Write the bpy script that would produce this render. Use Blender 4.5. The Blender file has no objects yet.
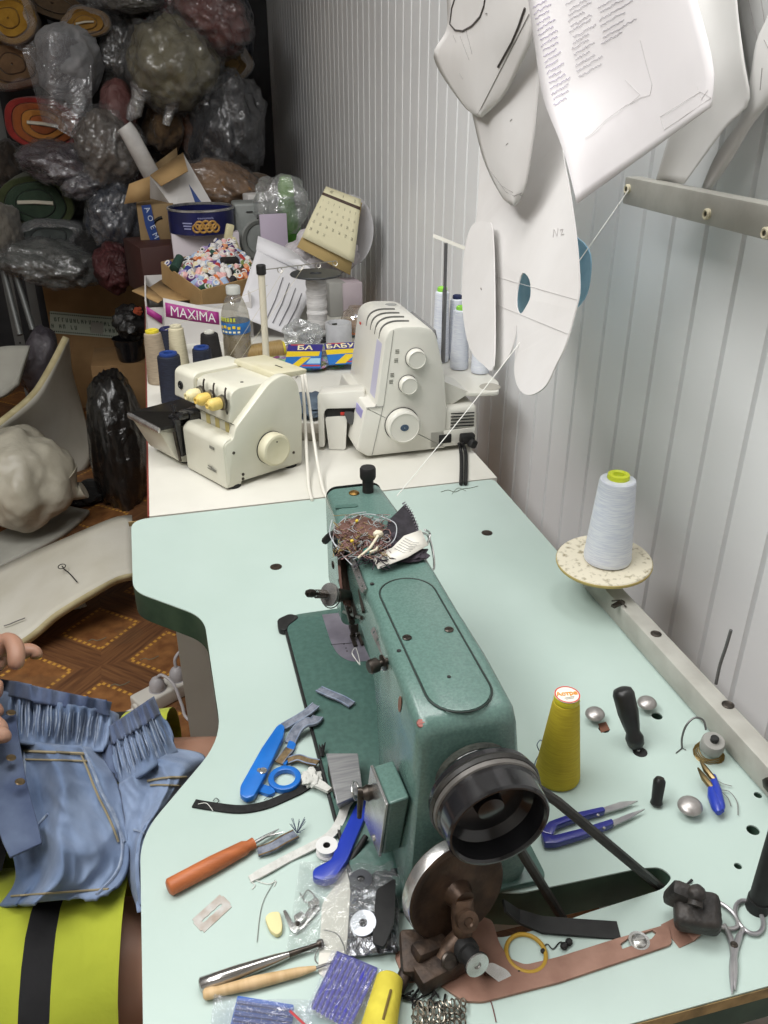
import bpy, bmesh, math, random
from mathutils import Vector as V, Matrix as M4, Euler, noise
random.seed(7)
PI = math.pi
scene = bpy.context.scene
COL = scene.collection
T = 0.75                      # height of the table tops

# ------------------------------------------------------------------ camera
CAM = V((0, 0, 1.37)); FPX = 840.0
_th, _yw = math.radians(27.2), math.radians(14.4)
CF = V((math.sin(_yw)*math.cos(_th), math.cos(_yw)*math.cos(_th), -math.sin(_th)))
CR = V((math.cos(_yw), -math.sin(_yw), 0)); CU = CR.cross(CF)
cd = bpy.data.cameras.new('camera'); cam = bpy.data.objects.new('camera', cd); COL.objects.link(cam)
cd.sensor_fit = 'VERTICAL'; cd.sensor_height = 24; cd.sensor_width = 18; cd.lens = 24*FPX/1024
cd.clip_start = 0.02
cam.matrix_world = M4(((CR.x, CU.x, -CF.x, CAM.x), (CR.y, CU.y, -CF.y, CAM.y), (CR.z, CU.z, -CF.z, CAM.z), (0, 0, 0, 1)))
scene.camera = cam

def ray(u, v): return CR*((u-384)/FPX) + CU*((512-v)/FPX) + CF
def PZ(u, v, z): d = ray(u, v); return CAM + d*((z-CAM.z)/d.z)
def PT(u, v, h=0): return PZ(u, v, T+h)
def PX(u, v, x): d = ray(u, v); return CAM + d*(x/d.x)
def PY(u, v, y): d = ray(u, v); return CAM + d*(y/d.y)

# ------------------------------------------------------------------ materials
def lin(h):
    if isinstance(h, str):
        h = h.lstrip('#'); c = [int(h[i:i+2], 16)/255 for i in (0, 2, 4)]
    else: c = h
    return tuple(x/12.92 if x <= .04045 else ((x+.055)/1.055)**2.4 for x in c)
MATS = {}
def mat(name, col, rough=.5, metal=0, col2=None, vs=20, vd=3, vlo=.35, vhi=.65, bump=0, bs=60, coat=0, coatr=.1,
        trans=0, ior=1.45, alpha=1, spec=.5, sheen=0, stretch=None, cbump=0, cbs=30, cvor=False, sub=0):
    if name in MATS: return MATS[name]
    m = bpy.data.materials.new(name); m.use_nodes = True
    nt = m.node_tree; N = nt.nodes; L = nt.links; b = N['Principled BSDF']
    b.inputs['Base Color'].default_value = (*lin(col), 1)
    b.inputs['Roughness'].default_value = rough; b.inputs['Metallic'].default_value = metal
    b.inputs['Specular IOR Level'].default_value = spec
    b.inputs['Coat Weight'].default_value = coat; b.inputs['Coat Roughness'].default_value = coatr
    b.inputs['Transmission Weight'].default_value = trans; b.inputs['IOR'].default_value = ior
    b.inputs['Alpha'].default_value = alpha
    b.inputs['Sheen Weight'].default_value = sheen
    if sub: b.inputs['Subsurface Weight'].default_value = sub; b.inputs['Subsurface Radius'].default_value = (.01, .004, .002)
    tc = N.new('ShaderNodeTexCoord'); src = tc.outputs['Object']
    if stretch:
        mp = N.new('ShaderNodeMapping'); mp.inputs['Scale'].default_value = stretch
        L.new(src, mp.inputs['Vector']); src = mp.outputs[0]
    if col2 is not None:
        n = N.new('ShaderNodeTexNoise'); n.inputs['Scale'].default_value = vs; n.inputs['Detail'].default_value = vd
        L.new(src, n.inputs['Vector'])
        r = N.new('ShaderNodeValToRGB'); r.color_ramp.elements[0].position = vlo; r.color_ramp.elements[1].position = vhi
        r.color_ramp.elements[0].color = (*lin(col), 1); r.color_ramp.elements[1].color = (*lin(col2), 1)
        L.new(n.outputs[0], r.inputs[0]); L.new(r.outputs[0], b.inputs['Base Color'])
    if bump:
        n2 = N.new('ShaderNodeTexNoise'); n2.inputs['Scale'].default_value = bs; n2.inputs['Detail'].default_value = 4
        L.new(src, n2.inputs['Vector'])
        bp = N.new('ShaderNodeBump'); bp.inputs['Strength'].default_value = bump; bp.inputs['Distance'].default_value = .01
        L.new(n2.outputs[0], bp.inputs['Height']); L.new(bp.outputs[0], b.inputs['Normal'])
    if cbump:
        n3 = N.new('ShaderNodeTexNoise'); n3.inputs['Scale'].default_value = cbs; n3.inputs['Detail'].default_value = 5
        n3.inputs['Distortion'].default_value = 1.5
        L.new(src, n3.inputs['Vector'])
        bq = N.new('ShaderNodeBump'); bq.inputs['Strength'].default_value = cbump; bq.inputs['Distance'].default_value = .03
        L.new(n3.outputs[0], bq.inputs['Height']); L.new(bq.outputs[0], b.inputs['Coat Normal'])
        if not bump and coat < .65: L.new(bq.outputs[0], b.inputs['Normal'])
    MATS[name] = m
    return m

def film(name, tint='ffffff', clear=.85, rough=.08, bump=.6, bs=25):
    """thin clear plastic: mostly see-through, with wrinkled glints"""
    if name in MATS: return MATS[name]
    m = bpy.data.materials.new(name); m.use_nodes = True
    nt = m.node_tree; N = nt.nodes; L = nt.links; N.remove(N['Principled BSDF']); out = N['Material Output']
    tr = N.new('ShaderNodeBsdfTransparent'); tr.inputs[0].default_value = (*lin(tint), 1)
    gl = N.new('ShaderNodeBsdfGlossy'); gl.inputs['Roughness'].default_value = rough; gl.inputs[0].default_value = (.9, .9, .92, 1)
    df = N.new('ShaderNodeBsdfDiffuse'); df.inputs[0].default_value = (.75, .76, .78, 1)
    tc = N.new('ShaderNodeTexCoord'); nz = N.new('ShaderNodeTexNoise'); nz.inputs['Scale'].default_value = bs
    nz.inputs['Detail'].default_value = 4; nz.inputs['Distortion'].default_value = 1.2
    L.new(tc.outputs['Object'], nz.inputs['Vector'])
    bp = N.new('ShaderNodeBump'); bp.inputs['Strength'].default_value = bump; bp.inputs['Distance'].default_value = .02
    L.new(nz.outputs[0], bp.inputs['Height']); L.new(bp.outputs[0], gl.inputs['Normal'])
    m1 = N.new('ShaderNodeMixShader'); m1.inputs[0].default_value = .6
    L.new(df.outputs[0], m1.inputs[1]); L.new(gl.outputs[0], m1.inputs[2])
    m2 = N.new('ShaderNodeMixShader'); m2.inputs[0].default_value = 1-clear
    L.new(tr.outputs[0], m2.inputs[1]); L.new(m1.outputs[0], m2.inputs[2])
    L.new(m2.outputs[0], out.inputs['Surface'])
    MATS[name] = m; return m

# ------------------------------------------------------------------ mesh builder
def frame(origin, z, x=None):
    z = V(z).normalized(); x = V(x) if x is not None else (V((1, 0, 0)) if abs(z.x) < .9 else V((0, 1, 0)))
    x = (x - z*x.dot(z)).normalized(); y = z.cross(x); o = V(origin)
    return M4(((x.x, y.x, z.x, o.x), (x.y, y.y, z.y, o.y), (x.z, y.z, z.z, o.z), (0, 0, 0, 1)))
def TR(loc=(0, 0, 0), rot=(0, 0, 0), sc=(1, 1, 1)):
    return M4.LocRotScale(V(loc), Euler(rot), V(sc))
_fonts = {}
class MB:
    def __init__(s): s.v = []; s.f = []; s.mi = []
    def add(s, vs, fs, M=None, mi=0):
        b = len(s.v)
        s.v += [(M @ V(p)) if M is not None else V(p) for p in vs]
        s.f += [tuple(b+i for i in f) for f in fs]; s.mi += [mi]*len(fs); return s
    def bm(s, bm, M=None, mi=0):
        bm.verts.index_update()
        s.add([v.co.copy() for v in bm.verts], [[v.index for v in f.verts] for f in bm.faces], M, mi); bm.free(); return s
    def box(s, size, loc=(0, 0, 0), rot=(0, 0, 0), bev=0, seg=2, M=None, mi=0, taper=None):
        bm = bmesh.new(); bmesh.ops.create_cube(bm, size=1)
        for v in bm.verts:
            if taper and v.co.z > 0: v.co.x *= taper[0]; v.co.y *= taper[1]
            v.co = V((v.co.x*size[0], v.co.y*size[1], v.co.z*size[2]))
        if bev: bmesh.ops.bevel(bm, geom=bm.edges[:], offset=bev, segments=seg, affect='EDGES', profile=.5)
        X = TR(loc, rot); return s.bm(bm, (M @ X) if M is not None else X, mi)
    def lathe(s, prof, seg=32, M=None, mi=0, caps=True):
        vs = []; fs = []; n = len(prof)
        for (r, z) in prof:
            for k in range(seg): a = 2*PI*k/seg; vs.append((max(r, 1e-5)*math.cos(a), max(r, 1e-5)*math.sin(a), z))
        for i in range(n-1):
            for k in range(seg): k2 = (k+1) % seg; fs.append((i*seg+k, i*seg+k2, (i+1)*seg+k2, (i+1)*seg+k))
        if caps: fs.append(tuple(range(seg))[::-1]); fs.append(tuple((n-1)*seg+k for k in range(seg)))
        return s.add(vs, fs, M, mi)
    def cyl(s, a, b, r, r2=None, seg=20, mi=0):
        a, b = V(a), V(b); L = (b-a).length; r2 = r if r2 is None else r2
        return s.lathe([(r, 0), (r2, L)], seg, frame(a, b-a), mi)
    def tube(s, pts, r, seg=8, mi=0, closed=False, flat=None, up=None):
        pts = [V(p) for p in pts]; n = len(pts); rings = []
        t0 = (pts[1]-pts[0]).normalized(); x = V(up) if up is not None else (V((0, 0, 1)) if abs(t0.z) < .9 else V((1, 0, 0)))
        for i, p in enumerate(pts):
            if closed: t = pts[(i+1) % n]-pts[i-1]
            else: t = pts[min(i+1, n-1)]-pts[max(i-1, 0)]
            t = t.normalized() if t.length > 1e-9 else t0
            x = x - t*x.dot(t)
            x = x.normalized() if x.length > 1e-6 else t.orthogonal().normalized()
            y = t.cross(x); ri = r[i] if isinstance(r, (list, tuple)) else r
            k = flat or 1
            rings.append([p + x*(ri*math.cos(2*PI*j/seg)*k) + y*(ri*math.sin(2*PI*j/seg)) for j in range(seg)])
        return s.loft(rings, caps=not closed, cyc=closed, mi=mi)
    def loft(s, rings, caps=True, cyc=False, mi=0, M=None, ringcyc=True):
        m = len(rings[0]); n = len(rings); vs = [p for r in rings for p in r]; fs = []
        for i in range(n if cyc else n-1):
            i2 = (i+1) % n
            for j in range(m if ringcyc else m-1):
                j2 = (j+1) % m; fs.append((i*m+j, i*m+j2, i2*m+j2, i2*m+j))
        if caps and not cyc: fs.append(tuple(range(m))[::-1]); fs.append(tuple((n-1)*m+j for j in range(m)))
        return s.add(vs, fs, M, mi)
    def prism(s, outline, z0, z1, holes=(), M=None, mi=0, bev=0):
        bm = bmesh.new(); loops = [outline]+list(holes); edges = []
        for lp in loops:
            vs = [bm.verts.new((p[0], p[1], z0)) for p in lp]
            for i in range(len(vs)): edges.append(bm.edges.new((vs[i], vs[(i+1) % len(vs)])))
        if holes: bmesh.ops.triangle_fill(bm, edges=edges, use_beauty=True)
        else: bm.faces.new(bm.verts[:])
        r = bmesh.ops.extrude_face_region(bm, geom=bm.faces[:])
        for e in r['geom']:
            if isinstance(e, bmesh.types.BMVert): e.co.z = z1
        if bev:
            bmesh.ops.recalc_face_normals(bm, faces=bm.faces)
            es = [e for e in bm.edges if len(e.link_faces) == 2 and e.calc_face_angle(0) > 1 and abs(e.verts[0].co.z-e.verts[1].co.z) < 1e-7]
            bmesh.ops.bevel(bm, geom=es, offset=bev, segments=2, affect='EDGES', profile=.5)
        return s.bm(bm, M, mi)
    def grid(s, fn, nu, nv, mi=0, M=None):
        vs = [fn(i/nu, j/nv) for j in range(nv+1) for i in range(nu+1)]
        fs = [(j*(nu+1)+i, j*(nu+1)+i+1, (j+1)*(nu+1)+i+1, (j+1)*(nu+1)+i) for j in range(nv) for i in range(nu)]
        return s.add(vs, fs, M, mi)
    def blob(s, loc, rad, rot=(0, 0, 0), amp=.15, fr=2.0, seed=0, sub=4, fold=0, ffr=6, sq=None, M=None, mi=0):
        bm = bmesh.new(); bmesh.ops.create_icosphere(bm, subdivisions=sub, radius=1)
        o = V((seed*3.1, seed*7.7, seed*1.3))
        for v in bm.verts:
            p = v.co.copy(); n = p.copy()
            if sq:   # superellipsoid: boxier pillow
                n = V([math.copysign(abs(c)**sq, c) for c in p]); 
            k = 1+amp*noise.noise(p*fr+o)+amp*.3*noise.noise(p*fr*2.3+o)
            if fold: k += fold*.32*(1-abs(noise.noise(V((p.x*ffr*.6, p.y*ffr*.6, p.z*ffr*.25))+o))*2)*.5
            if fold: k += fold*.16*(1-abs(noise.noise(V((p.x*ffr*.9+p.z*1.5, p.y*ffr*.9, p.z*ffr*.45))+o*1.7)))**6+fold*.10*(1-abs(noise.noise(V((p.x*ffr*1.7, p.y*ffr*1.7, p.z*ffr*.8+p.x*3))+o*2.3)))**5
            v.co = V((n.x*rad[0], n.y*rad[1], n.z*rad[2]))*k
        X = TR(loc, rot); return s.bm(bm, (M @ X) if M is not None else X, mi)
    def text(s, txt, size, M, depth=.0004, mi=0, align='CENTER', bold=0, sx=1, font=None):
        c = bpy.data.curves.new('t', 'FONT'); c.body = txt; c.size = size; c.extrude = depth/2; c.align_x = align; c.align_y = 'CENTER'
        c.offset = bold; c.resolution_u = 2
        o = bpy.data.objects.new('t', c); COL.objects.link(o); bpy.context.view_layer.update()
        me = bpy.data.meshes.new_from_object(o.evaluated_get(bpy.context.evaluated_depsgraph_get()))
        s.add([V((v.co.x*sx, v.co.y, v.co.z)) for v in me.vertices], [tuple(p.vertices) for p in me.polygons], M, mi)
        bpy.data.objects.remove(o); bpy.data.curves.remove(c); bpy.data.meshes.remove(me); return s

MW = {}          # object name -> world matrix (as built)
def tagit(o, label=None, cat=None, group=None, kind=None):
    if label: o['label'] = label
    if cat: o['category'] = cat
    if group: o['group'] = group
    if kind: o['kind'] = kind
def thing(name, label, cat, loc=(0, 0, 0), rot=(0, 0, 0), group=None):
    o = bpy.data.objects.new(name, None); COL.objects.link(o); o.empty_display_size = .02
    o.location = loc; o.rotation_euler = rot; MW[o] = TR(loc, rot); tagit(o, label, cat, group); return o
def build(name, mb, m, parent=None, W=False, loc=None, rot=(0, 0, 0), label=None, cat=None, group=None, kind=None,
          smooth=35, bev=0, sub=0, solid=0, so=0, recalc=True):
    vs = mb.v
    if parent is not None:
        if W: inv = MW[parent].inverted(); vs = [inv @ p for p in vs]
        base = None
    elif W:
        base = V((sum(p.x for p in vs)/len(vs), sum(p.y for p in vs)/len(vs), min(p.z for p in vs)))
        vs = [p-base for p in vs]
    else: base = V(loc) if loc is not None else V((0, 0, 0))
    me = bpy.data.meshes.new(name); me.from_pydata([tuple(p) for p in vs], [], mb.f)
    ms = m if isinstance(m, (list, tuple)) else [m]
    for x in ms: me.materials.append(x)
    if len(ms) > 1: me.polygons.foreach_set('material_index', mb.mi)
    if recalc:
        bm = bmesh.new(); bm.from_mesh(me); bmesh.ops.recalc_face_normals(bm, faces=bm.faces); bm.to_mesh(me); bm.free()
    if smooth:
        me.polygons.foreach_set('use_smooth', [True]*len(me.polygons))
        if smooth < 180: me.set_sharp_from_angle(angle=math.radians(smooth))
    me.update()
    o = bpy.data.objects.new(name, me); COL.objects.link(o)
    if parent is not None:
        o.parent = parent
        if loc is not None: o.location = loc
        o.rotation_euler = rot; MW[o] = MW[parent] @ TR(o.location, rot)
    else:
        o.location = base; o.rotation_euler = rot; MW[o] = TR(base, rot)
    if solid: md = o.modifiers.new('s', 'SOLIDIFY'); md.thickness = solid; md.offset = so
    if sub: md = o.modifiers.new('ss', 'SUBSURF'); md.levels = sub; md.render_levels = sub
    if bev: md = o.modifiers.new('b', 'BEVEL'); md.width = bev; md.segments = 2; md.limit_method = 'ANGLE'; md.angle_limit = math.radians(40)
    tagit(o, label, cat, group, kind); return o
def copy_tree(o, loc=None, rot=None, label=None, parent=None, mats=None):
    c = o.copy(); COL.objects.link(c)
    if parent is not None: c.parent = parent
    if loc is not None: c.location = loc
    if rot is not None: c.rotation_euler = rot
    if label: c['label'] = label
    for ch in list(o.children): copy_tree(ch, parent=c)
    return c
def rrect(x0, x1, y0, y1, r, n=6):
    pts = []
    for cx, cy, a0 in ((x1-r, y1-r, 0), (x0+r, y1-r, PI/2), (x0+r, y0+r, PI), (x1-r, y0+r, 1.5*PI)):
        for k in range(n+1): a = a0+PI/2*k/n; pts.append((cx+r*math.cos(a), cy+r*math.sin(a)))
    return pts
def smoothpath(pts, n=8, closed=False):
    pts = [V(p) for p in pts]; out = []; N = len(pts)
    rng = range(N) if closed else range(N-1)
    for i in rng:
        p0 = pts[i-1] if (closed or i > 0) else pts[i]; p1 = pts[i]; p2 = pts[(i+1) % N]
        p3 = pts[(i+2) % N] if (closed or i+2 < N) else p2
        for k in range(n):
            t = k/n
            out.append(.5*((2*p1)+(p2-p0)*t+(2*p0-5*p1+4*p2-p3)*t*t+(3*p1-p0-3*p2+p3)*t**3))
    if not closed: out.append(pts[-1])
    return out
def roundpoly(pts, r, n=5):
    """rounded corners on a 2-D polygon; r one radius or a list"""
    out = []; N = len(pts)
    for i in range(N):
        p = V(pts[i][:2]).to_2d(); a = V(pts[i-1][:2]).to_2d(); b = V(pts[(i+1) % N][:2]).to_2d()
        rr = r[i] if isinstance(r, (list, tuple)) else r
        if rr <= 0: out.append((p.x, p.y)); continue
        da, db = a-p, b-p; d = min(rr, da.length*.45, db.length*.45)
        A, B = p+da.normalized()*d, p+db.normalized()*d
        for k in range(n+1):
            t = k/n; q = A*(1-t)**2+p*2*t*(1-t)+B*t*t; out.append((q.x, q.y))
    return out
def ribbon(mb, pts, w, th, side=None, mi=0):
    """flat strip along pts: width w (across 'side'), thickness th"""
    pts = [V(p) for p in pts]; rings = []
    for i, p in enumerate(pts):
        t = (pts[min(i+1, len(pts)-1)]-pts[max(i-1, 0)]).normalized()
        sd = V(side) if side is not None else t.cross(V((0, 0, 1)))
        sd = (sd-t*sd.dot(t)).normalized(); up = sd.cross(t)
        ww = (w[i] if isinstance(w, (list, tuple)) else w)/2
        rings.append([p-sd*ww, p+sd*ww, p+sd*ww+up*th, p-sd*ww+up*th])
    return mb.loft(rings, mi=mi)

# ------------------------------------------------------------------ world, lamps, view
w = bpy.data.worlds.new('world'); scene.world = w; w.use_nodes = True
w.node_tree.nodes['Background'].inputs[0].default_value = (.85, .93, 1, 1)
w.node_tree.nodes['Background'].inputs[1].default_value = .05
def area(name, loc, size, energy, target, col=(1, 1, 1)):
    l = bpy.data.lights.new(name, 'AREA'); l.shape = 'RECTANGLE'; l.size, l.size_y = size; l.energy = energy; l.color = col
    o = bpy.data.objects.new(name, l); COL.objects.link(o); o.location = loc
    o.rotation_euler = (V(target)-V(loc)).to_track_quat('-Z', 'Y').to_euler(); return o
area('ceiling_lamp', (-1.05, .5, 2.62), (.7, 2.0), 53, (-1.05, .5, 0), (1.0, .995, .985))
area('ceiling_lamp', (.05, .9, 2.62), (1.2, .6), 20, (.05, .9, 0), (1.0, .995, .985))
vs = scene.view_settings; vs.view_transform = 'Standard'; vs.look = 'None'; vs.gamma = 1; vs.exposure = .12; vs.use_curve_mapping = False
scene.display_settings.display_device = 'sRGB'
# ================================================================== the room
WX = 0.65          # face of the sheet metal wall
FARY = 4.9
steel_wall = mat('painted sheet metal', 'e8e9e9', .42, 0, 'e1e2e2', vs=3, bump=.02, bs=8, spec=.5)
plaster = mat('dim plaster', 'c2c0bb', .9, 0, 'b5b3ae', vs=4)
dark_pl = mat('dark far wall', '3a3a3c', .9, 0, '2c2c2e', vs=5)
# ribbed wall: flats with narrow pressed grooves
mb = MB(); pitch = .0735; y = .868-pitch*40; prof = []
while y < FARY+.3:
    if y > -1.6:
        prof += [(WX, y-.0045), (WX+.0065, y-.0025), (WX+.0065, y+.0025), (WX, y+.0045)]
    y += pitch
prof = [(WX, -1.6)]+prof+[(WX, FARY+.3)]
zs = [0, 2.7]
mb.add([(x, yy, z) for (x, yy) in prof for z in zs], [(i*2, i*2+1, i*2+3, i*2+2) for i in range(len(prof)-1)])
# outer skin so that the wall has a thickness
b0 = MB(); b0.box((.04, FARY+1.9, 2.7), (WX+.03, (FARY+.3-1.6)/2, 1.35)); mb.add(b0.v, b0.f)
build('wall_right', mb, steel_wall, smooth=0, kind='structure', recalc=False)
mb = MB(); mb.box((4.2, .1, 2.7), (-1.4, FARY+.05, 1.35)); build('wall_far', mb, dark_pl, kind='structure')
mb = MB(); mb.box((.1, 6.6, 2.7), (-2.75, 1.65, 1.35)); build('wall_left', mb, plaster, kind='structure')
mb = MB(); mb.box((3.4, .1, 2.7), (-1.05, -1.65, 1.35)); build('wall_back', mb, plaster, kind='structure')
mb = MB(); mb.box((3.5, 6.7, .1), (-1.05, 1.6, 2.76)); build('ceiling', mb, mat('ceiling white', 'e4e4e0', .9), kind='structure')

# floor: parquet-print linoleum, squares framed by dotted yellow borders, turned 49 degrees
def floor_mat():
    m = bpy.data.materials.new('parquet linoleum'); m.use_nodes = True; nt = m.node_tree; N = nt.nodes; L = nt.links; b = N['Principled BSDF']
    def math_(op, a, c=None):
        n = N.new('ShaderNodeMath'); n.operation = op
        for i, x in enumerate((a, c)):
            if x is None: continue
            if isinstance(x, (int, float)): n.inputs[i].default_value = x
            else: L.new(x, n.inputs[i])
        return n.outputs[0]
    def mix(f, a, c):
        n = N.new('ShaderNodeMix'); n.data_type = 'RGBA'
        L.new(f, n.inputs[0])
        for i, x in ((6, a), (7, c)):
            if isinstance(x, str): n.inputs[i].default_value = (*lin(x), 1)
            else: L.new(x, n.inputs[i])
        return n.outputs[2]
    g = N.new('ShaderNodeNewGeometry'); mp = N.new('ShaderNodeMapping'); mp.vector_type = 'POINT'
    a = math.radians(-48); c0 = V((-.278, 1.912, 0)); c1 = M4.Rotation(a, 4, 'Z') @ c0
    mp.inputs['Rotation'].default_value = (0, 0, a); mp.inputs['Location'].default_value = (-c1.x, -c1.y, 0)
    L.new(g.outputs['Position'], mp.inputs[0]); sp = N.new('ShaderNodeSeparateXYZ'); L.new(mp.outputs[0], sp.inputs[0])
    P = .25
    def cell(o): return math_('SUBTRACT', math_('FRACT', math_('ADD', math_('DIVIDE', o, P), 50.5)), .5)  # 0 at strip centre, +-.5 tile centre
    cx, cy = cell(sp.outputs[0]), cell(sp.outputs[1])
    ax, ay = math_('ABSOLUTE', cx), math_('ABSOLUTE', cy)
    mn = math_('MINIMUM', ax, ay)                      # distance to the nearest strip centre line
    tile = math_('GREATER_THAN', mn, .185)
    band = math_('MULTIPLY', math_('GREATER_THAN', mn, .197), math_('LESS_THAN', mn, .232))
    longc = math_('ADD', math_('MULTIPLY', sp.outputs[0], math_('LESS_THAN', ay, ax)), math_('MULTIPLY', sp.outputs[1], math_('LESS_THAN', ax, ay)))
    dash = math_('GREATER_THAN', math_('FRACT', math_('ADD', math_('DIVIDE', longc, .0175), 40.25)), .45)
    dots = math_('MULTIPLY', band, dash)
    nz = N.new('ShaderNodeTexNoise'); nz.inputs['Scale'].default_value = 30; nz.inputs['Detail'].default_value = 6; L.new(mp.outputs[0], nz.inputs[0])
    r = N.new('ShaderNodeValToRGB'); r.color_ramp.elements[0].position = .35; r.color_ramp.elements[1].position = .7
    r.color_ramp.elements[0].color = (*lin('6d4526'), 1); r.color_ramp.elements[1].color = (*lin('93653a'), 1); L.new(nz.outputs[0], r.inputs[0])
    # wood grain on the strips, along each strip
    wv = N.new('ShaderNodeTexNoise'); wv.inputs['Scale'].default_value = 1; wv.inputs['Detail'].default_value = 5
    cb = N.new('ShaderNodeCombineXYZ')
    isx = math_('LESS_THAN', ax, ay)
    L.new(math_('ADD', math_('MULTIPLY', sp.outputs[0], math_('ADD', 8, math_('MULTIPLY', isx, 110))), 3), cb.inputs[0])
    L.new(math_('MULTIPLY', sp.outputs[1], math_('SUBTRACT', 118, math_('MULTIPLY', isx, 110))), cb.inputs[1]); L.new(cb.outputs[0], wv.inputs[0])
    r2 = N.new('ShaderNodeValToRGB'); r2.color_ramp.elements[0].position = .35; r2.color_ramp.elements[1].position = .68
    r2.color_ramp.elements[0].color = (*lin('553622'), 1); r2.color_ramp.elements[1].color = (*lin('7b5535'), 1); L.new(wv.outputs[0], r2.inputs[0])
    col = mix(tile, r2.outputs[0], r.outputs[0]); col = mix(dots, col, 'c08f3e')
    # wear
    n3 = N.new('ShaderNodeTexNoise'); n3.inputs['Scale'].default_value = 6; n3.inputs['Detail'].default_value = 4; L.new(g.outputs['Position'], n3.inputs[0])
    f = math_('MULTIPLY', math_('GREATER_THAN', n3.outputs[0], .62), .25); col = mix(f, col, '5a4632')
    L.new(col, b.inputs['Base Color']); b.inputs['Roughness'].default_value = .5; return m
mb = MB(); mb.box((3.5, 6.7, .05), (-1.05, 1.6, -.025)); build('floor', mb, floor_mat(), kind='structure')

# ================================================================== mint sewing table
def xy(p): return (p.x, p.y)
mint = mat('mint laminate', 'b4c5be', .34, 0, 'acbeb6', vs=4, vd=6, spec=.45, bump=.01, bs=200)
edge_g = mat('dark green table edge', '2c4338', .6, 0, '3d5344', vs=30)
wood_raw = mat('raw chipped board edge', 'a98f62', .8, 0, '7d6a48', vs=60)
tab_px = [(131, 520), (133, 591), (204, 617), (222, 739), (140, 836)]
pts = [xy(PT(*q)) for q in tab_px]
xl = -.077; pts += [(xl, .322), (.517, .322), (.517, 1.243)]
rad = [.03, .025, .03, .04, .03, .02, .02, .012]
outl = roundpoly(pts, rad, 7)
slot = [xy(PT(*q)) for q in [(470, 890), (520, 893), (640, 868), (661, 867), (673, 877), (663, 889), (590, 912), (545, 928), (500, 938), (440, 930), (415, 915), (420, 895)]]
slot = roundpoly(slot, .006, 3)
def circ(c, r, n=14): return [(c[0]+r*math.cos(2*PI*k/n), c[1]+r*math.sin(2*PI*k/n)) for k in range(n)]
hole_px = [(604, 729, .006), (657, 716, .006), (753, 830, .006), (738, 866, .0035), (758, 795, .004)]
holes = [circ(xy(PT(u, v)), r) for (u, v, r) in hole_px]
tb = thing('sewing_table', 'mint green laminate sewing table with dark green edge and cut-out left side', 'table', (.2, .8, 0))
mb = MB(); mb.prism(outl, T-.042, T-.0015, [slot]+holes); build('table_board', mb, edge_g, tb, W=True)
inner = roundpoly([(p[0], p[1]) for p in pts], rad, 7)
mb = MB(); mb.prism(outl, T-.0015, T, [slot]+holes); build('laminate_top', mb, mint, tb, W=True, smooth=0)
# worn pale rim at the near and far edges
mb = MB(); mb.box((.59, .0012, .012), (.22, .3218, T-.008)); build('worn_edge', mb, wood_raw, tb, W=True); mb = MB(); mb.box((.6, .0012, .008), (.2, 1.2436, T-.008)); build('worn_edge', mb, wood_raw, tb, W=True)
for hx, hy in (xy(PT(487, 533)), xy(PT(276, 567))):
    mb = MB(); mb.lathe([(.0085, 0), (.0085, .0006), (.006, .0012), (.002, .0007)], 20, TR((hx, hy, T)))
    build('bolt_head', mb, mat('dark oxidised bolt', '4a4036', .45, .6, '2a241f', vs=150), tb, W=True)
gsteel = mat('grey painted steel', '8b8a83', .45, .25, '7d7c75', vs=40, bump=.03, bs=120)
for yy in (.5, 1.12):
    mb = MB(); mb.box((.05, .05, T-.09), (.16, yy, (T-.09)/2+.045), bev=.004); mb.box((.05, .05, T-.09), (.42, yy, (T-.09)/2+.045), bev=.004)
    mb.box((.5, .055, .045), (.25, yy, .0225), bev=.006); mb.box((.42, .05, .045), (.27, yy, T-.066), bev=.004)
    build('leg_frame', mb, gsteel, tb, W=True)
# grey guard panel below the left cut-out
mb = MB(); rr = roundpoly([(0, 0), (.2, 0), (.2, .52), (.03, .50), (0, .3)], .05, 6)
mb.prism(rr, -.01, .01, M=frame((.097, 1.0, .12), (-1, .05, 0), (0, 1, 0)))
build('guard_panel', mb, mat('grey plastic panel', '84848a', .5, 0, '787880', vs=10), tb, W=True)

# dark specks and old glue marks on the top
# ================================================================== green machine head
g1 = mat('hammered green enamel', '536d66', .27, .0, '5c7870', vs=420, vd=2, bump=.10, bs=600, coat=.25, coatr=.12)
g2 = mat('worn green enamel', '415c55', .33, .0, '4a675f', vs=160, vd=4, bump=.06, bs=240, coat=.15, coatr=.2)
chrome = mat('worn chrome', 'c9c9c8', .25, .8, 'aaa8a4', vs=60)
dsteel = mat('oily dark steel', '3b3733', .38, .85, '57504a', vs=90)
black_en = mat('black enamel', '161618', .22, 0, '202022', vs=50, coat=.4, coatr=.12)
black_m = mat('matt black rubber', '141414', .6, 0, '1e1e1e', vs=80)
rust = mat('rusty brown steel', '33261e', .45, .5, '4d3b2e', vs=60, bump=.08, bs=140)
copper_p = mat('worn pinkish primer steel', '9b7868', .5, .25, '876556', vs=35, vd=6, bump=.05, bs=120)
mc = thing('sewing_machine', 'old green industrial sewing machine head with black handwheel set into mint table', 'sewing machine', (.18, .65, T))
ZB = T+.007
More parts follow.
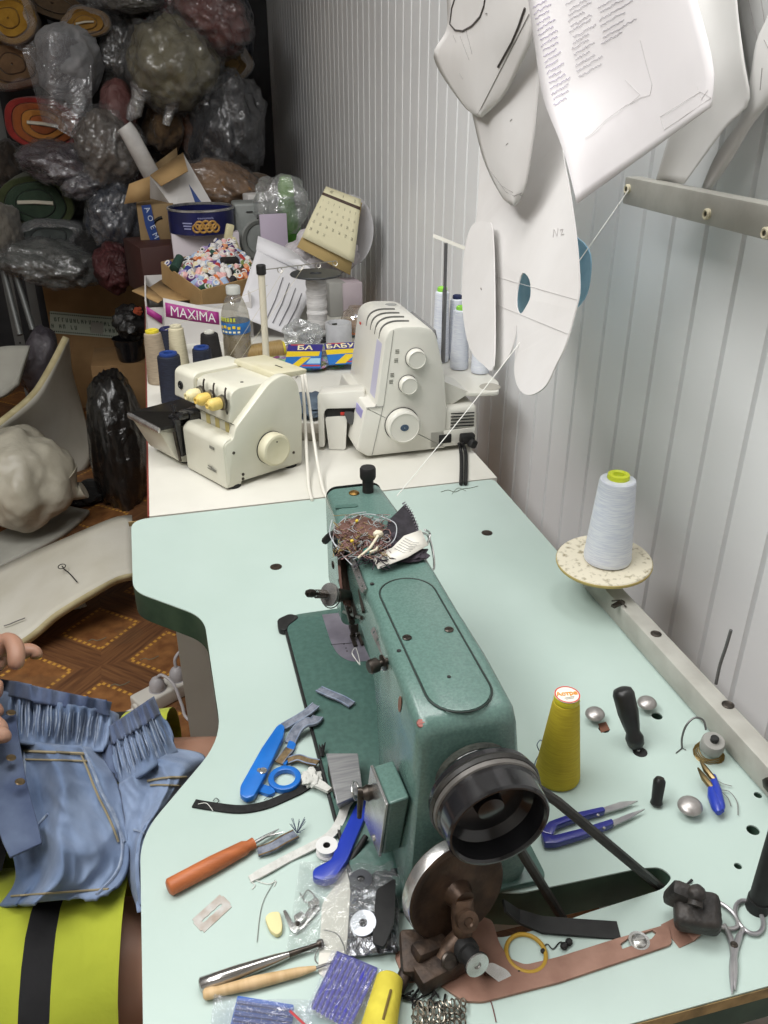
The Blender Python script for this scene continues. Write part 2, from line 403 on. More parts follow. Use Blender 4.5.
# bed
bed = roundpoly([(.0985, .905), (.0985, .50), (.125, .45), (.262, .45), (.262, .905)], [.025, .01, .02, .01, .012], 6)
mb = MB(); mb.prism(bed, T+.0002, ZB, bev=.0015); build('bed', mb, g2, mc, W=True)
mb = MB(); mb.box((.003, .40, .0062), (.0972, .69, T+.0033), bev=.0008); build('bed_rim', mb, black_m, mc, W=True)
mb = MB(); mb.prism(roundpoly([xy(PT(*q, .004)) for q in [(277, 622), (290, 616), (300, 619), (288, 628), (287, 633), (279, 632)]], .006, 4), T+.0003, T+.0085, bev=.001)
build('hinge', mb, black_m, mc, W=True)
# arm and column, lofted along Y
def ring(y, xl, xr, zb, zt, r=.012, xlb=None, xrb=None):
    o = rrect(0, 1, 0, 1, .0001, 5); w_, h_ = xr-xl, zt-zb; res = []
    for (px, pz) in rrect(xl, xr, zb, zt, min(r, h_*.45, w_*.45), 5):
        t = (pz-zb)/max(h_, 1e-6); dl = (xlb-xl) if xlb is not None else 0; dr = (xrb-xr) if xrb is not None else 0
        k = (px-xl)/max(w_, 1e-6)
        res.append(V((px+(1-t)*((1-k)*dl+k*dr), y, T+pz)))
    return res
secs = [(.868, .156, .215, .075, .192, .012), (.864, .152, .220, .068, .199, .013), (.80, .150, .222, .066, .20, .010),
        (.775, .149, .2225, .070, .20, .010), (.772, .150, .2225, .125, .20, .010), (.70, .149, .2225, .134, .20, .010),
        (.64, .148, .2225, .128, .20, .010), (.612, .1475, .2225, .112, .20, .010), (.600, .147, .2225, .085, .20, .010),
        (.594, .147, .2225, .045, .20, .010), (.588, .146, .2225, .012, .20, .010), (.58, .1455, .223, .007, .20, .010)]
rings = [ring(*s) for s in secs]
rings += [ring(.53, .1445, .2235, .006, .20, .010, .138, .235), ring(.466, .143, .2215, .006, .199, .010, .135, .245),
          ring(.458, .144, .2205, .006, .195, .012, .136, .244), ring(.454, .147, .218, .006, .186, .014, .138, .241)]
mb = MB(); mb.loft(rings); build('arm_casting', mb, g1, mc, W=True, smooth=50)
# top cover plate with its groove
def stad(cx, y0, y1, wdt, n=14):
    r = wdt/2; return [(cx+r*math.cos(PI*k/n), y1-r+r*math.sin(PI*k/n)) for k in range(n+1)]+[(cx+r*math.cos(PI+PI*k/n), y0+r+r*math.sin(PI+PI*k/n)) for k in range(n+1)]
ca = PT(400, 579, .2); cb_ = PT(463, 712, .2); cl = PT(384, 600, .2); cr = PT(487, 683, .2)
CX = .1838; so_ = stad(CX, cb_.y-.001, ca.y, .0525)
mb = MB(); mb.tube([(p[0], p[1], T+.2002) for p in so_], .0008, 6, closed=True); build('cover_groove', mb, mat('grimy groove', '1f2a26', .6), mc, W=True)
mb = MB(); mb.prism(stad(CX, cb_.y+.0004, ca.y-.0014, .0500), T+.1990, T+.2008, bev=.0005); cover = build('top_cover', mb, g1, mc, W=True)
def screw(mb, c, r=.004, axis=(0, 0, 1), th=.0015):
    F = frame(c, axis); mb.lathe([(r, 0), (r, th*.6), (r*.8, th)], 16, F); mb.box((r*1.5, r*.28, th*.4), (0, 0, th), M=F)
mb = MB(); screw(mb, PT(407, 638, .2008)); build('cover_screw', mb, dsteel, cover, W=True)
mb = MB(); screw(mb, PT(449, 630, .2008)); build('cover_screw', mb, dsteel, cover, W=True)
for q in ((449, 677, .2008, .0016), (372, 584, .2002, .002), (399, 651, .1995, .002)):
    mb = MB(); mb.lathe([(q[3], 0), (q[3], .0006), (q[3]*.5, .0004)], 14, TR(PT(*q[:3]))); build('oil_hole', mb, black_m, mc, W=True)
# knob, brass cap and face plate at the far head
kc = PT(368, 491, .2)
mb = MB(); mb.lathe([(.0065, 0), (.0065, .016), (.0085, .017), (.0092, .019), (.0092, .029), (.0082, .031), (.003, .0312)], 24, TR((kc.x, kc.y, T+.199)))
build('pressure_knob', mb, black_m, mc, W=True)
bc = PT(354, 493, .2); mb = MB(); mb.lathe([(.006, 0), (.006, .001), (.004, .0025), (.001, .0028)], 20, TR((bc.x, bc.y, T+.1995))); build('brass_cap', mb, mat('tarnished brass', '8a6a35', .4, .8, '6a5028', vs=200), mc, W=True)
mb = MB(); mb.loft([ring(.871, .154, .218, .078, .197, .012), ring(.8675, .153, .219, .076, .2005, .012)]); build('face_plate', mb, mat('dark face plate', '2b2f2f', .4, .3), mc, W=True)
mb = MB(); mb.prism(stad(0, -.013, .013, .0075), -.0002, .0008, M=TR((.166, .815, T+.2), (0, 0, PI/2-.1))); build('lever_plate', mb, g2, mc, W=True)
# needle plate, slide, needle bar and presser foot
npl = [xy(PT(*q, .007)) for q in [(322, 615), (350, 612), (361, 640), (371, 661), (350, 662), (338, 655), (331, 643)]]
mb = MB(); mb.prism(roundpoly(npl, [.001, .001, 0, .002, .02, .012, .01], 5), ZB-.0002, ZB+.0008, bev=.0002); build('needle_plate', mb, mat('blued steel plate', '928e9a', .36, .55, '827e8a', vs=50), mc, W=True)
mb = MB(); mb.box((.0035, .010, .0005), (*xy(PT(347, 615.5, .008)), ZB+.0009)); 
for q in ((344, 644), (346, 648), (347, 651)): mb.lathe([(.0009, 0), (.0009, .0004)], 10, TR((*xy(PT(*q, .008)), ZB+.0007)))
a_, b_ = PT(331, 644.5, .0082), PT(357, 642.5, .0082); mb.cyl(a_, b_, .0003, seg=5); build('plate_slots', mb, black_m, mc, W=True)
nx, ny = .178, .83
mb = MB(); mb.cyl((nx, ny, T+.075), (nx, ny, T+.035), .0032); mb.cyl((nx, ny, T+.035), (nx, ny, ZB), .0009)
build('needle_bar', mb, chrome, mc, W=True)
mb = MB(); mb.cyl((nx-.003, ny+.012, T+.075), (nx-.003, ny+.012, T+.02), .004); mb.box((.010, .014, .012), (nx-.002, ny+.006, T+.024), bev=.001)
mb.box((.005, .024, .0022), (nx-.0045, ny-.004, ZB+.0028), bev=.0006); mb.box((.004, .024, .0022), (nx+.004, ny-.004, ZB+.0028), bev=.0006); mb.box((.012, .006, .004), (nx, ny+.006, ZB+.004), bev=.0008)
build('presser_foot', mb, dsteel, mc, W=True)
# mechanism hanging out of the open left side of the head: take-up lever, linkages
mb = MB()
for i, (q0, q1, r_) in enumerate([((345, 598), (352, 622), .0035), ((352, 596), (356, 617), .0028), ((340, 580), (349, 607), .0025), ((360, 590), (364, 612), .0022), ((344, 612), (362, 618), .002)]):
    mb.cyl(PX(*q0, .150), PX(*q1, .147), r_, seg=10)
mb.box((.016, .02, .03), PX(352, 603, .152)+V((.004, 0, 0)), bev=.002); mb.box((.008, .012, .018), PX(344, 585, .150), bev=.001)
build('linkage', mb, dsteel, mc, W=True)
# main tension unit: rod, spring, discs and nut pointing left
tip = PX(306, 593, .098); rt = PX(352, 596, .150); ax = (rt-tip).normalized(); F = frame(tip, ax)
tu = MB(); L_ = (rt-tip).length
tu.lathe([(.0015, 0), (.0015, L_)], 12, F); tu.lathe([(.0036, .002), (.0042, .004), (.0042, .010), (.0034, .012)], 6, F)
tens = build('tension_post', tu, dsteel, mc, W=True)
mb = MB(); mb.tube([F @ V((.0042*math.cos(t*.9), .0042*math.sin(t*.9), .013+.00048*t*.75)) for t in range(0, 46)], .00055, 6); build('tension_spring', mb, dsteel, tens, W=True)
mb = MB()
for z0 in (.031, .0335): mb.lathe([(.003, z0), (.0115, z0+.0012), (.0118, z0+.0018), (.004, z0+.0018)], 28, F)
build('tension_disc', mb, chrome, tens, W=True)
mb = MB(); mb.lathe([(.006, .037), (.007, .039), (.007, .05), (.005, L_)], 18, F); mb.tube([F @ V((.0135*math.cos(t), .0135*math.sin(t), .036)) for t in [k*.3 for k in range(13)]], .0006, 6); build('check_spring_case', mb, dsteel, tens, W=True)
# thread guide strips with holes and the small pre-tension
def guide(name, qa, qb, x, wd=.006, nh=4):
    a, b = PX(*qa, x), PX(*qb, x); d = b-a; Lg = d.length; F = frame(a, (-.8, 0, .6), d)
    holes_ = [circ((Lg*(k+.5)/nh, 0), wd*.25, 10) for k in range(nh)]
    o = roundpoly([(0, -wd/2), (Lg, -wd/2), (Lg, wd/2), (0, wd/2)], wd*.4, 4)
    mb = MB(); mb.prism(o, 0, .0012, holes_, M=F); return build(name, mb, chrome, mc, W=True)
guide('thread_guide', (373, 629), (387, 660), .1462)
guide('thread_guide', (352, 558), (366, 592), .1485, .007)
c2 = PX(388, 661, .145); F2 = frame(c2, (-1, -.25, 0)); mb = MB()
mb.lathe([(.003, -.002), (.003, .003), (.007, .004), (.007, .0052), (.003, .006), (.003, .009), (.0055, .0095), (.0062, .0105), (.0062, .017), (.005, .0185)], 20, F2)
pre = build('pretension_knob', mb, dsteel, mc, W=True)
c3 = PX(385, 661, .1455); mb = MB(); mb.cyl(c3+V((0, -.012, .001)), c3+V((0, .0, 0)), .002, .003); mb.lathe([(.0055, 0), (.006, .0015), (.004, .002)], 20, frame(c3+V((-.002, -.004, 0)), (-.4, -1, 0))); build('pretension_disc', mb, chrome, pre, W=True)
mb = MB(); mb.prism([(x*.0035, y*.0095) for x, y in circ((0, 0), 1, 20)], 0, .0004, M=frame(PX(400, 704, .1425), (-1, -.04, .0), (0, 0, 1)) @ M4.Rotation(PI/2-.25, 4, 'Z')); build('rust_patch', mb, mat('bare rusty oval', '83604f', .6, .3), mc, W=True)
# stitch regulator block with its plate and lever, left of the column
pa, pb_, pc_, pd_ = [PX(*q, .121) for q in ((374, 766), (389, 804), (382, 855), (367, 818))]
rl = [pa, pb_, pc_, pd_]; rg = [p+V((.0165, .0, .003)) for p in rl]
mb = MB(); mb.loft([rg, [p+V((0, 0, 0)) for p in rl]]); reg = build('regulator_housing', mb, g1, mc, W=True, bev=.002)
cen = (pa+pb_+pc_+pd_)/4
mb = MB(); mb.loft([[cen+(p-cen)*1.03+V((-.0004, 0, 0)) for p in rl], [cen+(p-cen)*1.03+V((-.003, 0, 0)) for p in rl]])
build('regulator_plate', mb, chrome, reg, W=True, bev=.0006)
mb = MB(); lv = PX(372, 792, .118); mb.cyl(lv, lv+V((-.012, .002, .001)), .004); mb.lathe([(.006, 0), (.007, .004), (.005, .008)], 16, frame(lv, (-1, 0, 0))); mb.cyl(lv+V((-.009, .002, .001)), lv+V((-.012, -.004, -.022)), .003, .002)
build('reverse_lever', mb, dsteel, reg, W=True)
mb = MB(); screw(mb, PX(374, 838, .118), .0028, (-1, 0, 0)); build('plate_screw', mb, chrome, reg, W=True)
# handwheel: hollow black pulley on the arm shaft
hc = V((.1860, .452, T+.147)); F = frame(hc, (.03, -1, -.04), (1, 0, 0)) @ M4.Diagonal((.93, .93, .74, 1))
prof = [(.018, 0), (.030, .004), (.032, .010), (.031, .016), (.040, .022), (.0440, .024), (.0455, .027), (.0455, .033), (.0440, .0355), (.0405, .037), (.0405, .0375), (.0440, .039),
        (.0440, .047), (.0430, .049), (.0425, .050), (.0425, .072), (.0412, .0745), (.0395, .0745), (.0378, .072), (.036, .052), (.030, .044), (.012, .042), (.011, .052), (.004, .053)]
mb = MB(); mb.lathe(prof, 56, F); hw = build('handwheel', mb, black_en, mc, W=True, smooth=30)
mb = MB(); mb.lathe([(.0440, .0395), (.0453, .0405), (.0453, .0465), (.0440, .0475)], 56, F, caps=False); build('wheel_band', mb, mat('worn pulley band', '6f6c68', .45, .4, '55524f', vs=40), hw, W=True)
mb = MB(); mb.tube([F @ V((.0125*2.4*math.cos(t), .030*math.sin(t), .006)) for t in [k*.22 for k in range(0, 16)]], .004, 8); build('shaft_gasket', mb, mat('oily felt', '20231f', .8, 0, '33362f', vs=100, bump=.3, bs=300), mc, W=True)
mb = MB(); screw(mb, (.1475, .463, T+.1935), .0035, (-.3, -.6, .8)); build('corner_screw', mb, mat('red-worn screw', '8d5c56', .4, .6), mc, W=True)
# the V belt: two strands from the wheel down through the slot
belt = mat('greasy leather belt', '2b2926', .5, 0, '1b1a18', vs=90)
dz = T-.09
a = F @ V((.043, .004, .037)); b = PT(656, 884, -.002); mb = MB()
pth = [a]; pth += [a.lerp(b, k/6) for k in range(1, 7)]; d = (b-a).normalized(); pth += [b+d*.02, b+d*.08]
arc = [F @ V((.043*math.cos(t), .043*math.sin(t), .037)) for t in [k*.2 for k in range(14, -1, -1)]]
c_ = PT(553, 903, -.002); e0 = F @ V((.0425*math.cos(-1.0), .0425*math.sin(-1.0), .037))
mb.tube(arc+pth[1:], .0042, 8)
p2 = F @ V((-.0428, .006, .037))
arc2 = [F @ V((.0428*math.cos(t), .0428*math.sin(t), .037)) for t in [2.8+k*.2 for k in range(0, 13)]]
last = arc2[-1]; d2 = (c_-last).normalized()
mb.tube(arc2+[last.lerp(c_, k/4) for k in range(1, 5)]+[c_+d2*.07], .0042, 8)
build('drive_belt', mb, belt, mc, W=True, label='black greasy round drive belt')
# ================================================================== bobbin winder on its plate
wd = thing('bobbin_winder', 'rusty bobbin winder with brown steel disc under the black handwheel', 'bobbin winder', (*xy(PT(455, 960)), T))
pl_px = [(394, 957), (405, 984), (432, 981), (463, 1003), (482, 1004), (560, 984), (640, 957), (672, 946), (668, 926), (618, 940), (558, 959), (525, 967), (508, 960), (499, 945), (492, 922), (470, 915), (440, 934), (415, 940)]
slt = [xy(PT(*q)) for q in [(622, 951), (651, 941), (656, 935), (652, 932), (628, 940), (620, 946)]]
mb = MB(); mb.prism(roundpoly([xy(PT(*q)) for q in pl_px], .004, 3), T+.0002, T+.0028, [slt]); build('base_plate', mb, copper_p, wd, W=True, bev=.0004)
mb = MB(); ribbon(mb, [PT(670, 936, .0008), PT(684, 929, .002), PT(696, 917, .012), PT(704, 908, .014)], .0225, .0026, side=(-.2, 1, 0)); build('raised_end', mb, copper_p, wd, W=True)
mb = MB(); screw(mb, PT(639, 941, .003), .006, (0, 0, 1), .002); mb.lathe([(.0085, 0), (.0085, .0008), (.004, .0008)], 20, TR(PT(639, 941, .0022))); build('slot_screw', mb, chrome, wd, W=True)
wc = V((.167, .421, T+.0545)); F = frame(wc, (.22, -1, .18), (1, 0, 0))
mb = MB(); mb.lathe([(.010, -.013), (.0405, -.012), (.0425, -.011), (.0425, .001), (.0415, .002), (.0385, .0023), (.036, .001), (.014, .0008), (.012, .0015), (.010, .006), (.0085, .012), (.003, .0125)], 48, F); disc = build('winder_disc', mb, rust, wd, W=True)
mb = MB(); mb.lathe([(.0427, -.0105), (.0431, -.010), (.0431, .0004), (.0427, .001)], 48, F, caps=False); build('disc_rim', mb, chrome, disc, W=True)
gp = mat('grimy iron casting', '2c2521', .55, .4, '4b3c31', vs=70, bump=.15, bs=150)
hub = F @ V((0, 0, .008)); e1 = PT(462, 935, .028); e2 = PT(440, 962, .012)
mb = MB(); mb.tube([hub, hub.lerp(e1, .55)+V((0, -.002, .004)), e1, e1.lerp(e2, .6), e2], [.009, .0095, .008, .009, .008], 12); mb.lathe([(.0085, 0), (.0085, .009), (.004, .0095), (.003, .008)], 16, frame(hub.lerp(e1, .5)+V((0, -.004, .004)), (.1, -1, .6)))
build('winder_arm', mb, mat('bare worn iron', '6b5546', .45, .5, '3d3026', vs=70, bump=.08, bs=100), wd, W=True)
mb = MB(); mb.box((.046, .02, .016), PT(442, 966, .012), (0, 0, .25), bev=.002); mb.box((.02, .034, .02), PT(413, 955, .012), (.2, 0, -.2), bev=.004); mb.cyl(PT(398, 990, .006), PT(418, 945, .016), .005, .006); mb.box((.03, .014, .012), PT(430, 948, .02), (0, .2, .3), bev=.003)
build('pivot_bracket', mb, gp, wd, W=True)
mb = MB(); screw(mb, PT(449, 961, .022), .0065, (.1, -.7, .7), .003); build('pivot_screw', mb, dsteel, wd, W=True)
F2 = frame(PT(466, 950, .024), (.18, -1, .25)); mb = MB(); mb.lathe([(.0095, -.006), (.010, 0), (.0095, .004), (.0075, .005), (.0075, .014), (.0098, .015), (.0098, .0165)], 24, F2); wsp = build('winding_spindle', mb, black_m, wd, W=True)
mb = MB(); mb.lathe([(.0096, .0166), (.0096, .018), (.003, .018), (.0028, .0165)], 24, F2); build('spindle_washer', mb, chrome, wsp, W=True)
mb = MB(); mb.prism(roundpoly([(0, 0), (.022, -.004), (.027, .002), (.02, .008), (.004, .008)], .004, 4), 0, .004, M=frame(PT(481, 970, .006), (.1, -.5, .8), (1, -.8, 0))); build('wing_nut', mb, chrome, wd, W=True)
# black clamp block with its knob at the far end of the plate
cb0 = PT(697, 912, .02); mb = MB(); mb.box((.036, .03, .022), cb0, (.25, -.1, -.5), bev=.006, seg=3); mb.box((.026, .014, .03), PT(683, 897, .026), (.3, .2, -.6), bev=.005); mb.cyl(PT(695, 906, .036), PT(697, 892, .042), .006, .005); mb.blob(PT(697, 893, .043), (.007, .007, .006), amp=.1); mb.blob(PT(712, 918, .02), (.008, .007, .01), amp=.2)
build('clamp_block', mb, mat('worn black rubber block', '1e1c1b', .55, 0, '3b3632', vs=60, bump=.2, bs=120), wd, W=True)
# flat black strap lying beside the slot
mb = MB(); ribbon(mb, [PT(505, 905, .02), PT(520, 916, .006), PT(542, 924, .004), PT(580, 927, .0035), PT(619, 930, .001)], [.012, .014, .0155, .0155, .0165], .0022, side=(.15, 1, 0))
build('black_strap', mb, black_m, None, W=True, label='short flat black strap lying across the table slot below the belt', cat='strap')

# ================================================================== thread stand on the right edge
paint = mat('grey painted bar', 'b0afa7', .5, .1, 'a3a199', vs=30, bump=.03, bs=150)
ts = thing('thread_stand', 'grey steel thread stand with long bars beside the ribbed wall', 'thread stand', (.52, .42, T))
mb = MB(); mb.box((.024, .49, .030), (.520, .642, T+.017), bev=.002); lb = build('lower_bar', mb, paint, ts, W=True)
for q in ((656, 634), (728, 705)):
    mb = MB(); mb.lathe([(.0065, 0), (.0065, .0008), (.005, .0014), (.0035, .0006), (.001, .0006)], 20, TR(PT(*q, .032)))
    build('bar_bolt', mb, dsteel, lb, W=True)
mb = MB(); mb.lathe([(.007, 0), (.007, .005), (.004, .006)], 6, frame(V((.508, .486, T+.02)), (-1, 0, 0))); mb.box((.02, .006, .003), PT(618, 604, .034), (0, 0, .4)); mb.tube([PT(612, 601, .033), PT(620, 600, .04), PT(626, 607, .034)], .0012, 6); build('bar_clip', mb, dsteel, lb, W=True)
UB = .575; e0 = PX(625, 178, UB); zt = PX(768, 205, UB).z; zb = PX(768, 241, UB).z
mb = MB(); mb.box((.022, e0.y-.40, zt-zb), (UB+.011, (e0.y+.40)/2, (zt+zb)/2), bev=.002); ub = build('upper_bar', mb, paint, ts, W=True)
cream = mat('cream plastic', 'd8d0b4', .4)
for q in ((628.5, 189), (708, 214), (767, 233)):
    c = PX(*q, UB); F = frame(c+V((.002, 0, 0)), (-1, 0, 0)); mb = MB()
    mb.lathe([(.0028, 0), (.0058, 0), (.0058, .005), (.0045, .0062), (.0028, .0055)], 20, F, caps=False); mb.lathe([(.0024, .0012), (.0004, .0012)], 12, F, caps=False); build('thread_eyelet', mb, cream, ub, W=True)
mb = MB(); mb.cyl((.545, .43, T+.0), (.575, .43, zt-.01), .011); build('post', mb, paint, ts, W=True)
# cone plate: worn white wooden disc on its spindle at the far end
dc = PT(604, 560, .062); F = frame(dc, (-.05, -.03, 1))
mb = MB(); mb.lathe([(.005, -.004), (.0595, -.004), (.0612, -.002), (.0612, .0005), (.0600, .002), (.004, .002)], 48, F)
dk = build('cone_plate', mb, mat('chipped white board', 'd9d2bd', .7, 0, '958b70', vs=130, vd=8, vlo=.54, vhi=.72), ts, W=True, label='round white wooden plate with worn speckled paint')
mb = MB(); mb.lathe([(.0612, -.0035), (.0618, -.002), (.0618, 0), (.0612, .0008)], 48, F, caps=False); build('plate_edge', mb, mat('raw ply edge', 'b3a063', .7), dk, W=True)
mb = MB(); mb.cyl((dc.x, dc.y, T+.02), F @ V((0, 0, -.004)), .006); build('spindle', mb, dsteel, ts, W=True)
# the white cone
def cone(name, label, cat, base, r0, r1, h, m, capm, group=None, caplab=None, bands=True, seg=32, lean=(0, 0), capr=.62):
    t = thing(name, label, cat, base, (lean[0], lean[1], 0), group)
    mb = MB(); n = 30; pr = [(r0*.75, 0), (r0*.97, .001), (r0, h*.04)]
    for k in range(1, n): q = k/n; pr.append((r0+(r1-r0)*q + (.00025*((k % 2)*2-1) if bands else 0), h*(.04+.92*q)))
    pr += [(r1*.97, h*.97), (r1*.8, h*.985), (r1*.6, h*.985)]
    mb.lathe(pr, seg); build('thread_winding', mb, m, t)
    mb = MB(); c = r1*capr; mb.lathe([(c*.45, h*.9), (c*.95, h*.975), (c, h*1.0), (c*.95, h*1.035), (c*.7, h*1.045), (c*.5, h*1.03), (c*.45, h*.93)], 24, caps=False); build('core_cap', mb, capm, t)
    return t
wthread = mat('white thread', 'dfe3e8', .6, 0, 'c9cedb', vs=60, stretch=(1, 1, 14), bump=.06, bs=120, sheen=.2)
ygreen = mat('yellow green plastic', 'd6e23a', .4)
cb2 = F @ V((.003, -.002, .002)); hh = .118
big = cone('thread_cone', 'large white thread cone with yellow-green core standing on the round white plate', 'thread cone', cb2, .0305, .0225, hh, wthread, ygreen)
# thread from the eyelet down to the machine head
p0 = PX(628.5, 190, UB-.004); p1 = PT(397, 496, .201); thr = mat('white sewing thread', 'dcdcd6', .6)
mb = MB(); mb.tube([p0.lerp(p1, k/10)-V((0, 0, .012*math.sin(PI*k/10))) for k in range(11)], .0006, 5); build('taut_thread', mb, thr, None, W=True, label='single white thread running from the bar eyelet to the machine head', cat='thread')
mb = MB(); mb.tube(smoothpath([PX(716, 684, .538), PX(720, 665, .539), PX(726, 647, .54), PX(731, 630, .54)], 5), .0018, 8); build('bent_wire', mb, mat('grey wire', '6d6d6c', .4, .6), None, W=True, label='short bent grey wire standing behind the lower steel bar', cat='wire')
pb = PT(757, 908); mb = MB(); mb.lathe([(.0085, 0), (.0085, .20), (.006, .202)], 20, TR((pb.x, pb.y, T), (0, 0, 0))); mb.lathe([(.0095, .0), (.0095, .012)], 20, TR((pb.x, pb.y, T))); build('black_rod', mb, black_m, None, W=True, label='upright black rod at the near right corner of mint table', cat='rod')

# ================================================================== paper patterns hanging on the wall
card = mat('white pattern card', 'd3d1cf', .75, 0, 'cac7c4', vs=7, vd=5)
papr = mat('tracing paper', 'dad7d8', .7, 0, 'c8c5c5', vs=5, vd=6, vlo=.45, vhi=.75, bump=.05, bs=9)
papr2 = mat('soft paper strip', 'd0cfcc', .7, 0, 'c6c5c2', vs=6)
edgep = mat('pencil line', '8d8a88', .8); ink = mat('violet ink', '8f83a6', .7); ink2 = mat('grey ink', '9a97a0', .7); dink = mat('black marker', '4a4644', .7)
def resample(pl, n):
    sp_ = smoothpath([V((q[0], q[1], 0)) for q in pl], 10); d = [0]
    for a, b in zip(sp_, sp_[1:]): d.append(d[-1]+(b-a).length)
    out = []; j = 0
    for k in range(n+1):
        t = d[-1]*k/n
        while j < len(d)-2 and d[j+1] < t: j += 1
        f = (t-d[j])/max(d[j+1]-d[j], 1e-9); out.append(sp_[j].lerp(sp_[j+1], f))
    return out
def patch(Lp, Rp, xf, nu=16, nv=30):
    A, B = resample(Lp, nv), resample(Rp, nv)
    def Q(s, t):
        i = min(int(t*nv), nv-1); f = t*nv-i; a = A[i].lerp(A[i+1], f); b = B[i].lerp(B[i+1], f); return a.lerp(b, s)
    def S(s, t, off=0): q = Q(s, t); return PX(q.x, q.y, xf(s, t)+off)
    tab = [(Q(i/60, j/60), i/60, j/60) for i in range(61) for j in range(61)]
    def ST(px):
        p = V((px[0], px[1], 0)); _, s, t = min(((e[0]-p).length_squared, e[1], e[2]) for e in tab)
        h = 1/90
        for _ in range(12):
            bs = min(((Q(min(max(s+a*h, 0), 1), min(max(t+b*h, 0), 1))-p).length_squared, min(max(s+a*h, 0), 1), min(max(t+b*h, 0), 1)) for a in (-1, 0, 1) for b in (-1, 0, 1))
            s, t = bs[1], bs[2]; h *= .6
        return s, t
    S.ST = ST
    mb = MB(); mb.grid(lambda s, t: S(s, t), nu, nv); return mb, S
def paper(name, label, Lp, Rp, xf, m=card, th=.0009, cat='paper pattern', group=None):
    mb, S = patch(Lp, Rp, xf); o = build(name, mb, m, None, W=True, label=label, cat=cat, group=group, smooth=180, solid=th, so=0); return o, S
def on(o, name, polys, S, m, w=.0007, off=-.0008, px=True):
    mb = MB()
    for pl in polys:
        pp = [S(*(S.ST(q) if px else q), off) for q in pl]
        if len(pp) > 1: mb.tube(pp, w, 4)
    return build(name, mb, m, o, W=True)
def lseg(a, b, n=8): return [(a[0]+(b[0]-a[0])*k/n, a[1]+(b[1]-a[1])*k/n) for k in range(n+1)]
o1, S1 = paper('bodice_pattern', 'white card bodice pattern with slit and neck curve, hanging topmost at left', [(455, -70), (447, -20), (447, 28), (434, 58), (463, 105), (478, 116)], [(531, -70), (531, -20), (533, 33), (521, 64), (503, 97), (482, 117)], lambda s, t: .40-.014*math.sin(PI*s)*(1-t*.6)+.02*t)
on(o1, 'marked_line', [lseg((529, 14), (478, 114), 14)], S1, edgep, .0005)
on(o1, 'pencil_mark', [lseg((460, 36), (469, 60)), lseg((466, 30), (472, 54)), lseg((459, 73), (463, 79)), lseg((453, 35), (456, 42)), [(485, 14), (487, 13), (487, 16)]], S1, edgep, .0004)
on(o1, 'neck_curve', [[(457, -8), (452, 8), (450, 24), (455, 30), (463, 31), (472, 26), (480, 17), (484, 6), (486, -8)]], S1, dink, .0013)
on(o1, 'slit_mark', [lseg((525, 8), (518, 28), 5)+lseg((512, 42), (498, 67), 6)], S1, dink, .0016)
o2, S2 = paper('sleeve_pattern', 'narrow pointed white card pattern hanging behind the bodice pattern', [(462, -60), (464, 60), (476, 130), (487, 168), (503, 198), (511, 205)], [(538, -60), (540, 60), (537, 110), (533, 145), (525, 190), (515, 206)], lambda s, t: .432-.006*math.sin(PI*s))
on(o2, 'pencil_mark', [[(488, 168), (494, 176), (502, 186), (512, 192), (522, 196)], [(500, 184), (506, 192), (514, 196), (522, 193)], lseg((506, 145), (508, 143)), lseg((510, 121), (512, 119))], S2, edgep, .0004)
def flat_card(name, label, px, xfun, m, th=.0016, hole=None, cat='paper pattern', parent=None):
    vs = [PX(u, v, xfun(u, v)) for u, v in px]; n = V((1, 0, 0))
    bm = bmesh.new(); lps = [vs]+([[PX(u, v, xfun(u, v)) for u, v in hole]] if hole else []); es = []
    for lp in lps:
        bv = [bm.verts.new(p) for p in lp]; es += [bm.edges.new((bv[i], bv[(i+1) % len(bv)])) for i in range(len(bv))]
    bmesh.ops.triangle_fill(bm, edges=es, use_beauty=True)
    mb = MB(); mb.bm(bm); return build(name, mb, m, parent, W=True, label=label, cat=cat, smooth=0, solid=th, so=0)
sm = lambda pl, n=5: [(q.x, q.y) for q in smoothpath([V((a, b, 0)) for a, b in pl], n, True)]
big3 = sm([(478, 60), (481, 120), (480, 160), (477, 215), (470, 262), (464, 300), (470, 340), (484, 363), (498, 370), (510, 355), (516, 335), (517, 325), (518, 335), (516, 350), (515, 375), (521, 391), (532, 395), (546, 386), (556, 366), (566, 345), (576, 310), (580, 287), (577, 240), (570, 190), (563, 150), (560, 100), (556, 60)], 4)
x3 = lambda u, v: .46-.0004*(v-200)
skp = flat_card('skirt_pattern', 'large white card pattern with oval cut-out showing blue, hanging lowest beside machine', big3, x3, card, hole=sm([(523, 273), (518, 288), (517, 306), (521, 314), (527, 306), (531, 296), (530, 280)], 3))
ovp = flat_card('oval_pattern', 'small tall oval white card hanging over left edge of the large pattern', sm([(474, 224), (487, 222), (493, 232), (495, 300), (494, 366), (484, 365), (470, 348), (463, 310), (463, 270), (467, 240)], 4), lambda u, v: .444-.0004*(v-200), card)
flat_card('blue_cloth_scrap', 'blue cloth scrap hanging behind the large card pattern, seen through cut-out', sm([(505, 240), (560, 232), (588, 248), (590, 280), (580, 305), (548, 325), (515, 322)], 4), lambda u, v: .52, mat('blue cloth', '9cc3da', .8, 0, '86b2cc', vs=30), cat='cloth')
o6, S6 = paper('pattern_sheet', 'big white paper sheet with handwritten columns, hanging in front at upper right', [(520, -90), (526, -20), (529, 5), (534, 38), (543, 97), (563, 150), (577, 204)], [(676, -90), (690, -25), (697, 0), (708, 40), (714, 72), (713, 95), (711, 107)], lambda s, t: .40+.05*s+.02*math.sin(PI*s)*t-.014*math.sin(s*5+t*3)*t*.6, papr, .0005, 'paper sheet')
rr_ = random.Random(3)
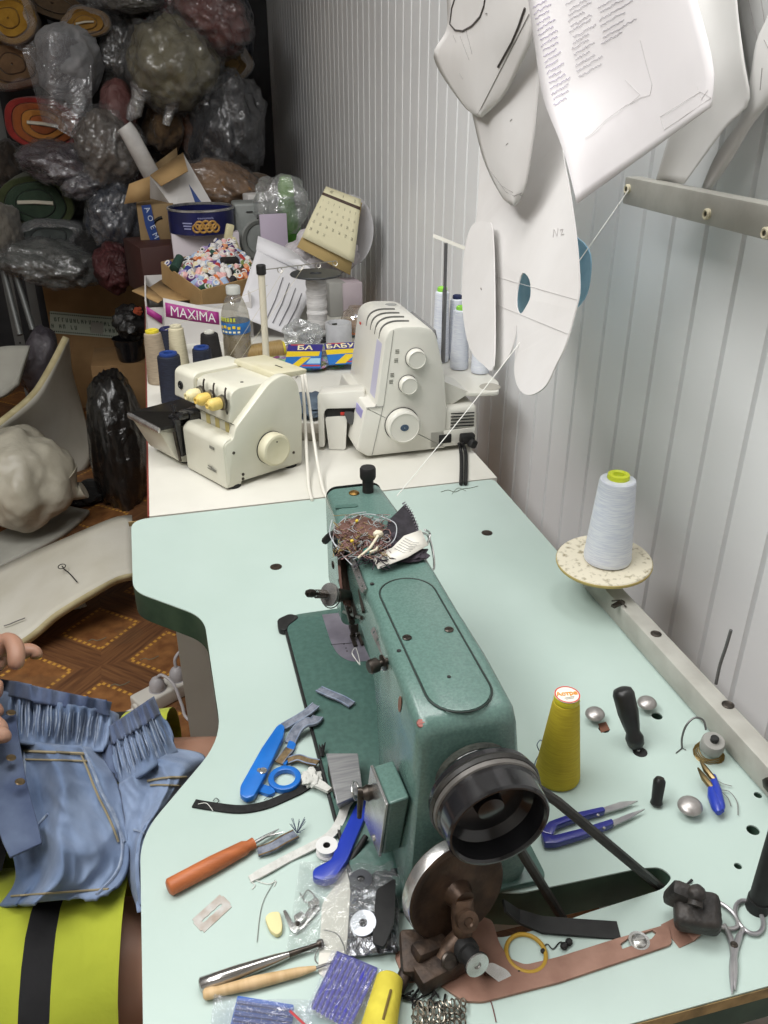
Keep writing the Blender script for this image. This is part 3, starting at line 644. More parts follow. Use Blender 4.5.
def scrib(x, y, L):
    out = []; k = 0.0
    while k < L:
        if rr_.random() > .12: out.append((x+k*.86-rr_.uniform(0, .9)*.5, y-k*.5+rr_.uniform(-1.1, 1.1)))
        k += 1.0
    return out
hw1 = [scrib(533+i*1.15, 8+i*5.4, rr_.uniform(14, 24)) for i in range(19)]
hw2 = [scrib(566+i*.9+rr_.uniform(-2, 2), 4+i*5.6, rr_.uniform(18, 34)) for i in range(14)]
hw3 = [scrib(598+i*.8+rr_.uniform(-2, 2), 8+i*6, rr_.uniform(22, 42)) for i in range(7)]
on(o6, 'handwriting', hw1, S6, ink, .00026, -.0006); on(o6, 'handwriting', hw2, S6, ink2, .00024, -.0006); on(o6, 'handwriting', hw3, S6, ink2, .00024, -.0006)
on(o6, 'pencil_drawing', [[(640, 40), (645, 60), (652, 85), (650, 95), (640, 98), (625, 106), (606, 120), (592, 134), (585, 138)], [(660, 117), (700, 92), (711, 98), (664, 130), (660, 117)], [(697, 86), (701, 100), (708, 90)], [(625, 80), (640, 95), (630, 104)]], S6, mat('faint pencil', 'b5b2b0', .8), .00017, -.0006)
o7, S7 = paper('paper_strip', 'curled white paper strip hanging just behind the right edge of the handwritten sheet', [(690, -90), (694, 0), (690, 60), (672, 125), (655, 182)], [(733, -90), (737, 0), (744, 60), (749, 102), (726, 127), (684, 184)], lambda s, t: .605+.01*math.sin(PI*s)-.015*t, papr2, .0005, 'paper sheet')
o8, S8 = paper('paper_strip', 'narrow white paper strip curving down at the right border above the steel bar', [(790, -60), (772, 5), (757, 40), (751, 72), (742, 115), (716, 155), (700, 192)], [(830, -60), (815, 30), (790, 75), (770, 103), (753, 124), (731, 161), (709, 193)], lambda s, t: .612-.006*math.sin(PI*s), papr2, .0005, 'paper sheet')
on(o8, 'stamp_mark', [lseg((762, 68), (760, 90)), lseg((764, 40), (768, 48))], S8, edgep, .0005)
o9, S9 = paper('tracing_sheet', 'grey tracing sheet with ruled lines hanging rearmost at upper right corner', [(730, -90), (733, -10), (742, 40), (750, 85)], [(860, -90), (850, -10), (830, 40), (800, 85)], lambda s, t: .635, mat('grey tracing paper', 'b6b6b4', .7, 0, 'a8a8a6', vs=8), .0005, 'paper sheet')
on(o9, 'ruled_lines', [[(.1+.03*k, .4), (.3+.03*k, .95)] for k in (0, 4, 9)], S9, edgep, .0005, px=False)

mb = MB()
for a, b in (((497, 277), (577, 300)), ((497, 305), (568, 334))): mb.tube([PX(u, v, x3(u, v)-.0011) for u, v in lseg(a, b, 6)], .0003, 4)
for pl in (((553, 237), (554, 229), (557, 236), (558, 228)), ((560, 230), (563, 229), (561, 235), (564, 234))): mb.tube([PX(u, v, x3(u, v)-.0012) for u, v in pl], .0004, 4)
build('pencil_mark', mb, mat('faint pencil', 'b5b2b0', .8), skp, W=True)
mb = MB(); mb.tube([PX(u, v, x3(u, v)-.0165) for u, v in lseg((481, 288), (481.5, 290), 2)], .0008, 4); build('pin_hole', mb, dink, ovp, W=True)
for q, x in (((488, -64), .40), ((500, -56), .435), ((519, 62), .50), ((600, -84), .43), ((712, -84), .61), ((810, -58), .612), ((800, -84), .635)):
    p = PX(*q, x); mb = MB(); mb.cyl(p+V((-.012, 0, 0)), V((WX+.002, p.y, p.z+.01)), .0025, seg=10); mb.lathe([(.005, 0), (.005, .002)], 14, frame(p+V((-.012, 0, 0)), (-1, 0, 0))); build('wall_peg', mb, dsteel, None, W=True, label='thin steel peg in ribbed wall carrying the paper pieces above the frame', cat='peg', group='steel pegs for the paper patterns')
# ================================================================== white table behind
whit = mat('white laminate', 'd6d4cb', .45, 0, 'cccac0', vs=6)
wt = thing('work_table', 'white laminate work table with dark red edge band behind the mint table', 'table', (.22, 2.1, 0))
mb = MB(); mb.box((.592, 1.95, .025), (.229, 2.222, T-.0125)); build('table_top', mb, whit, wt, W=True)
mb = MB(); mb.box((.003, 1.95, .0255), (-.0685, 2.222, T-.0125)); build('edge_band', mb, mat('dark red edging', '7a3b33', .5), wt, W=True)
for yy in (1.27, 3.15):
    mb = MB(); mb.box((.56, .02, T-.026), (.229, yy, (T-.026)/2)); build('side_panel', mb, whit, wt, W=True)
mb = MB(); mb.tube(smoothpath([PT(*q, .0006) for q in ((163, 476), (166, 470), (170, 466))], 4), .0005, 4); mb.tube(smoothpath([PT(*q, .0006) for q in ((372, 464), (376, 468), (374, 471), (378, 473))], 4), .0005, 4)

# ---------------------------------------------------------------- left serger
ivory = mat('ivory enamel', 'd2d0c1', .38, 0, 'cccab9', vs=12, coat=.15)
ivory2 = mat('yellowed enamel', 'd2cdb4', .45, 0, 'c8c2a3', vs=18)
L_o, L_r = (.058, 1.311, T), (0, 0, math.atan2(.492, .871))
ls = thing('overlock_machine', 'older ivory overlock machine with three yellow tension knobs, at left on white table', 'overlock machine', L_o, L_r)
XZ = M4(((1, 0, 0, 0), (0, 0, -1, 0), (0, 1, 0, 0), (0, 0, 0, 1)))     # prism outline (x,z), extruded towards -y
def pxz(mb, outline, y0, y1, r=.006, bev=0, M=None, mi=0):
    return mb.prism(roundpoly(outline, r, 4), -y1, -y0, M=(M @ XZ) if M is not None else XZ, bev=bev, mi=mi)
mb = MB(); pxz(mb, [(.004, .010), (.164, .004), (.170, .109), (.163, .155), (.150, .170), (.131, .177), (.103, .170), (.028, .108), (.022, .09), (.004, .086)], -.006, .012, [.004, .006, .01, .01, .012, .012, .012, .01, .006, .008], bev=.004)
build('right_housing', mb, ivory, ls, smooth=40)
mb = MB(); pxz(mb, [(.034, .010), (.160, .006), (.163, .150), (.150, .163), (.050, .168), (.036, .162), (.027, .113), (.036, .106)], .010, .114, [.002, .006, .01, .01, .01, .008, .004, .003], bev=.002)
body = build('head_body', mb, ivory, ls, smooth=40)
mb = MB(); pxz(mb, [(.002, .004), (.034, .004), (.034, .090), (.012, .092), (.001, .083)], -.004, .120, [.003, .001, .001, .006, .008], bev=.003); dr = build('looper_cover', mb, ivory, ls, smooth=40)
mb = MB(); mb.box((.0004, .014, .005), (-.0002, .028, .071)); mb.box((.0004, .012, .0022), (-.0002, .04, .033)); mb.box((.0004, .024, .002), (-.0002, .036, .028)); mb.box((.0004, .017, .0045), (-.0002, .03, .030), (.12, 0, 0)); build('printed_mark', mb, mat('grey print', '77766d', .6), dr)
for (yy, zz) in ((.088, .096), (.06, .098), (.03, .094)):
    mb = MB(); mb.box((.001, .012, .026), (.0355, yy, zz)); build('thread_stain', mb, mat('yellow wax stain', 'bcae72', .6), body)
mb = MB(); pxz(mb, [(.030, .116), (.165, .116), (.165, .155), (.150, .166), (.046, .169), (.036, .163)], .124, .186, [.004, .004, .01, .01, .01, .008], bev=.003); arm = build('needle_arm', mb, ivory, ls, smooth=40)
mb = MB(); mb.box((.12, .012, .045), (.10, .119, .138), bev=.003); build('arm_seam', mb, ivory2, ls)
F = frame((.0318, .163, .141), (-1, 0, .12), (0, 0, 1)); mb = MB(); mb.tube([F @ V((.006*math.cos(t), .006*math.sin(t), .0004)) for t in [k*.4 for k in range(16)]], .0014, 6, closed=True); mb.box((.002, .0016, .008), F @ V((0, -.0008, .0004))); mb.box((.0016, .006, .002), F @ V((0, -.001, .0005)))
build('round_emblem', mb, black_m, arm)
mb = MB(); pxz(mb, [(.128, .163), (.196, .160), (.198, .168), (.130, .174)], .012, .135, .003, bev=.001); lid = build('top_lid', mb, ivory2, ls)
mb = MB(); mb.box((.002, .02, .0006), (.165, .05, .1716)); build('lid_slot', mb, black_m, lid)
for q in ((.075, .035), (.06, .105)):
    mb = MB(); mb.lathe([(.003, 0), (.003, .0008)], 12, TR((q[0], q[1], .1665), (0, .05, 0))); build('top_screw', mb, black_m, body)
# tension units
for i, (yy, zz, c) in enumerate(((.086, .146, 'dcd2a4'), (.056, .146, 'd9bb62'), (.022, .146, 'd6bd6c'))):
    F = frame((.032, yy, zz), (-1, 0, .05)); mb = MB()
    mb.lathe([(.0035, 0), (.0115, .004), (.0135, .0055), (.012, .0065), (.004, .0065), (.004, .008), (.0125, .0085), (.0125, .0105), (.004, .012)], 24, F); u = build('tension_disc', mb, mat('dull steel disc', '8f8b80', .35, .8), ls)
    mb = MB(); mb.lathe([(.004, .010), (.0095, .012), (.0105, .016), (.0105, .028), (.0085, .032), (.006, .034), (.006, .037), (.004, .0375), (.003, .034)], 24, F); build('tension_knob', mb, mat('yellow knob '+c, c, .45), u)
    mb = MB(); mb.tube(smoothpath([(.030, yy-.004, zz-.020), (.024, yy-.010, zz-.008), (.024, yy-.011, zz+.006), (.028, yy-.006, zz+.019), (.033, yy-.002, zz+.024)], 4), .0016, 6); build('thread_hook', mb, dsteel, u)
mb = MB(); mb.tube([(.029, .0, .112), (.029, .112, .112)], .0007, 4); mb.tube([(.034, .114, .114), (.037, .114, .163)], .0007, 4); build('panel_seam', mb, black_m, body)
# left base, black cloth plate with chrome lip, knife
mb = MB(); pxz(mb, [(-.034, .079), (.15, .079), (.15, .006), (.012, .004), (-.004, .012)], .140, .238, [.003, .004, .004, .01, .01], bev=.002); build('left_base', mb, ivory, ls)
mb = MB(); mb.box((.14, .12, .07), (.085, .18, .045)); mb.box((.06, .02, .075), (.05, .13, .045)); build('inner_works', mb, black_m, ls)
mb = MB(); mb.prism(roundpoly([(-.034, .135), (.10, .118), (.125, .24), (-.030, .243)], .006, 4), .0792, .0855, bev=.001); cp = build('cloth_plate', mb, mat('black cloth plate', '1d1c1a', .3, .2), ls)
mb = MB(); mb.box((.007, .108, .010), (-.035, .189, .0805), bev=.0025); build('chrome_lip', mb, chrome, cp)
mb = MB(); mb.box((.012, .010, .075), (-.002, .128, .062), (.06, -.12, 0), bev=.002); mb.box((.02, .022, .012), (.004, .125, .102), bev=.003); mb.cyl((-.006, .128, .11), (-.006, .131, .122), .004); mb.box((.03, .03, .018), (.03, .13, .096), bev=.004); mb.box((.012, .035, .006), (.012, .148, .090), (0, 0, .5), bev=.001)
build('knife_arm', mb, black_en, ls)
mb = MB(); mb.box((.005, .004, .06), (-.0085, .128, .045), (.06, -.12, 0), bev=.001); build('knife_blade', mb, dsteel, ls)
# hand wheel and feet
F = frame((.096, -.006, .054), (0, -1, .0)); mb = MB(); mb.lathe([(.026, -.002), (.0285, .000), (.0290, .004), (.0290, .016), (.0275, .0195), (.024, .0205), (.0225, .0195), (.002, .0195)], 40, F); hwl = build('hand_wheel', mb, ivory2, ls)
mb = MB(); mb.lathe([(.0002, .0195), (.0015, .0198), (.0015, .0195)], 8, F @ M4.Translation((.0, .016, 0)), caps=False); mb.lathe([(.0295, -.0045), (.0297, .0015), (.029, .0015)], 40, F, caps=False); build('wheel_gap', mb, black_m, hwl)
for q in ((.022, .008), (.025, .155), (.145, .01), (.145, .2)):
    mb = MB(); mb.lathe([(.014, 0), (.0125, .006), (.009, .0095)], 20, TR((q[0], q[1], 0))); build('rubber_foot', mb, black_m, ls)
for q in ((.145, .03), (.034, .014), (.02, .066), (.035, .022)):
    mb = MB(); mb.lathe([(.0028, 0), (.0026, .0012)], 12, frame((q[0], -.0058, q[1]), (0, -1, 0))); build('panel_screw', mb, dsteel, ls)
# thread pole with its wire of loops, rising behind the left serger
pt_, pb2 = PY(261, 268, 1.85), PY(268, 388, 1.85); mb = MB(); mb.cyl((pt_.x, 1.85, pt_.z-.012), (pb2.x, 1.85, T+.0), .0075, .0075); mb.lathe([(.016, 0), (.016, .004), (.01, .006)], 20, TR((pb2.x, 1.85, T))); pole = build('thread_pole', mb, mat('ivory tube', 'cfc9b6', .4), ls, W=True)
mb = MB(); mb.lathe([(.0085, 0), (.0105, .002), (.0105, .019), (.009, .021)], 18, TR((pt_.x, 1.85, pt_.z-.014))); build('pole_cap', mb, black_m, pole, W=True)
g0 = V((pt_.x+.006, 1.85, pt_.z-.004)); g1_ = PY(335, 261, 1.86); mb = MB(); mb.tube([g0, g1_], .0011, 6)
for k in (.22, .5, .76, 1.0):
    c = g0.lerp(g1_, k); mb.tube([c+V((.005*math.cos(t), .002*math.sin(t), -.005+.005*math.sin(t))) for t in [j*.45 for j in range(14)]], .001, 5, closed=True)
build('guide_wire', mb, mat('guide wire', 'a5a29a', .3, .7), pole, W=True)
for (a, b) in (((268, 285), (165, 330)), ((285, 268), (205, 395)), ((305, 265), (230, 375))):
    A, B = PY(*a, 1.852), PY(*b, 1.80 if b[1] < 380 else 1.45); mb = MB(); mb.tube([A, B], .00035, 4); build('loose_thread', mb, mat('fine ivory thread', 'bdb59c', .7), pole, W=True)

# ---------------------------------------------------------------- right serger
swhite = mat('clean white plastic', 'dad8cf', .32, 0, 'd5d3c9', vs=10, coat=.2)
lav = mat('lavender panel', '9c97c8', .45)
R_o, R_r = (.309, 1.378, T), (0, 0, math.radians(1.0))
rs = thing('overlock_machine', 'newer white overlock machine with three round dials and a spool tray, against ribbed wall', 'overlock machine', R_o, R_r)
RX = [(.014, .006), (.165, .006), (.165, .084), (.158, .154), (.141, .222), (.130, .236), (.112, .241), (.072, .243), (.055, .238), (.047, .226), (.030, .103), (.012, .103), (-.008, .022)]
mb = MB(); pxz(mb, RX, 0, .20, [.004, .004, .004, .004, .012, .01, .01, .012, .012, .012, .002, .003, .006], bev=.005); bodyr = build('body', mb, swhite, rs, smooth=40)
mb = MB(); mb.tube([(.028, -.0006, .101), (.031, -.0006, .106), (.031, -.0006, .101), (.012, -.0006, .1015)], .0008, 4); mb.tube([(.043, -.0004, .101), (.022, -.0004, .008)], .0006, 4); mb.tube([(.044, -.0004, .101), (.062, -.0004, .238)], .0005, 4); mb.tube([(.03, -.0006, .1015), (.044, -.0006, .1015)], .0007, 4); build('body_seam', mb, mat('grey seam', '8d8d88', .6), bodyr)
for yy in (.035, .065, .095, .125):
    mb = MB(); mb.tube(smoothpath([(.10, yy, .2425), (.078, yy, .244), (.062, yy, .242), (.050, yy, .233), (.046, yy, .215)], 4), .0016, 6); build('thread_groove', mb, mat('groove grey', '5f5f5c', .5), bodyr)
mb = MB(); mb.box((.001, .034, .10), (.0385, .030, .162), (0, .138, 0)); build('thread_chart', mb, mat('pale lavender chart', 'bdbbd0', .45), bodyr)
mb = MB(); mb.loft([[(.0005, .012, .035), (.0095, .012, .092), (.0095, .06, .092), (.0005, .03, .035)], [(-.001, .012, .0353), (.008, .012, .0923), (.008, .06, .0923), (-.001, .03, .0353)]]); build('cover_sticker', mb, lav, bodyr)
mb = MB(); mb.box((.002, .016, .05), (-.002, .10, .06), (0, .27, 0)); mb.box((.002, .004, .006), (.044, .20, .215)); build('printed_mark', mb, mat('pale print', '9b9ba8', .6), bodyr)
mb = MB(); mb.box((.0012, .009, .004), (.0435, .165, .21), (0, .138, 0)); build('red_mark', mb, mat('red print', 'c0392f', .5), bodyr)
mb = MB(); mb.lathe([(.002, 0), (.012, .0006), (.013, .0012), (.002, .0016)], 20, TR((.10, .165, .2405), (0, 0, 0), (1.2, .8, 1))); build('top_recess', mb, mat('grey recess', '8f8f8c', .5), bodyr)
mb = MB(); mb.box((.006, .14, .02), (.152, .11, .212), (0, -.25, 0), bev=.002); build('carry_handle', mb, mat('grey handle', '7c7c7c', .45), rs)
for name_, c, r_, th in (('width_dial', (.1015, .186), .0175, .014), ('length_dial', (.088, .139), .0165, .014), ('hand_wheel', (.078, .064), .031, .020)):
    F = frame((c[0], -.0005, c[1]), (0, -1, 0)); mb = MB(); mb.lathe([(r_*.93, -.001), (r_, .001), (r_, th-.003), (r_*.9, th), (r_*.86, th+.0005), (r_*.84, th-.0005), (.001, th-.0005)], 40, F); d_ = build(name_, mb, swhite, rs)
    mb = MB(); mb.lathe([(r_*1.02, -.001), (r_*1.05, .0012), (r_, .0014)], 36, F, caps=False); build('dial_gap', mb, mat('dark gap', '3a3a38', .6), d_)
    if name_ == 'hand_wheel': mb = MB(); mb.lathe([(.008, th-.0008), (.0078, th+.0004), (.001, th+.0004)], 20, F @ TR((0, 0, 0), (0, 0, 0), (1, .8, 1)), caps=False); build('wheel_emblem', mb, mat('blue grey emblem', '3f5166', .4), d_)
mb = MB()
for (x0, z0) in ((.069, .197), (.067, .181), (.06, .155), (.058, .143)):
    for k in range(3): mb.box((.007, .0004, .0013), (x0, -.0003, z0+k*.0028))
build('dial_print', mb, mat('grey print', '77766d', .6), bodyr)
mb = MB(); mb.box((.085, .15, .078), (.189, .078, .046), bev=.010, seg=4, taper=(.9, .96)); mh = build('motor_housing', mb, swhite, rs)
for k in range(7):
    mb = MB(); mb.box((.046, .0012, .0022), (.197, .0026+.0004*k*.0, .072-k*.0062), (0, .05, 0)); build('vent_slot', mb, black_m, mh)
mb = MB(); mb.box((.088, .003, .032), (.178, .0015, .026), bev=.001); sp_ = build('power_panel', mb, swhite, mh)
mb = MB(); mb.box((.024, .003, .017), (.163, -.0005, .026), bev=.001); build('power_switch', mb, black_m, sp_)
mb = MB(); mb.box((.028, .016, .019), (.2035, -.009, .026), bev=.004); mb.box((.016, .014, .016), (.211, -.018, .018), (0, .5, .3), bev=.004); plug = build('power_plug', mb, black_m, mh)
mb = MB()
for du in (0, 4.5): mb.tube(smoothpath([PT(459+du*.7, 443, .022), PT(461+du, 452, .006), PT(461.5+du, 466, .004), PT(461+du, 484, .004)], 6), .0034, 8)
build('power_cord', mb, black_m, plug, W=True)
# spool tray, bracket and telescopic pole
mb = MB(); mb.prism(roundpoly([(.190, .03), (.222, .012), (.268, .006), (.290, .060), (.290, .245), (.205, .245)], .010, 4), .098, .106, bev=.002); tr_ = build('spool_tray', mb, swhite, rs)
mb = MB(); mb.loft([[(.155, .02, .135), (.155, .10, .135), (.165, .10, .075), (.165, .02, .075)], [(.215, .02, .105), (.215, .10, .105), (.205, .10, .098), (.205, .02, .098)]]); build('tray_bracket', mb, swhite, rs)
mb = MB(); mb.lathe([(.019, 0), (.02, .001), (.017, .0025), (.004, .002)], 28, TR((.262, .036, .1055))); build('spool_seat', mb, mat('grey felt seat', 'a9a59a', .8), tr_)
p0_ = PY(443, 362, 1.50); p1_ = PY(446, 243, 1.50); mb = MB(); mb.cyl(p0_, p0_.lerp(p1_, .62), .0042); mb.cyl(p0_.lerp(p1_, .6), p1_, .0032); tp = build('telescopic_pole', mb, mat('grey steel pole', '77777a', .3, .7), rs, W=True)
mb = MB(); a_ = PY(434, 234, 1.52); b_ = PY(474, 250, 1.48); ribbon(mb, [a_, a_.lerp(b_, .3), a_.lerp(b_, .6), b_], [.004, .010, .010, .008], .006, side=(0, 1, 0)); build('thread_guide_bar', mb, swhite, tp, W=True)
gcap = mat('bright green cap', '8fd04e', .4); ncap = mat('navy cap', '232b4d', .4)
RM = TR(R_o, R_r)
def oncone(q, topv, cap, lab, k=1.0):
    c = PZ(q[0], q[1], T+.1068); d = ray(q[0]+1, topv); s_ = math.hypot(c.x, c.y)/math.hypot(d.x, d.y); h = (CAM.z+d.z*s_-c.z)/1.04
    return cone('thread_cone', lab, 'thread cone', c, .0185*k, .0145*k, h, wthread, cap, None, capr=.72, seg=28)
oncone((440, 361), 287, gcap, 'white thread cone with green cap on serger tray, farthest left of the pole', .95)
oncone((455, 358), 295, ncap, 'white thread cone with navy cap just behind the telescopic pole of white serger', .95)
oncone((459, 368), 306, gcap, 'white thread cone with green cap on serger tray, right of the pole', 1.0)
oncone((480, 372), 312, gcap, 'white thread cone on serger tray partly hidden by the hanging oval card', 1.0)
# white cords hanging between the two sergers
for pth, lab in (([PT(296, 377, .10), PT(301, 374, .12), PT(303, 385, .11), PT(305, 420, .07), PT(307, 460, .02), PT(309, 488, .004), PT(312, 500, .003)], 'white cable hanging nearest the ivory serger, left one of two'), ([PT(299, 376, .12), PT(304, 373, .122), PT(307, 388, .11), PT(312, 425, .07), PT(318, 465, .02), PT(324, 492, .004), PT(330, 500, .003)], 'white cable hanging nearest the plastic case, right one of two')):
    mb = MB(); mb.tube(smoothpath(pth, 6), .0028, 8); build('white_cable', mb, mat('white cord', 'd9d6cc', .45), None, W=True, label=lab, cat='cable')
# white plastic case with a dark opening, and its card with a green bottle
cs = thing('plastic_case', 'white open plastic case with dark slot between the two overlock machines', 'case', PT(340, 415))
F = frame(PT(336, 425, .045), (-.25, -.85, .1), (1, -.25, 0)); mb = MB()
mb.prism(roundpoly([(-.032, .062), (.055, .068), (.055, .036), (-.016, .034), (-.021, .026), (-.021, -.04), (-.032, -.04)], .006, 4), -.05, .012, M=F, bev=.001); build('shell', mb, swhite, cs, W=True)
mb = MB(); mb.prism(roundpoly([(-.021, .033), (.055, .036), (.055, .02), (-.019, .016)], .003, 3), -.045, .006, M=F); build('dark_slot', mb, black_m, cs, W=True)
mb = MB(); mb.prism(roundpoly([(-.019, .017), (.022, .02), (.018, -.045), (-.013, -.045)], .004, 3), .002, .010, M=F); fr = build('front_card', mb, swhite, cs, W=True)
mb = MB(); mb.prism(roundpoly([(.016, .028), (.034, .028), (.034, .004), (.024, .006)], .004, 3), .0, .014, M=F); build('latch', mb, mat('grey latch', '4a4a4a', .4), cs, W=True)
mb = MB(); mb.box((.009, .003, .006), F @ V((.014, .024, .009)), bev=.001); build('red_button', mb, mat('red print', 'c0392f', .5), cs, W=True)
bo = thing('oil_bottle', 'tiny green-filled bottle standing on a round white base by the plastic case', 'bottle', PT(331, 434)); mb = MB()
mb.lathe([(.020, 0), (.0205, .002), (.017, .0035), (.006, .004)], 28, TR(PT(331, 434))); build('round_base', mb, swhite, bo, W=True)
mb = MB(); c = PT(331, 433, .004); mb.lathe([(.006, 0), (.0065, .002), (.0065, .036), (.006, .038)], 18, TR(c, (.05, -.12, 0))); build('liquid_body', mb, mat('green liquid', '6b8f4e', .15, 0, '557a3e', vs=80, coat=.5), bo, W=True)
mb = MB(); mb.lathe([(.0065, .038), (.006, .044), (.003, .047), (.0025, .054)], 18, TR(c, (.05, -.12, 0))); build('nozzle', mb, mat('clear nozzle', 'cfd6cf', .2), bo, W=True)
mb = MB(); mb.box((.06, .05, .018), PT(312, 432, .009), (0, 0, -.35), bev=.002); build('grey_box', mb, mat('grey card', 'b3ada0', .7), None, W=True, label='flat grey box lying under the white plastic case beside hanging cords', cat='box')
# folded blue-grey cloth behind the cords
mb = MB(); mb.blob(PT(312, 405, .014), (.038, .055, .014), amp=.35, fr=2.5, seed=3, sub=4, sq=.7); build('folded_cloth', mb, mat('slate cloth', '5d6b78', .85, 0, '3f4a57', vs=25, bump=.2, bs=60), None, W=True, label='folded slate blue cloth lying behind the white cords', cat='cloth')

# ---------------------------------------------------------------- booklets and printed bag
pur = mat('print purple', '3b3580', .4); yel = mat('print yellow', 'e3c52e', .4); blu = mat('print blue', '2f6fb8', .4); lbl = mat('print pale blue', '9fc6dc', .4); rdp = mat('print red', 'b8404a', .4); wprint = mat('print cream', 'efe6b8', .4)
def booklet(lab, cen, rot, size, txt, th=.004, tilt=(0, 0)):
    w_, h_ = size; t = thing('booklet', lab, 'booklet', cen, (tilt[0], tilt[1], rot), 'booklets on the white table')
    mb = MB(); mb.box((w_, h_, th), (0, 0, th/2), bev=.0006); build('cover', mb, blu, t)
    z = th+.0002
    mb = MB(); mb.prism([(-w_/2, h_*.18), (w_/2, h_*.18), (w_/2, h_/2), (-w_/2, h_/2)], z-.0004, z); build('title_band', mb, pur, t)
    mb = MB(); mb.prism([(-w_/2, -h_*.06), (w_*.42, -h_*.02), (w_*.45, h_*.18), (-w_/2, h_*.18)], z-.0004, z); mb.prism([(-w_*.35, -h_*.5), (-w_*.1, -h_*.5), (w_*.2, -h_*.08), (-w_*.05, -h_*.08)], z-.0004, z+.0002); build('yellow_field', mb, yel, t)
    mb = MB(); mb.prism([(w_*.1, -h_*.35), (w_*.48, -h_*.35), (w_*.48, -h_*.12), (w_*.2, -h_*.12)], z-.0004, z+.0001); build('pale_field', mb, lbl, t)
    mb = MB(); mb.text(txt, h_*.27, TR((0, h_*.33, z+.0003)), bold=.0006, sx=1.0); build('lettering', mb, wprint, t)
    mb = MB(); mb.box((w_*.4, h_*.05, .0004), (-w_*.22, h_*.47, z)); mb.box((w_*.5, h_*.06, .0006), (.02, -h_*.44, z)); build('red_strip', mb, rdp, t)
    return t
booklet('blue and yellow booklet with purple title band reading БА, beside the ivory serger', PT(304, 357, .026), -.25, (.085, .11), 'БА', tilt=(.22, 0))
booklet('blue and yellow booklet with purple title БАБУШ, beside the white serger', PT(347, 354, .028), -.08, (.10, .10), 'БАБУШ', tilt=(.22, 0))
conf = mat('printed plastic', '5a7d86', .35, coat=.3)
def confetti():
    m = mat('gaudy printed bag', '7c8f86', .3, coat=.4, cbump=.5, cbs=60); nt = m.node_tree; N = nt.nodes; L = nt.links
    tc = N.new('ShaderNodeTexCoord'); vr = N.new('ShaderNodeTexVoronoi'); vr.inputs['Scale'].default_value = 60; L.new(tc.outputs['Object'], vr.inputs[0])
    hs = N.new('ShaderNodeHueSaturation'); hs.inputs['Saturation'].default_value = .75; hs.inputs['Value'].default_value = .55; L.new(vr.outputs['Color'], hs.inputs['Color']); L.new(hs.outputs[0], N['Principled BSDF'].inputs['Base Color']); return m
mb = MB(); mb.blob(PT(300, 358, .010), (.115, .085, .011), amp=.3, fr=3, seed=5, sq=.6); mb2 = mb; build('printed_bag', mb, confetti(), None, W=True, label='crumpled multicoloured printed plastic bag under the booklets', cat='bag')
mb = MB(); mb.box((.16, .10, .0025), PT(372, 330, .0013), (0, 0, .3)); build('pale_blue_sheet', mb, mat('pale blue paper', 'a9c9d6', .6), None, W=True, label='pale blue sheet lying beyond the booklets under the tape roll', cat='paper')

# ---------------------------------------------------------------- thread cones beside the left serger
navy_t = mat('navy thread', '171a26', .75, 0, '22283a', vs=80, stretch=(1, 1, 10), bump=.08, bs=150); blk_t = mat('black thread', '1a1818', .75, 0, '242121', vs=80, stretch=(1, 1, 10))
bei_t = mat('beige thread', 'a4957f', .75, 0, '8f8270', vs=60, stretch=(1, 1, 10), bump=.08, bs=150); cre_t = mat('cream thread', 'cfc7ac', .75, 0, 'c2b99b', vs=60, stretch=(1, 1, 10), bump=.08, bs=150)
gold_t = mat('gold thread', '9c8350', .5, 0, '84693a', vs=60, stretch=(1, 1, 16), sheen=.3, bump=.08, bs=150)
bcap = mat('blue plastic cap', '27407f', .35); ycap = mat('yellow plastic cap', 'd6c53c', .4); wcap = mat('white plastic cap', 'd0cfc6', .4); ccap = mat('cream plastic core', 'c9c3a9', .5); purc = mat('dark blue core', '2c2f58', .4)
G = 'thread cones beside the ivory serger'
cone('thread_cone', 'beige thread cone with yellow core at the left edge of white table', 'thread cone', PT(160, 382), .027, .019, .118, bei_t, ycap, G, lean=(0, -.03), capr=.8)
cone('thread_cone', 'cream thread cone with cream core standing behind the navy cones', 'thread cone', PT(181, 374), .024, .017, .113, cre_t, ccap, G, capr=.8)
cone('thread_cone', 'tall navy thread cone with blue cap standing beside black cloth plate of serger', 'thread cone', PT(174, 403), .026, .0235, .108, navy_t, bcap, G, capr=.82)
cone('thread_cone', 'short navy thread cone with blue cap between cream cone and black cone', 'thread cone', PT(205, 384), .023, .021, .085, navy_t, bcap, G, capr=.85)
cone('thread_cone', 'black thread cone with white cap next to water bottle', 'thread cone', PT(213, 374), .030, .020, .100, blk_t, wcap, G, capr=.6)
cone('thread_cone', 'navy thread cone with dark blue core hidden behind beige and cream cones', 'thread cone', PT(171, 357), .030, .024, .072, navy_t, purc, G, capr=.85)
gl = thing('thread_cone', 'gold thread cone with yellow base lying on its side behind the pole', 'thread cone', PT(284, 350, .026), (0, -PI/2, .10)); mb = MB()
mb.lathe([(.017, .004), (.026, .006), (.026, .012), (.020, .105), (.012, .108)], 28); build('thread_winding', mb, gold_t, gl)
mb = MB(); mb.lathe([(.010, -.002), (.0205, -.001), (.0225, .003), (.0225, .0065), (.01, .007)], 28, caps=False); build('core_cap', mb, ycap, gl)

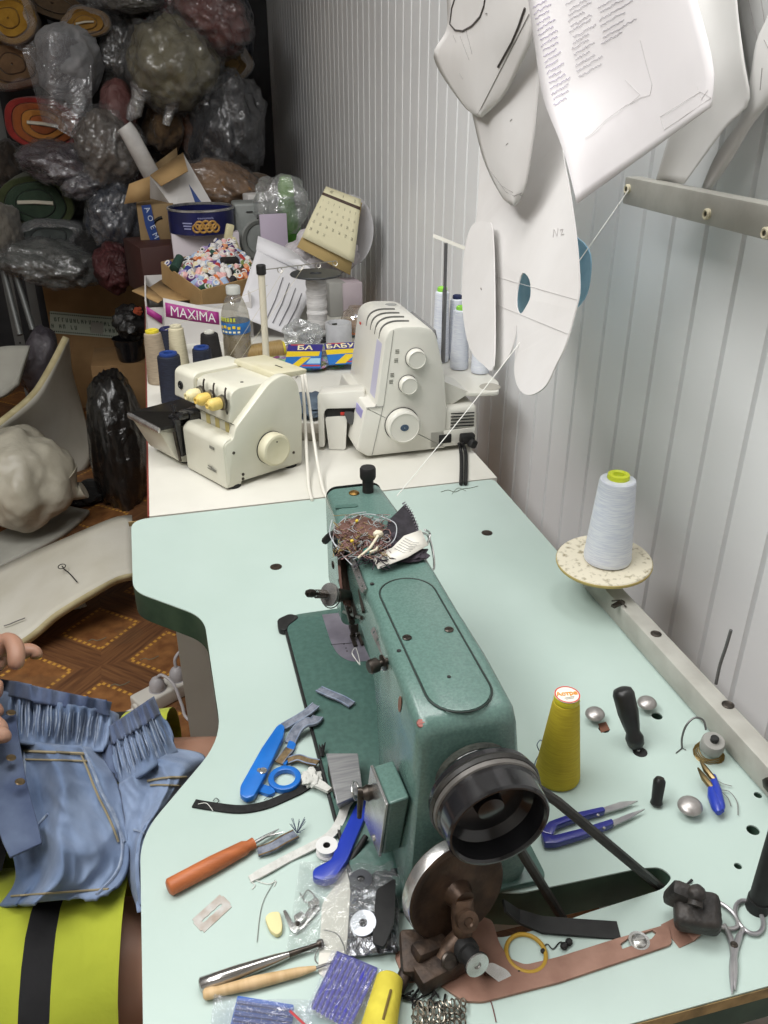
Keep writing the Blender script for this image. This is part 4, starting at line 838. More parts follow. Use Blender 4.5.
# ---------------------------------------------------------------- water bottle
pet = film('clear bottle plastic', 'e6e4da', .78, .05, .12, 40)
wb = thing('water_bottle', 'plastic water bottle with blue and yellow label, half full, behind ivory serger', 'bottle', PT(239, 364)); wb.scale = (1.03, 1.03, 1.08)
mb = MB(); mb.lathe([(.020, .001), (.031, .004), (.033, .012), (.033, .06), (.0315, .066), (.033, .072), (.033, .105), (.031, .120), (.022, .145), (.0145, .158), (.0135, .165)], 36, caps=False); build('bottle_wall', mb, pet, wb)
mb = MB(); mb.lathe([(.019, .003), (.030, .006), (.0318, .013), (.0318, .060), (.0305, .066), (.0318, .072), (.001, .072)], 32); build('water', mb, mat('yellowish water', 'a8956a', .1, trans=.45, ior=1.33), wb)
mb = MB(); mb.lathe([(.0334, .076), (.0336, .077), (.0336, .099), (.0334, .100)], 36, caps=False); lb_ = build('label', mb, mat('blue label', '2f74b5', .4, 0, '2660a0', vs=40), wb)
mb = MB()
for k in range(5): a = 3.5+k*.33; mb.box((.007, .0008, .006), (.0339*math.cos(a), .0339*math.sin(a), .090+.002*(k % 2)), (0, 0, a+PI/2))
build('label_print', mb, yel, lb_)
mb = MB()
for k in range(5): a = 3.6+k*.30; mb.box((.006, .0008, .004), (.0339*math.cos(a), .0339*math.sin(a), .081), (0, 0, a+PI/2))
build('label_print', mb, wprint, lb_)
mb = MB()
for k in range(6): a = 3.45+k*.22; mb.box((.005, .0006, .008), (.0334*math.cos(a), .0334*math.sin(a), .108), (0, 0, a+PI/2))
build('shoulder_print', mb, mat('yellow green print', 'b9c04a', .4), wb)
mb = MB(); mb.lathe([(.0150, .158), (.0165, .160), (.0165, .174), (.0155, .176), (.0145, .1765), (.001, .1765)], 28); build('cap', mb, mat('clear white cap', 'bfc1bb', .35), wb)

# ---------------------------------------------------------------- cartons
kraft = mat('kraft cardboard', 'a88a5e', .8, 0, '9a7c52', vs=14, bump=.03, bs=90); kraft_d = mat('dull cardboard', '86704f', .85, 0, '7a6446', vs=14); wcard = mat('white printed carton', 'cfccc9', .6, 0, 'c4c1be', vs=8); bt = mat('blue tape', '28407a', .35); maxp = mat('magenta print', '9a2f7c', .5); btx = mat('tape white print', 'b9c4d6', .5)
mx = thing('carton_box', 'open white and purple carton lettered MAXIMA behind the thread cones', 'box', PT(165, 360))
A0, B0 = PY(146, 300, 2.26), PY(246, 335, 2.26)
x0, x1, zt0 = -.055, .215, PY(160, 300, 2.26).z
hh_ = zt0-T-.001
mb = MB(); th_ = .004
mb.box((x1-x0, th_, hh_-.02), ((x0+x1)/2, 2.27, T+hh_/2-.01)); mb.box((th_, .32, hh_), (x0, 2.43, T+hh_/2)); mb.box((th_, .32, hh_), (x1, 2.43, T+hh_/2)); mb.box((x1-x0, th_, hh_), ((x0+x1)/2, 2.59, T+hh_/2)); mb.box((x1-x0, .32, th_), ((x0+x1)/2, 2.43, T+.004)); build('carton_body', mb, wcard, mx, W=True)
# printed front flap bulging towards the viewer
fl = [PY(*q, 2.25) for q in ((163, 298), (248, 313), (252, 372), (168, 372))]
mb = MB(); mb.grid(lambda s, t: fl[0].lerp(fl[1], s).lerp(fl[3].lerp(fl[2], s), t)+V((0, -.012*math.sin(PI*s), 0)), 12, 6); ff = build('front_flap', mb, wcard, mx, W=True, solid=.003)
def onflap(s, t, o=.0018): return fl[0].lerp(fl[1], s).lerp(fl[3].lerp(fl[2], s), t)+V((0, -.012*math.sin(PI*s)-o, 0))
mb = MB(); mb.grid(lambda s, t: onflap(.02+.62*s, .05+.19*t), 12, 2); pb_l = build('purple_band', mb, maxp, ff, W=True, solid=.0005)
mb = MB(); tb_ = MB(); tb_.text('MAXIMA', 1, M4.Identity(4), depth=.0, sx=1); xs = [p.x for p in tb_.v]; ys = [p.y for p in tb_.v]; wx, wy = max(xs)-min(xs), max(ys)-min(ys)
mb.add([onflap(.08+.52*(p.x-min(xs))/wx, .21-.13*(p.y-min(ys))/wy, .0032) for p in tb_.v], tb_.f); build('lettering', mb, mat('white print', 'e3dfe0', .5), pb_l, W=True, recalc=False)
mb = MB(); mb.grid(lambda s, t: onflap(.52+.3*s*(1-.2*t), .55+.4*t), 6, 4); mb.grid(lambda s, t: onflap(.70+.28*s, .42+.3*t-.1*s), 4, 3); build('grey_picture', mb, mat('grey print patch', '8d8a8c', .5, 0, '6f6c70', vs=30), ff, W=True, solid=.0005)
mb = MB(); q4 = [PY(*q, 2.262) for q in ((146, 306), (162, 316), (162, 324), (147, 314))]; mb.add(q4, [(0, 1, 2, 3)]); build('purple_band', mb, maxp, mx, W=True, solid=.001)
mb = MB(); fa = [PY(132, 291, 2.42), PY(146, 285, 2.55), PY(163, 299, 2.27), PY(158, 303, 2.25)]; mb.add(fa, [(0, 1, 2, 3)]); build('side_flap', mb, kraft, mx, W=True, solid=.003)
mb = MB(); fb = [PY(146, 290, 2.5), PY(163, 279, 2.6), PY(190, 300, 2.35), PY(165, 302, 2.28)]; mb.add(fb, [(0, 1, 2, 3)]); build('inner_flap', mb, kraft, mx, W=True, solid=.003)
# tray of spools
tA, tB, tC = PY(201, 290, 2.28), PY(268.5, 272.5, 2.42), PY(162, 262, 2.52)
ex_, ey_ = (tB-tA), (tC-tA); lx, ly = ex_.length, ey_.length; FT = frame(tA, ex_.cross(ey_), ex_); ey_l = FT.inverted().to_3x3() @ ey_
tyv = V((ey_l.x, ey_l.y, 0)); txv = V((lx, 0, 0)); dep = .058
tr2 = thing('carton_tray', 'open cardboard tray heaped with small thread spools on top of the purple carton', 'box', tA-V((0, 0, dep)))
def wall_(mb, a, b, z0=-dep, z1=0.0, t=.0035):
    a, b = V(a), V(b); n = (b-a).cross(V((0, 0, 1))).normalized()*t
    mb.loft([[a+V((0, 0, z0)), a+V((0, 0, z1)), a+n+V((0, 0, z1)), a+n+V((0, 0, z0))], [b+V((0, 0, z0)), b+V((0, 0, z1)), b+n+V((0, 0, z1)), b+n+V((0, 0, z0))]], M=FT)
mb = MB(); O_ = V((0, 0, 0)); wall_(mb, O_, txv); wall_(mb, txv, txv+tyv); wall_(mb, txv+tyv, tyv); wall_(mb, tyv, O_)
mb.add([FT @ (p+V((0, 0, -dep))) for p in (O_, txv, txv+tyv, tyv)]+[FT @ (p+V((0, 0, -dep+.003))) for p in (O_, txv, txv+tyv, tyv)], [(0, 1, 2, 3), (4, 5, 6, 7), (0, 1, 5, 4), (1, 2, 6, 5), (2, 3, 7, 6), (3, 0, 4, 7)]); build('tray_body', mb, kraft, tr2, W=True)
scol = [('white', 'd8d6d4', 26), ('pale pink', 'd9a9a6', 16), ('pale blue', '9fb3cf', 16), ('cream', 'd4c9a6', 14), ('red', 'a83a38', 9), ('peach', 'd3946e', 10), ('dark green', '28493a', 7), ('olive green', '7f9152', 7), ('purple', '5a2f66', 8), ('navy blue', '2b3275', 8), ('black', '232124', 10), ('grey', '8f8f96', 10), ('brown', '6a4030', 7), ('orange', 'c76a34', 6), ('lilac', 'a793bd', 9)]
seq = [i for i, c in enumerate(scol) for _ in range(c[2])]; rg_ = random.Random(11); rg_.shuffle(seq)
protos = {}
rows = 11; cols_ = 15; n_ = 0; spots = []
for layer in range(2):
    for j in range(rows if layer == 0 else 8):
        for i in range(cols_ if layer == 0 else 8):
            fx = (i+.5+rg_.uniform(-.25, .25))/(cols_ if layer == 0 else 8); fy = (j+.5+rg_.uniform(-.25, .25))/(rows if layer == 0 else 8)
            if layer == 1: fx, fy = .15+.75*fx, .12+.78*fy
            hp = .022*math.sin(PI*fx)*math.sin(PI*min(fy*1.1, 1))+.09*max(0, fx-.3)*max(0, fy-.2)
            spots.append((.05+.9*fx, .05+.9*fy, -.014+hp+layer*.019))
core_m = mat('spool core white', 'd5d2cd', .5)
spots = spots[:len(seq)] if len(spots) > len(seq) else spots
for k, (fx, fy, z) in enumerate(spots):
    ci = seq[k]; nm, hx_, _ = scol[ci]; p = FT @ (txv*fx+tyv*fy+V((0, 0, z+.006)))
    big_ = rg_.random() < .12; e = (rg_.uniform(-.9, .9)+.5, rg_.uniform(-1.1, 1.1), rg_.uniform(0, 6))
    if ci not in protos:
        mb = MB(); mb.lathe([(.0030, -.0115), (.0066, -.0112), (.0066, -.0095)], 12, mi=1); mb.lathe([(.0066, -.0098), (.0084, -.008), (.0084, .008), (.0066, .0098)], 12); mb.lathe([(.0066, .0095), (.0066, .0112), (.0045, .0115), (.0035, .0100), (.0035, .002)], 12, mi=1)
        o = build('thread_spool', mb, [mat('spool '+nm, hx_, .7), core_m], None, loc=p, rot=e, label='small %s thread spool heaped in the cardboard tray' % nm, cat='thread spool', group='small thread spools in the cardboard tray'); protos[ci] = o
    else:
        o = protos[ci].copy(); COL.objects.link(o); o.location = p; o.rotation_euler = e
    s_ = 1.12+rg_.uniform(-.08, .22); o.scale = (s_, s_, s_*rg_.choice((1, 1, 1.25, 1.5) if big_ else (1, 1.1)))
lay = thing('thread_cone', 'black thread cone lying among the small spools in the tray', 'thread cone', FT @ (txv*.62+tyv*.34+V((0, 0, .024))), (PI/2-.15, .1, -.9)); mb = MB(); mb.lathe([(.008, -.028), (.0125, -.026), (.011, .026), (.006, .028)], 20); build('thread_winding', mb, blk_t, lay)
lay = thing('thread_cone', 'dark green thread cone leaning in the left corner of the spool tray', 'thread cone', FT @ (txv*.06+tyv*.70+V((0, 0, .016))), (PI/2-.5, .1, 2.6)); mb = MB(); mb.lathe([(.008, -.026), (.0135, -.024), (.012, .024), (.006, .026)], 20); build('thread_winding', mb, mat('bottle green thread', '1f3a30', .75), lay)
# cream figurine-like clip beside the tray
# white carton with the cookie tin on it
mb = MB(); c1 = PY(205, 245, 2.74); mb.box((.205, .16, .20), (c1.x+.005, 2.83, T+.1), bev=.002); build('white_carton', mb, mat('pinkish white carton', 'c7bfc4', .7), None, W=True, label='plain white carton standing behind spool tray under the cookie tin', cat='box')
tc0 = V((c1.x+.0, 2.80, T+.2005)); tn = thing('cookie_tin', 'round dark blue tin with biscuits pictured on side and silver rim', 'tin', tc0); rt_ = .101
mb = MB(); mb.lathe([(rt_-.002, 0), (rt_, .001), (rt_, .068), (rt_-.001, .069), (rt_-.003, .068), (rt_-.003, .004), (.001, .003)], 56); tnb = build('tin_body', mb, mat('dark blue tin', '1f2358', .3, .2, '191c48', vs=20, coat=.3), tn)
mb = MB(); mb.lathe([(rt_-.0005, .066), (rt_+.002, .067), (rt_+.002, .072), (rt_-.001, .0735), (rt_-.004, .072), (rt_-.004, .066)], 56, caps=False); build('silver_rim', mb, chrome, tn)
def tin_pt(a, z, o=.0006): return V(((rt_+o)*math.cos(a), (rt_+o)*math.sin(a), z))
for k, (a, z) in enumerate([(4.50, .022), (4.58, .030), (4.68, .021), (4.78, .031), (4.87, .022), (4.97, .030), (5.06, .021)]):
    F = frame(tin_pt(a, z, .0004), tin_pt(a, 0, 0)); mb = MB(); mb.tube([F @ V((.0115*math.cos(t), .0115*math.sin(t), 0)) for t in [j*.52 for j in range(12)]], .0035, 6, closed=True); build('biscuit_print', mb, mat('biscuit print', 'b98f4a', .5, 0, '9b7337', vs=120), tnb)
mb = MB(); mb.tube([tin_pt(4.55+.012*k, .050+.003*math.sin(k*1.9), .0004) for k in range(40)], .0009, 4)

for (z, w2) in ((.036, .03), (.028, .026), (.02, .022)): mb.box((w2, .004, .0035), tin_pt(4.22, z, -.0005), (0, 0, 4.22+PI/2))
build('tin_print', mb, mat('pale tin print', '8f92b8', .5), tnb)
# dark maroon carton, tan carton with blue tape, tilted white carton with tube
q0, q1 = PY(125, 250, 2.86), PY(168, 262, 2.62)
mb = MB(); mb.box((.20, .22, .155), (.035-.03, 2.93, T+.0785), (0, 0, .25), bev=.002); build('maroon_carton', mb, mat('dark maroon carton', '3b211d', .6), None, W=True, label='dark maroon carton under the taped brown box at the table corner', cat='box')
tx = thing('taped_carton', 'brown carton with black circle print and hanging blue tape, flap open', 'box', (.03, 3.0, T+.157))
a_, b_ = PY(138, 205, 2.95), PY(174, 254, 2.95); w2, h2 = b_.x-a_.x+.02, a_.z-b_.z
cx_, cz_ = (a_.x+b_.x)/2+.005, (a_.z+b_.z)/2
mb = MB(); mb.box((w2, .20, h2), (cx_, 3.05, cz_), bev=.001); tbx = build('carton_body', mb, kraft_d, tx, W=True)
F = frame((cx_+.018, 2.9485, cz_-.01), (0, -1, 0), (1, 0, 0)); mb = MB(); mb.tube([F @ V((.038*math.cos(t), .048*math.sin(t), 0)) for t in [PI*.5+j*.3 for j in range(12)]], .005, 4); mb.box((.012, .001, .08), F @ V((.026, -.0, 0))); mb.box((.05, .001, .012), F @ V((.01, -.046, 0))); build('black_print', mb, mat('black print', '1a1815', .7), tbx, W=True)
mb = MB(); pp = [PY(*q, 2.944) for q in ((146, 205), (150, 225), (155, 240), (162, 257))]; ribbon(mb, pp, .030, .0008, side=(1, 0, .25)); tp_ = build('blue_tape', mb, bt, tx, W=True)
mb = MB()
for k in range(6): p = pp[0].lerp(pp[-1], (k+.5)/6); mb.text('AOEMDR'[k], .024, frame(p+V((0, -.0025, 0)), (0, -1, 0), (.45, 0, -1)), depth=.0006)
build('tape_print', mb, btx, tp_, W=True)
fl2 = [PY(*q, 2.93) for q in ((124, 204), (129, 184), (150, 176), (150, 200))]; mb = MB(); mb.add(fl2, [(0, 1, 2, 3)]); build('open_flap', mb, kraft, tx, W=True, solid=.003)
ti = thing('tilted_carton', 'white carton with blue tape tilted on its corner behind the cookie tin', 'box', PY(185, 200, 3.05))
q4 = [PY(*q, y_) for q, y_ in (((150, 176), 3.02), ((183, 153), 3.08), ((212, 203), 3.02), ((176, 212), 2.96))]; mb = MB(); nn = (q4[1]-q4[0]).cross(q4[3]-q4[0]).normalized()*.12
if nn.y < 0: nn = -nn
mb.loft([q4, [p+nn for p in q4]]); tib = build('carton_body', mb, wcard, ti, W=True)
mb = MB(); e_ = (q4[1]-q4[0]); mb.add([q4[0]-nn*.02, q4[1]-nn*.02, PY(188, 171, 2.97), PY(161, 186, 2.93)], [(0, 1, 2, 3)]); build('open_flap', mb, kraft, ti, W=True, solid=.003)
mb = MB(); mb.add([q4[0]+nn, q4[1]+nn, q4[1]+nn+V((.0, .02, .075)), q4[0]+nn+V((.0, .02, .07))], [(0, 1, 2, 3)]); build('open_flap', mb, kraft_d, ti, W=True, solid=.003)
mb = MB(); ta, tb2 = q4[0].lerp(q4[1], .62).lerp(q4[3].lerp(q4[2], .62), .42), q4[3].lerp(q4[2], .66); ribbon(mb, [ta-nn*.01, tb2-nn*.01], .022, -.0008, side=e_); tq = build('blue_tape', mb, bt, ti, W=True)
mb = MB(); mb.tube([PY(124, 126, 3.0), PY(129, 133, 3.0), PY(150, 172, 3.06), PY(156, 182, 3.1)], [.025, .027, .028, .028], 20); tbm = build('paper_tube', mb, mat('white wrapped roll', 'c4c3c0', .5, 0, 'b2b0ae', vs=20, bump=.15, bs=30, coat=.2), None, W=True, label='white wrapped roll sticking up out of the tilted carton', cat='roll')

# ---------------------------------------------------------------- grey unit, lilac card, green bottle in a bag, clip
gu = thing('grey_machine', 'small grey appliance with round well behind spool tray', 'appliance', (PY(258, 225, 2.78).x, 2.8, T))
F = TR((PY(257, 225, 2.78).x, 2.82, T)); gm = mat('grey plastic', '8b8f8c', .45, 0, '7d817e', vs=20)
zz1 = PY(250, 202, 2.82).z-T
mb = MB(); mb.box((.135, .10, zz1), (0, 0.02, zz1/2), bev=.008, seg=3, M=F); ub_ = build('casing', mb, gm, gu, W=True)
Fw = F @ frame((.012, -.032, zz1-.112), (0, -1, .18)); mb = MB(); mb.lathe([(.062, -.03), (.066, 0), (.066, .012), (.060, .015), (.050, .010), (.044, -.006), (.040, -.012), (.001, -.012)], 40, Fw); build('round_well', mb, mat('darker grey plastic', '6e706c', .45), ub_, W=True)
mb = MB(); mb.lathe([(.001, -.0115), (.032, -.0115), (.034, -.010), (.030, -.006), (.001, -.006)], 30, Fw, caps=False); build('beige_pad', mb, mat('beige pad', 'b7ab8f', .7), ub_, W=True)
mb = MB(); mb.box((.012, .004, .022), F @ V((.008, -.032, zz1-.045))); mb.box((.02, .004, .003), F @ V((-.02, -.032, zz1-.025))); mb.box((.02, .004, .003), F @ V((.035, -.032, zz1-.04))); build('dark_slot', mb, black_m, ub_, W=True)
lc_ = PY(273, 214, 2.70); mb = MB(); mb.box((.085, .006, lc_.z-T), V((lc_.x, 2.70, (lc_.z+T)/2)), (-.02, .0, .1), bev=.002); build('lilac_card', mb, mat('lilac card', 'b6aabb', .7), None, W=True, label='lilac square card standing between the grey appliance and green bottle', cat='card')
wl_ = PY(258, 193, 2.95); mb = MB(); mb.box((.09, .06, wl_.z-T-.001), V((wl_.x, 2.95, (wl_.z+T)/2)), (0, 0, .2), bev=.004); build('white_lid_box', mb, wcard, None, W=True, label='tall narrow white box with lid behind the grey appliance', cat='box')
gb = thing('green_bottle', 'green plastic bottle inside a clear bag, against the ribbed wall', 'bottle', (PY(288, 230, 2.85).x, 2.85, T)); gz = PY(283, 176, 2.85).z-T
grn = mat('green bottle plastic', '4f8b2e', .3, 0, '437a27', vs=10, coat=.3)
mb = MB(); mb.lathe([(.03, 0), (.042, .003), (.042, gz*.55), (.036, gz*.68), (.0245, gz*.80), (.0245, gz*.83)], 28); build('bottle_body', mb, grn, gb)
mb = MB(); mb.lathe([(.026, gz*.83), (.026, gz*.93), (.02, gz*.985), (.012, gz)], 24); build('bottle_cap', mb, mat('light green cap', '79b23f', .35), gb)
bagf = film('thin clear bag', 'f1f3f1', .66, .12, .8, 22)
mb = MB(); mb.blob(PY(280, 205, 2.80), (.085, .07, .085), amp=.25, fr=2.2, seed=9, fold=.25, sub=4); build('clear_bag', mb, bagf, None, W=True, label='crumpled clear plastic bag wrapped around the green bottle', cat='bag')
cl_ = PY(229, 232, 2.62); mb = MB(); mb.box((.022, .016, .045), cl_, (.1, .25, .3), bev=.003); mb.box((.018, .014, .03), cl_+V((.012, -.004, -.03)), (.1, -.4, .3), bev=.003); build('cream_clip', mb, mat('cream clip plastic', 'cfc8a2', .5), None, W=True, label='cream plastic clip sticking up out of the spools beneath the tin', cat='clip')

# ---------------------------------------------------------------- striped cards, reel, tape, jar, calendar
sc_ = thing('striped_card', 'large white card with grey parallel lines leaning behind the lace reel', 'card', PY(270, 330, 2.25))
q4 = [PY(258, 246, 2.46), PY(318, 280, 2.44), PY(291, 336, 2.22), PY(236, 315, 2.24)]; mb = MB(); mb.grid(lambda s, t: q4[0].lerp(q4[1], s).lerp(q4[3].lerp(q4[2], s), t), 10, 10); build('sheet', mb, mat('white sheet', 'd6d5d8', .6), sc_, W=True, solid=.002)
nrm = (q4[1]-q4[0]).cross(q4[3]-q4[0]).normalized(); nrm = -nrm if nrm.y > 0 else nrm
def qs(s, t): return q4[0].lerp(q4[1], s).lerp(q4[3].lerp(q4[2], s), t)+nrm*.003
for k in range(4): mb = MB(); s_ = .50+.12*k; mb.tube([qs(s_, .25+.03*k), qs(s_+.02, .6), qs(s_-.0, .93)], .0013, 5); build('grey_line', mb, mat('grey ruled line', '6e6e73', .6), sc_, W=True)
mb = MB(); mb.add([PY(258, 236, 2.47), PY(292, 250, 2.47), PY(320, 272, 2.45), PY(314, 277, 2.43), PY(256, 250, 2.445)], [(0, 1, 2, 3, 4)]); build('white_sheet', mb, mat('white sheet', 'd6d5d8', .6), None, W=True, solid=.002, label='blank white sheet lying over the top of the striped card', cat='paper')
mb = MB(); mb.blob(PY(322, 255, 2.56), (.11, .06, .065), amp=.35, fr=2.4, seed=21, fold=.3, sub=4); build('white_bag', mb, mat('white crinkled bag', 'c9c4c6', .4, 0, 'b9b3b6', vs=12, coat=.3, cbump=.5, cbs=25), None, W=True, label='crinkled white plastic bag bunched below the calendar', cat='bag')
for k, (px_, w3, lab) in enumerate(((337, .05, 'grey-white stacked carton below the calendar, left one'), (352, .06, 'pinkish carton below the calendar, next to the wall'))):
    p = PY(px_, 315, 2.42); top = PY(px_, 283, 2.42).z; mb = MB(); mb.box((w3, .08, top-T), (p.x, 2.46, T+(top-T)/2), (0, 0, .1), bev=.003); build('small_carton', mb, mat('small carton %d' % k, ('9a9994', 'b3a6ab')[k], .7), None, W=True, label=lab, cat='box')
re_ = thing('lace_reel', 'large reel with black flanges wound with white elastic, on the white table', 'reel', PT(318, 338, 0)); rc = PT(318, 338, 0)
hz = PY(318, 273, rc.y).z-T
mb = MB(); mb.lathe([(.010, 0), (.052, 0), (.054, .002), (.052, .0045), (.010, .005)], 40); build('flange', mb, mat('black flange', '36383a', .45), re_)
mb = MB(); mb.lathe([(.018, hz-.005), (.066, hz-.0045), (.0675, hz-.002), (.066, hz), (.016, hz), (.015, hz-.004), (.001, hz-.004)], 44); build('flange', mb, mat('black flange', '36383a', .45), re_)
pr = [(.022, .005)]
for k in range(18): z = .008+(hz-.022)*k/17; pr.append((.0265+.0016*math.sin(k*2.1)+.0008*(k % 2), z))
pr.append((.02, hz-.006)); mb = MB(); mb.lathe(pr, 28); build('elastic_winding', mb, mat('white elastic', 'd3d1cf', .8, 0, 'bcbab8', vs=40, stretch=(1, 1, 8), bump=.2, bs=60), re_)
tpc = PT(339, 345, 0); mb = MB(); mb.lathe([(.034, 0), (.0345, .001), (.0345, .059), (.034, .060), (.030, .060), (.0295, .059), (.0295, .001), (.030, 0), (.034, 0)], 40, caps=False); tr3 = build('tape_roll', mb, mat('frosted tape', 'c3c4c6', .25, 0, 'b4b5b8', vs=30, coat=.5), None, loc=tpc, label='wide roll of translucent packing tape standing on end beside the reel', cat='tape roll')
mb = MB()
for k, (z, w3) in enumerate(((.050, .018), (.042, .012), (.034, .016))): mb.box((w3, .0012, .005), V((.030*math.cos(1.75), .030*math.sin(1.75), z))*.97, (0, 0, 1.75+PI/2))
build('inner_print', mb, mat('dark print', '3e3f3a', .6), tr3)
jr = PT(356, 335, 0); jb = thing('glass_jar', 'round amber glass jar behind the white overlock machine', 'jar', jr); mb = MB(); mb.lathe([(.018, .0), (.034, .006), (.042, .025), (.042, .042), (.034, .062), (.02, .072), (.019, .078)], 32, caps=False); build('jar_wall', mb, film('jar glass', 'e9e0cc', .7, .04, .05, 20), jb)
mb = MB(); mb.lathe([(.016, .003), (.032, .008), (.0395, .025), (.039, .036), (.001, .038)], 28); build('amber_content', mb, mat('amber content', 'a9824e', .4), jb)
mb = MB(); mb.lathe([(.0405, .012), (.042, .0135), (.0405, .015)], 32, caps=False); build('orange_band', mb, mat('orange band', 'cf6f3e', .4), jb)
mb = MB(); mb.tube([PT(332, 330, .02)+V((.022*math.cos(t), .012*math.sin(t), .012*math.sin(t))) for t in [j*.35 for j in range(15)]], .0022, 6); build('yellow_ring', mb, mat('yellow plastic ring', 'c2b13a', .4), None, W=True, label='thin yellow plastic ring behind the tape roll', cat='ring')
mb = MB(); mb.blob(PT(303, 335, .03), (.05, .03, .035), amp=.35, fr=2.5, seed=31, fold=.35); build('clear_bag', mb, bagf, None, W=True, label='crumpled clear plastic bag at foot of the striped card', cat='bag')
# calendar leaning on the wall, on its tan backing
ca_ = thing('wall_calendar', 'cream calendar page with month grid leaning against the ribbed wall', 'calendar', PY(328, 262, 2.45))
q4 = [PY(326, 187, 2.53), PY(361, 200, 2.50), PY(354, 262, 2.43), PY(302, 236, 2.47)]
n0 = (q4[1]-q4[0]).cross(q4[3]-q4[0]).normalized(); n0 = -n0 if n0.y > 0 else n0
def cs_(s, t, o=0): 
    p = q4[0].lerp(q4[1], s).lerp(q4[3].lerp(q4[2], s), t); return p+n0*(o+.012*math.sin(PI*t)-.012*t)
bk = [PY(325, 190, 2.545), PY(362, 203, 2.515), PY(350, 275, 2.44), PY(297, 247, 2.48)]; mb = MB(); mb.add(bk, [(0, 1, 2, 3)]); build('backing_board', mb, mat('tan backing', 'b79f6b', .7), ca_, W=True, solid=.004)
mb = MB(); mb.grid(lambda s, t: cs_(s, t, .004), 8, 10); pg = build('page', mb, mat('cream page', 'd5cfae', .6), ca_, W=True, solid=.002)
mb = MB(); mb.grid(lambda s, t: cs_(.0+s, .135+.05*t, .0062), 8, 2); build('header_band', mb, mat('dark header', '4b3a33', .5), pg, W=True, solid=.0006)
prn = mat('calendar print', '5c5748', .6)
def caltext(txt, s, t, h):
    tb_ = MB(); tb_.text(txt, 1, M4.Identity(4), depth=0); return [cs_(s+p.x*h*.62, t-p.y*h, .0066) for p in tb_.v], tb_.f
mb = MB()
for k, tx_ in enumerate(('АВГ', '8', '22')): v_, f_ = caltext(tx_, .2+.32*k, .075, .07); mb.add(v_, f_)
d = 1
for r_ in range(5):
    for c_ in range(7):
        if d > 31: break
        v_, f_ = caltext(str(d), .09+.135*c_, .28+.135*r_, .065); mb.add(v_, f_); d += 1
build('lettering', mb, prn, pg, W=True, recalc=False)
mb = MB(); mb.lathe([(.001, 0), (.08, 0), (.10, .010), (.102, .010), (.082, -.004), (.001, -.004)], 48, frame(PY(346, 232, 2.55)+V((.02, .014, 0)), (-.9, -.55, .15))); build('white_plate', mb, mat('white plate', 'c9c9cc', .35, coat=.3), None, W=True, label='round white plate standing on edge behind the calendar', cat='plate')
# ================================================================== the heap of fabric at the far end
def bagm(name, col, col2=None, coat=.7, cb=.9, cbs=16, rough=.65): return mat(name, col, rough, 0, col2 or col, vs=10, coat=coat, coatr=.14, cbump=cb, cbs=cbs)
rack = thing('storage_rack', 'grey perforated steel storage rack behind the fabric heap at the far wall', 'rack', (-.4, 4.3, 0))
rk = mat('dull galvanised steel', '6b6d6c', .5, .5)
for (x, y) in ((-.66, 3.98), (.36, 4.02), (-.66, 4.6), (.36, 4.6)):
    mb = MB(); mb.box((.04, .004, 2.2), (x, y, 1.1)); mb.box((.004, .04, 2.2), (x-.02, y+.02, 1.1)); up = build('upright', mb, rk, rack, W=True)
    if y < 4.3:
        mb = MB()
        for k in range(44): mb.lathe([(.005, 0), (.005, .0006)], 8, frame((x, y-.0022, .1+k*.045), (0, -1, 0)))
        build('perforation', mb, black_m, up, W=True)
for z in (.64, 1.06, 1.40): mb = MB(); mb.box((1.06, .34, .025), (-.15, 4.46, z)); build('shelf_board', mb, mat('dark shelf board', '2f2a26', .8), rack, W=True)
def sz(u, v, y): return (PY(u, v, y)-CAM).dot(CF)/FPX
def froll(label, c, half, y, layers, core=None, rot=0, length=.5, name='fabric_roll', sq=1.0, group=None, yaw=0, wrap=None):
    """a roll of cloth lying with its end towards the room; layers: (scale, material, forward)"""
    p = PY(*c, y); k = sz(*c, y); a, b = half[0]*k, half[1]*k
    t = thing(name, label, 'fabric roll', p, (0, 0, yaw), group or 'fabric rolls on the rack')
    rg = random.Random(int(c[0]*7+c[1])); ph = rg.uniform(0, 6)
    def oval(s, yy, jit=.04): 
        out = []
        for i in range(36):
            an = 2*PI*i/36; w_ = 1+jit*math.sin(3*an+ph)+jit*.6*math.sin(5*an+2*ph)
            x_, z_ = a*s*w_*math.cos(an), b*s*w_*math.sin(an); out.append(V((x_*math.cos(rot)-z_*math.sin(rot), yy, x_*math.sin(rot)+z_*math.cos(rot))))
        return out
    for i, (s, m, fwd) in enumerate(layers):
        ins = layers[i+1][0]+.012 if i < len(layers)-1 else s*.08
        mb = MB(); mb.loft([oval(s*.985, length), oval(s, length*.5), oval(s, .02-fwd), oval(s-.012, .004-fwd), oval(s-.05, -fwd), oval(ins, .006-fwd), oval(ins-.01, .05)]); build('fabric_layer', mb, m, t, smooth=60)
    if core: mb = MB(); mb.tube([V((-a*core[0]*math.cos(rot), -.012, -a*core[0]*math.sin(rot)+b*core[1])), V((0, -.014, b*core[1]+.003)), V((a*core[0]*math.cos(rot), -.012, a*core[0]*math.sin(rot)+b*core[1]))], b*.07, 6); build('cardboard_core', mb, mat('pale cardboard core', 'b9b3a3', .8), t)
    if wrap:
        mb = MB(); mb.loft([oval(1.03, length*1.02, .06), oval(1.05, length*.5, .07), oval(1.06, .03, .08), oval(1.0, -.02, .1), oval(.7, -.035, .15)], caps=False); build('plastic_wrap', mb, wrap, t, smooth=180)
    return t
fab = lambda n, c, c2=None: mat('cloth '+n, c, .9, 0, c2 or c, vs=18, bump=.25, bs=70, sheen=.15)
fw = film('roll wrap film', 'e9e9e9', .72, .13, 1.0, 14)
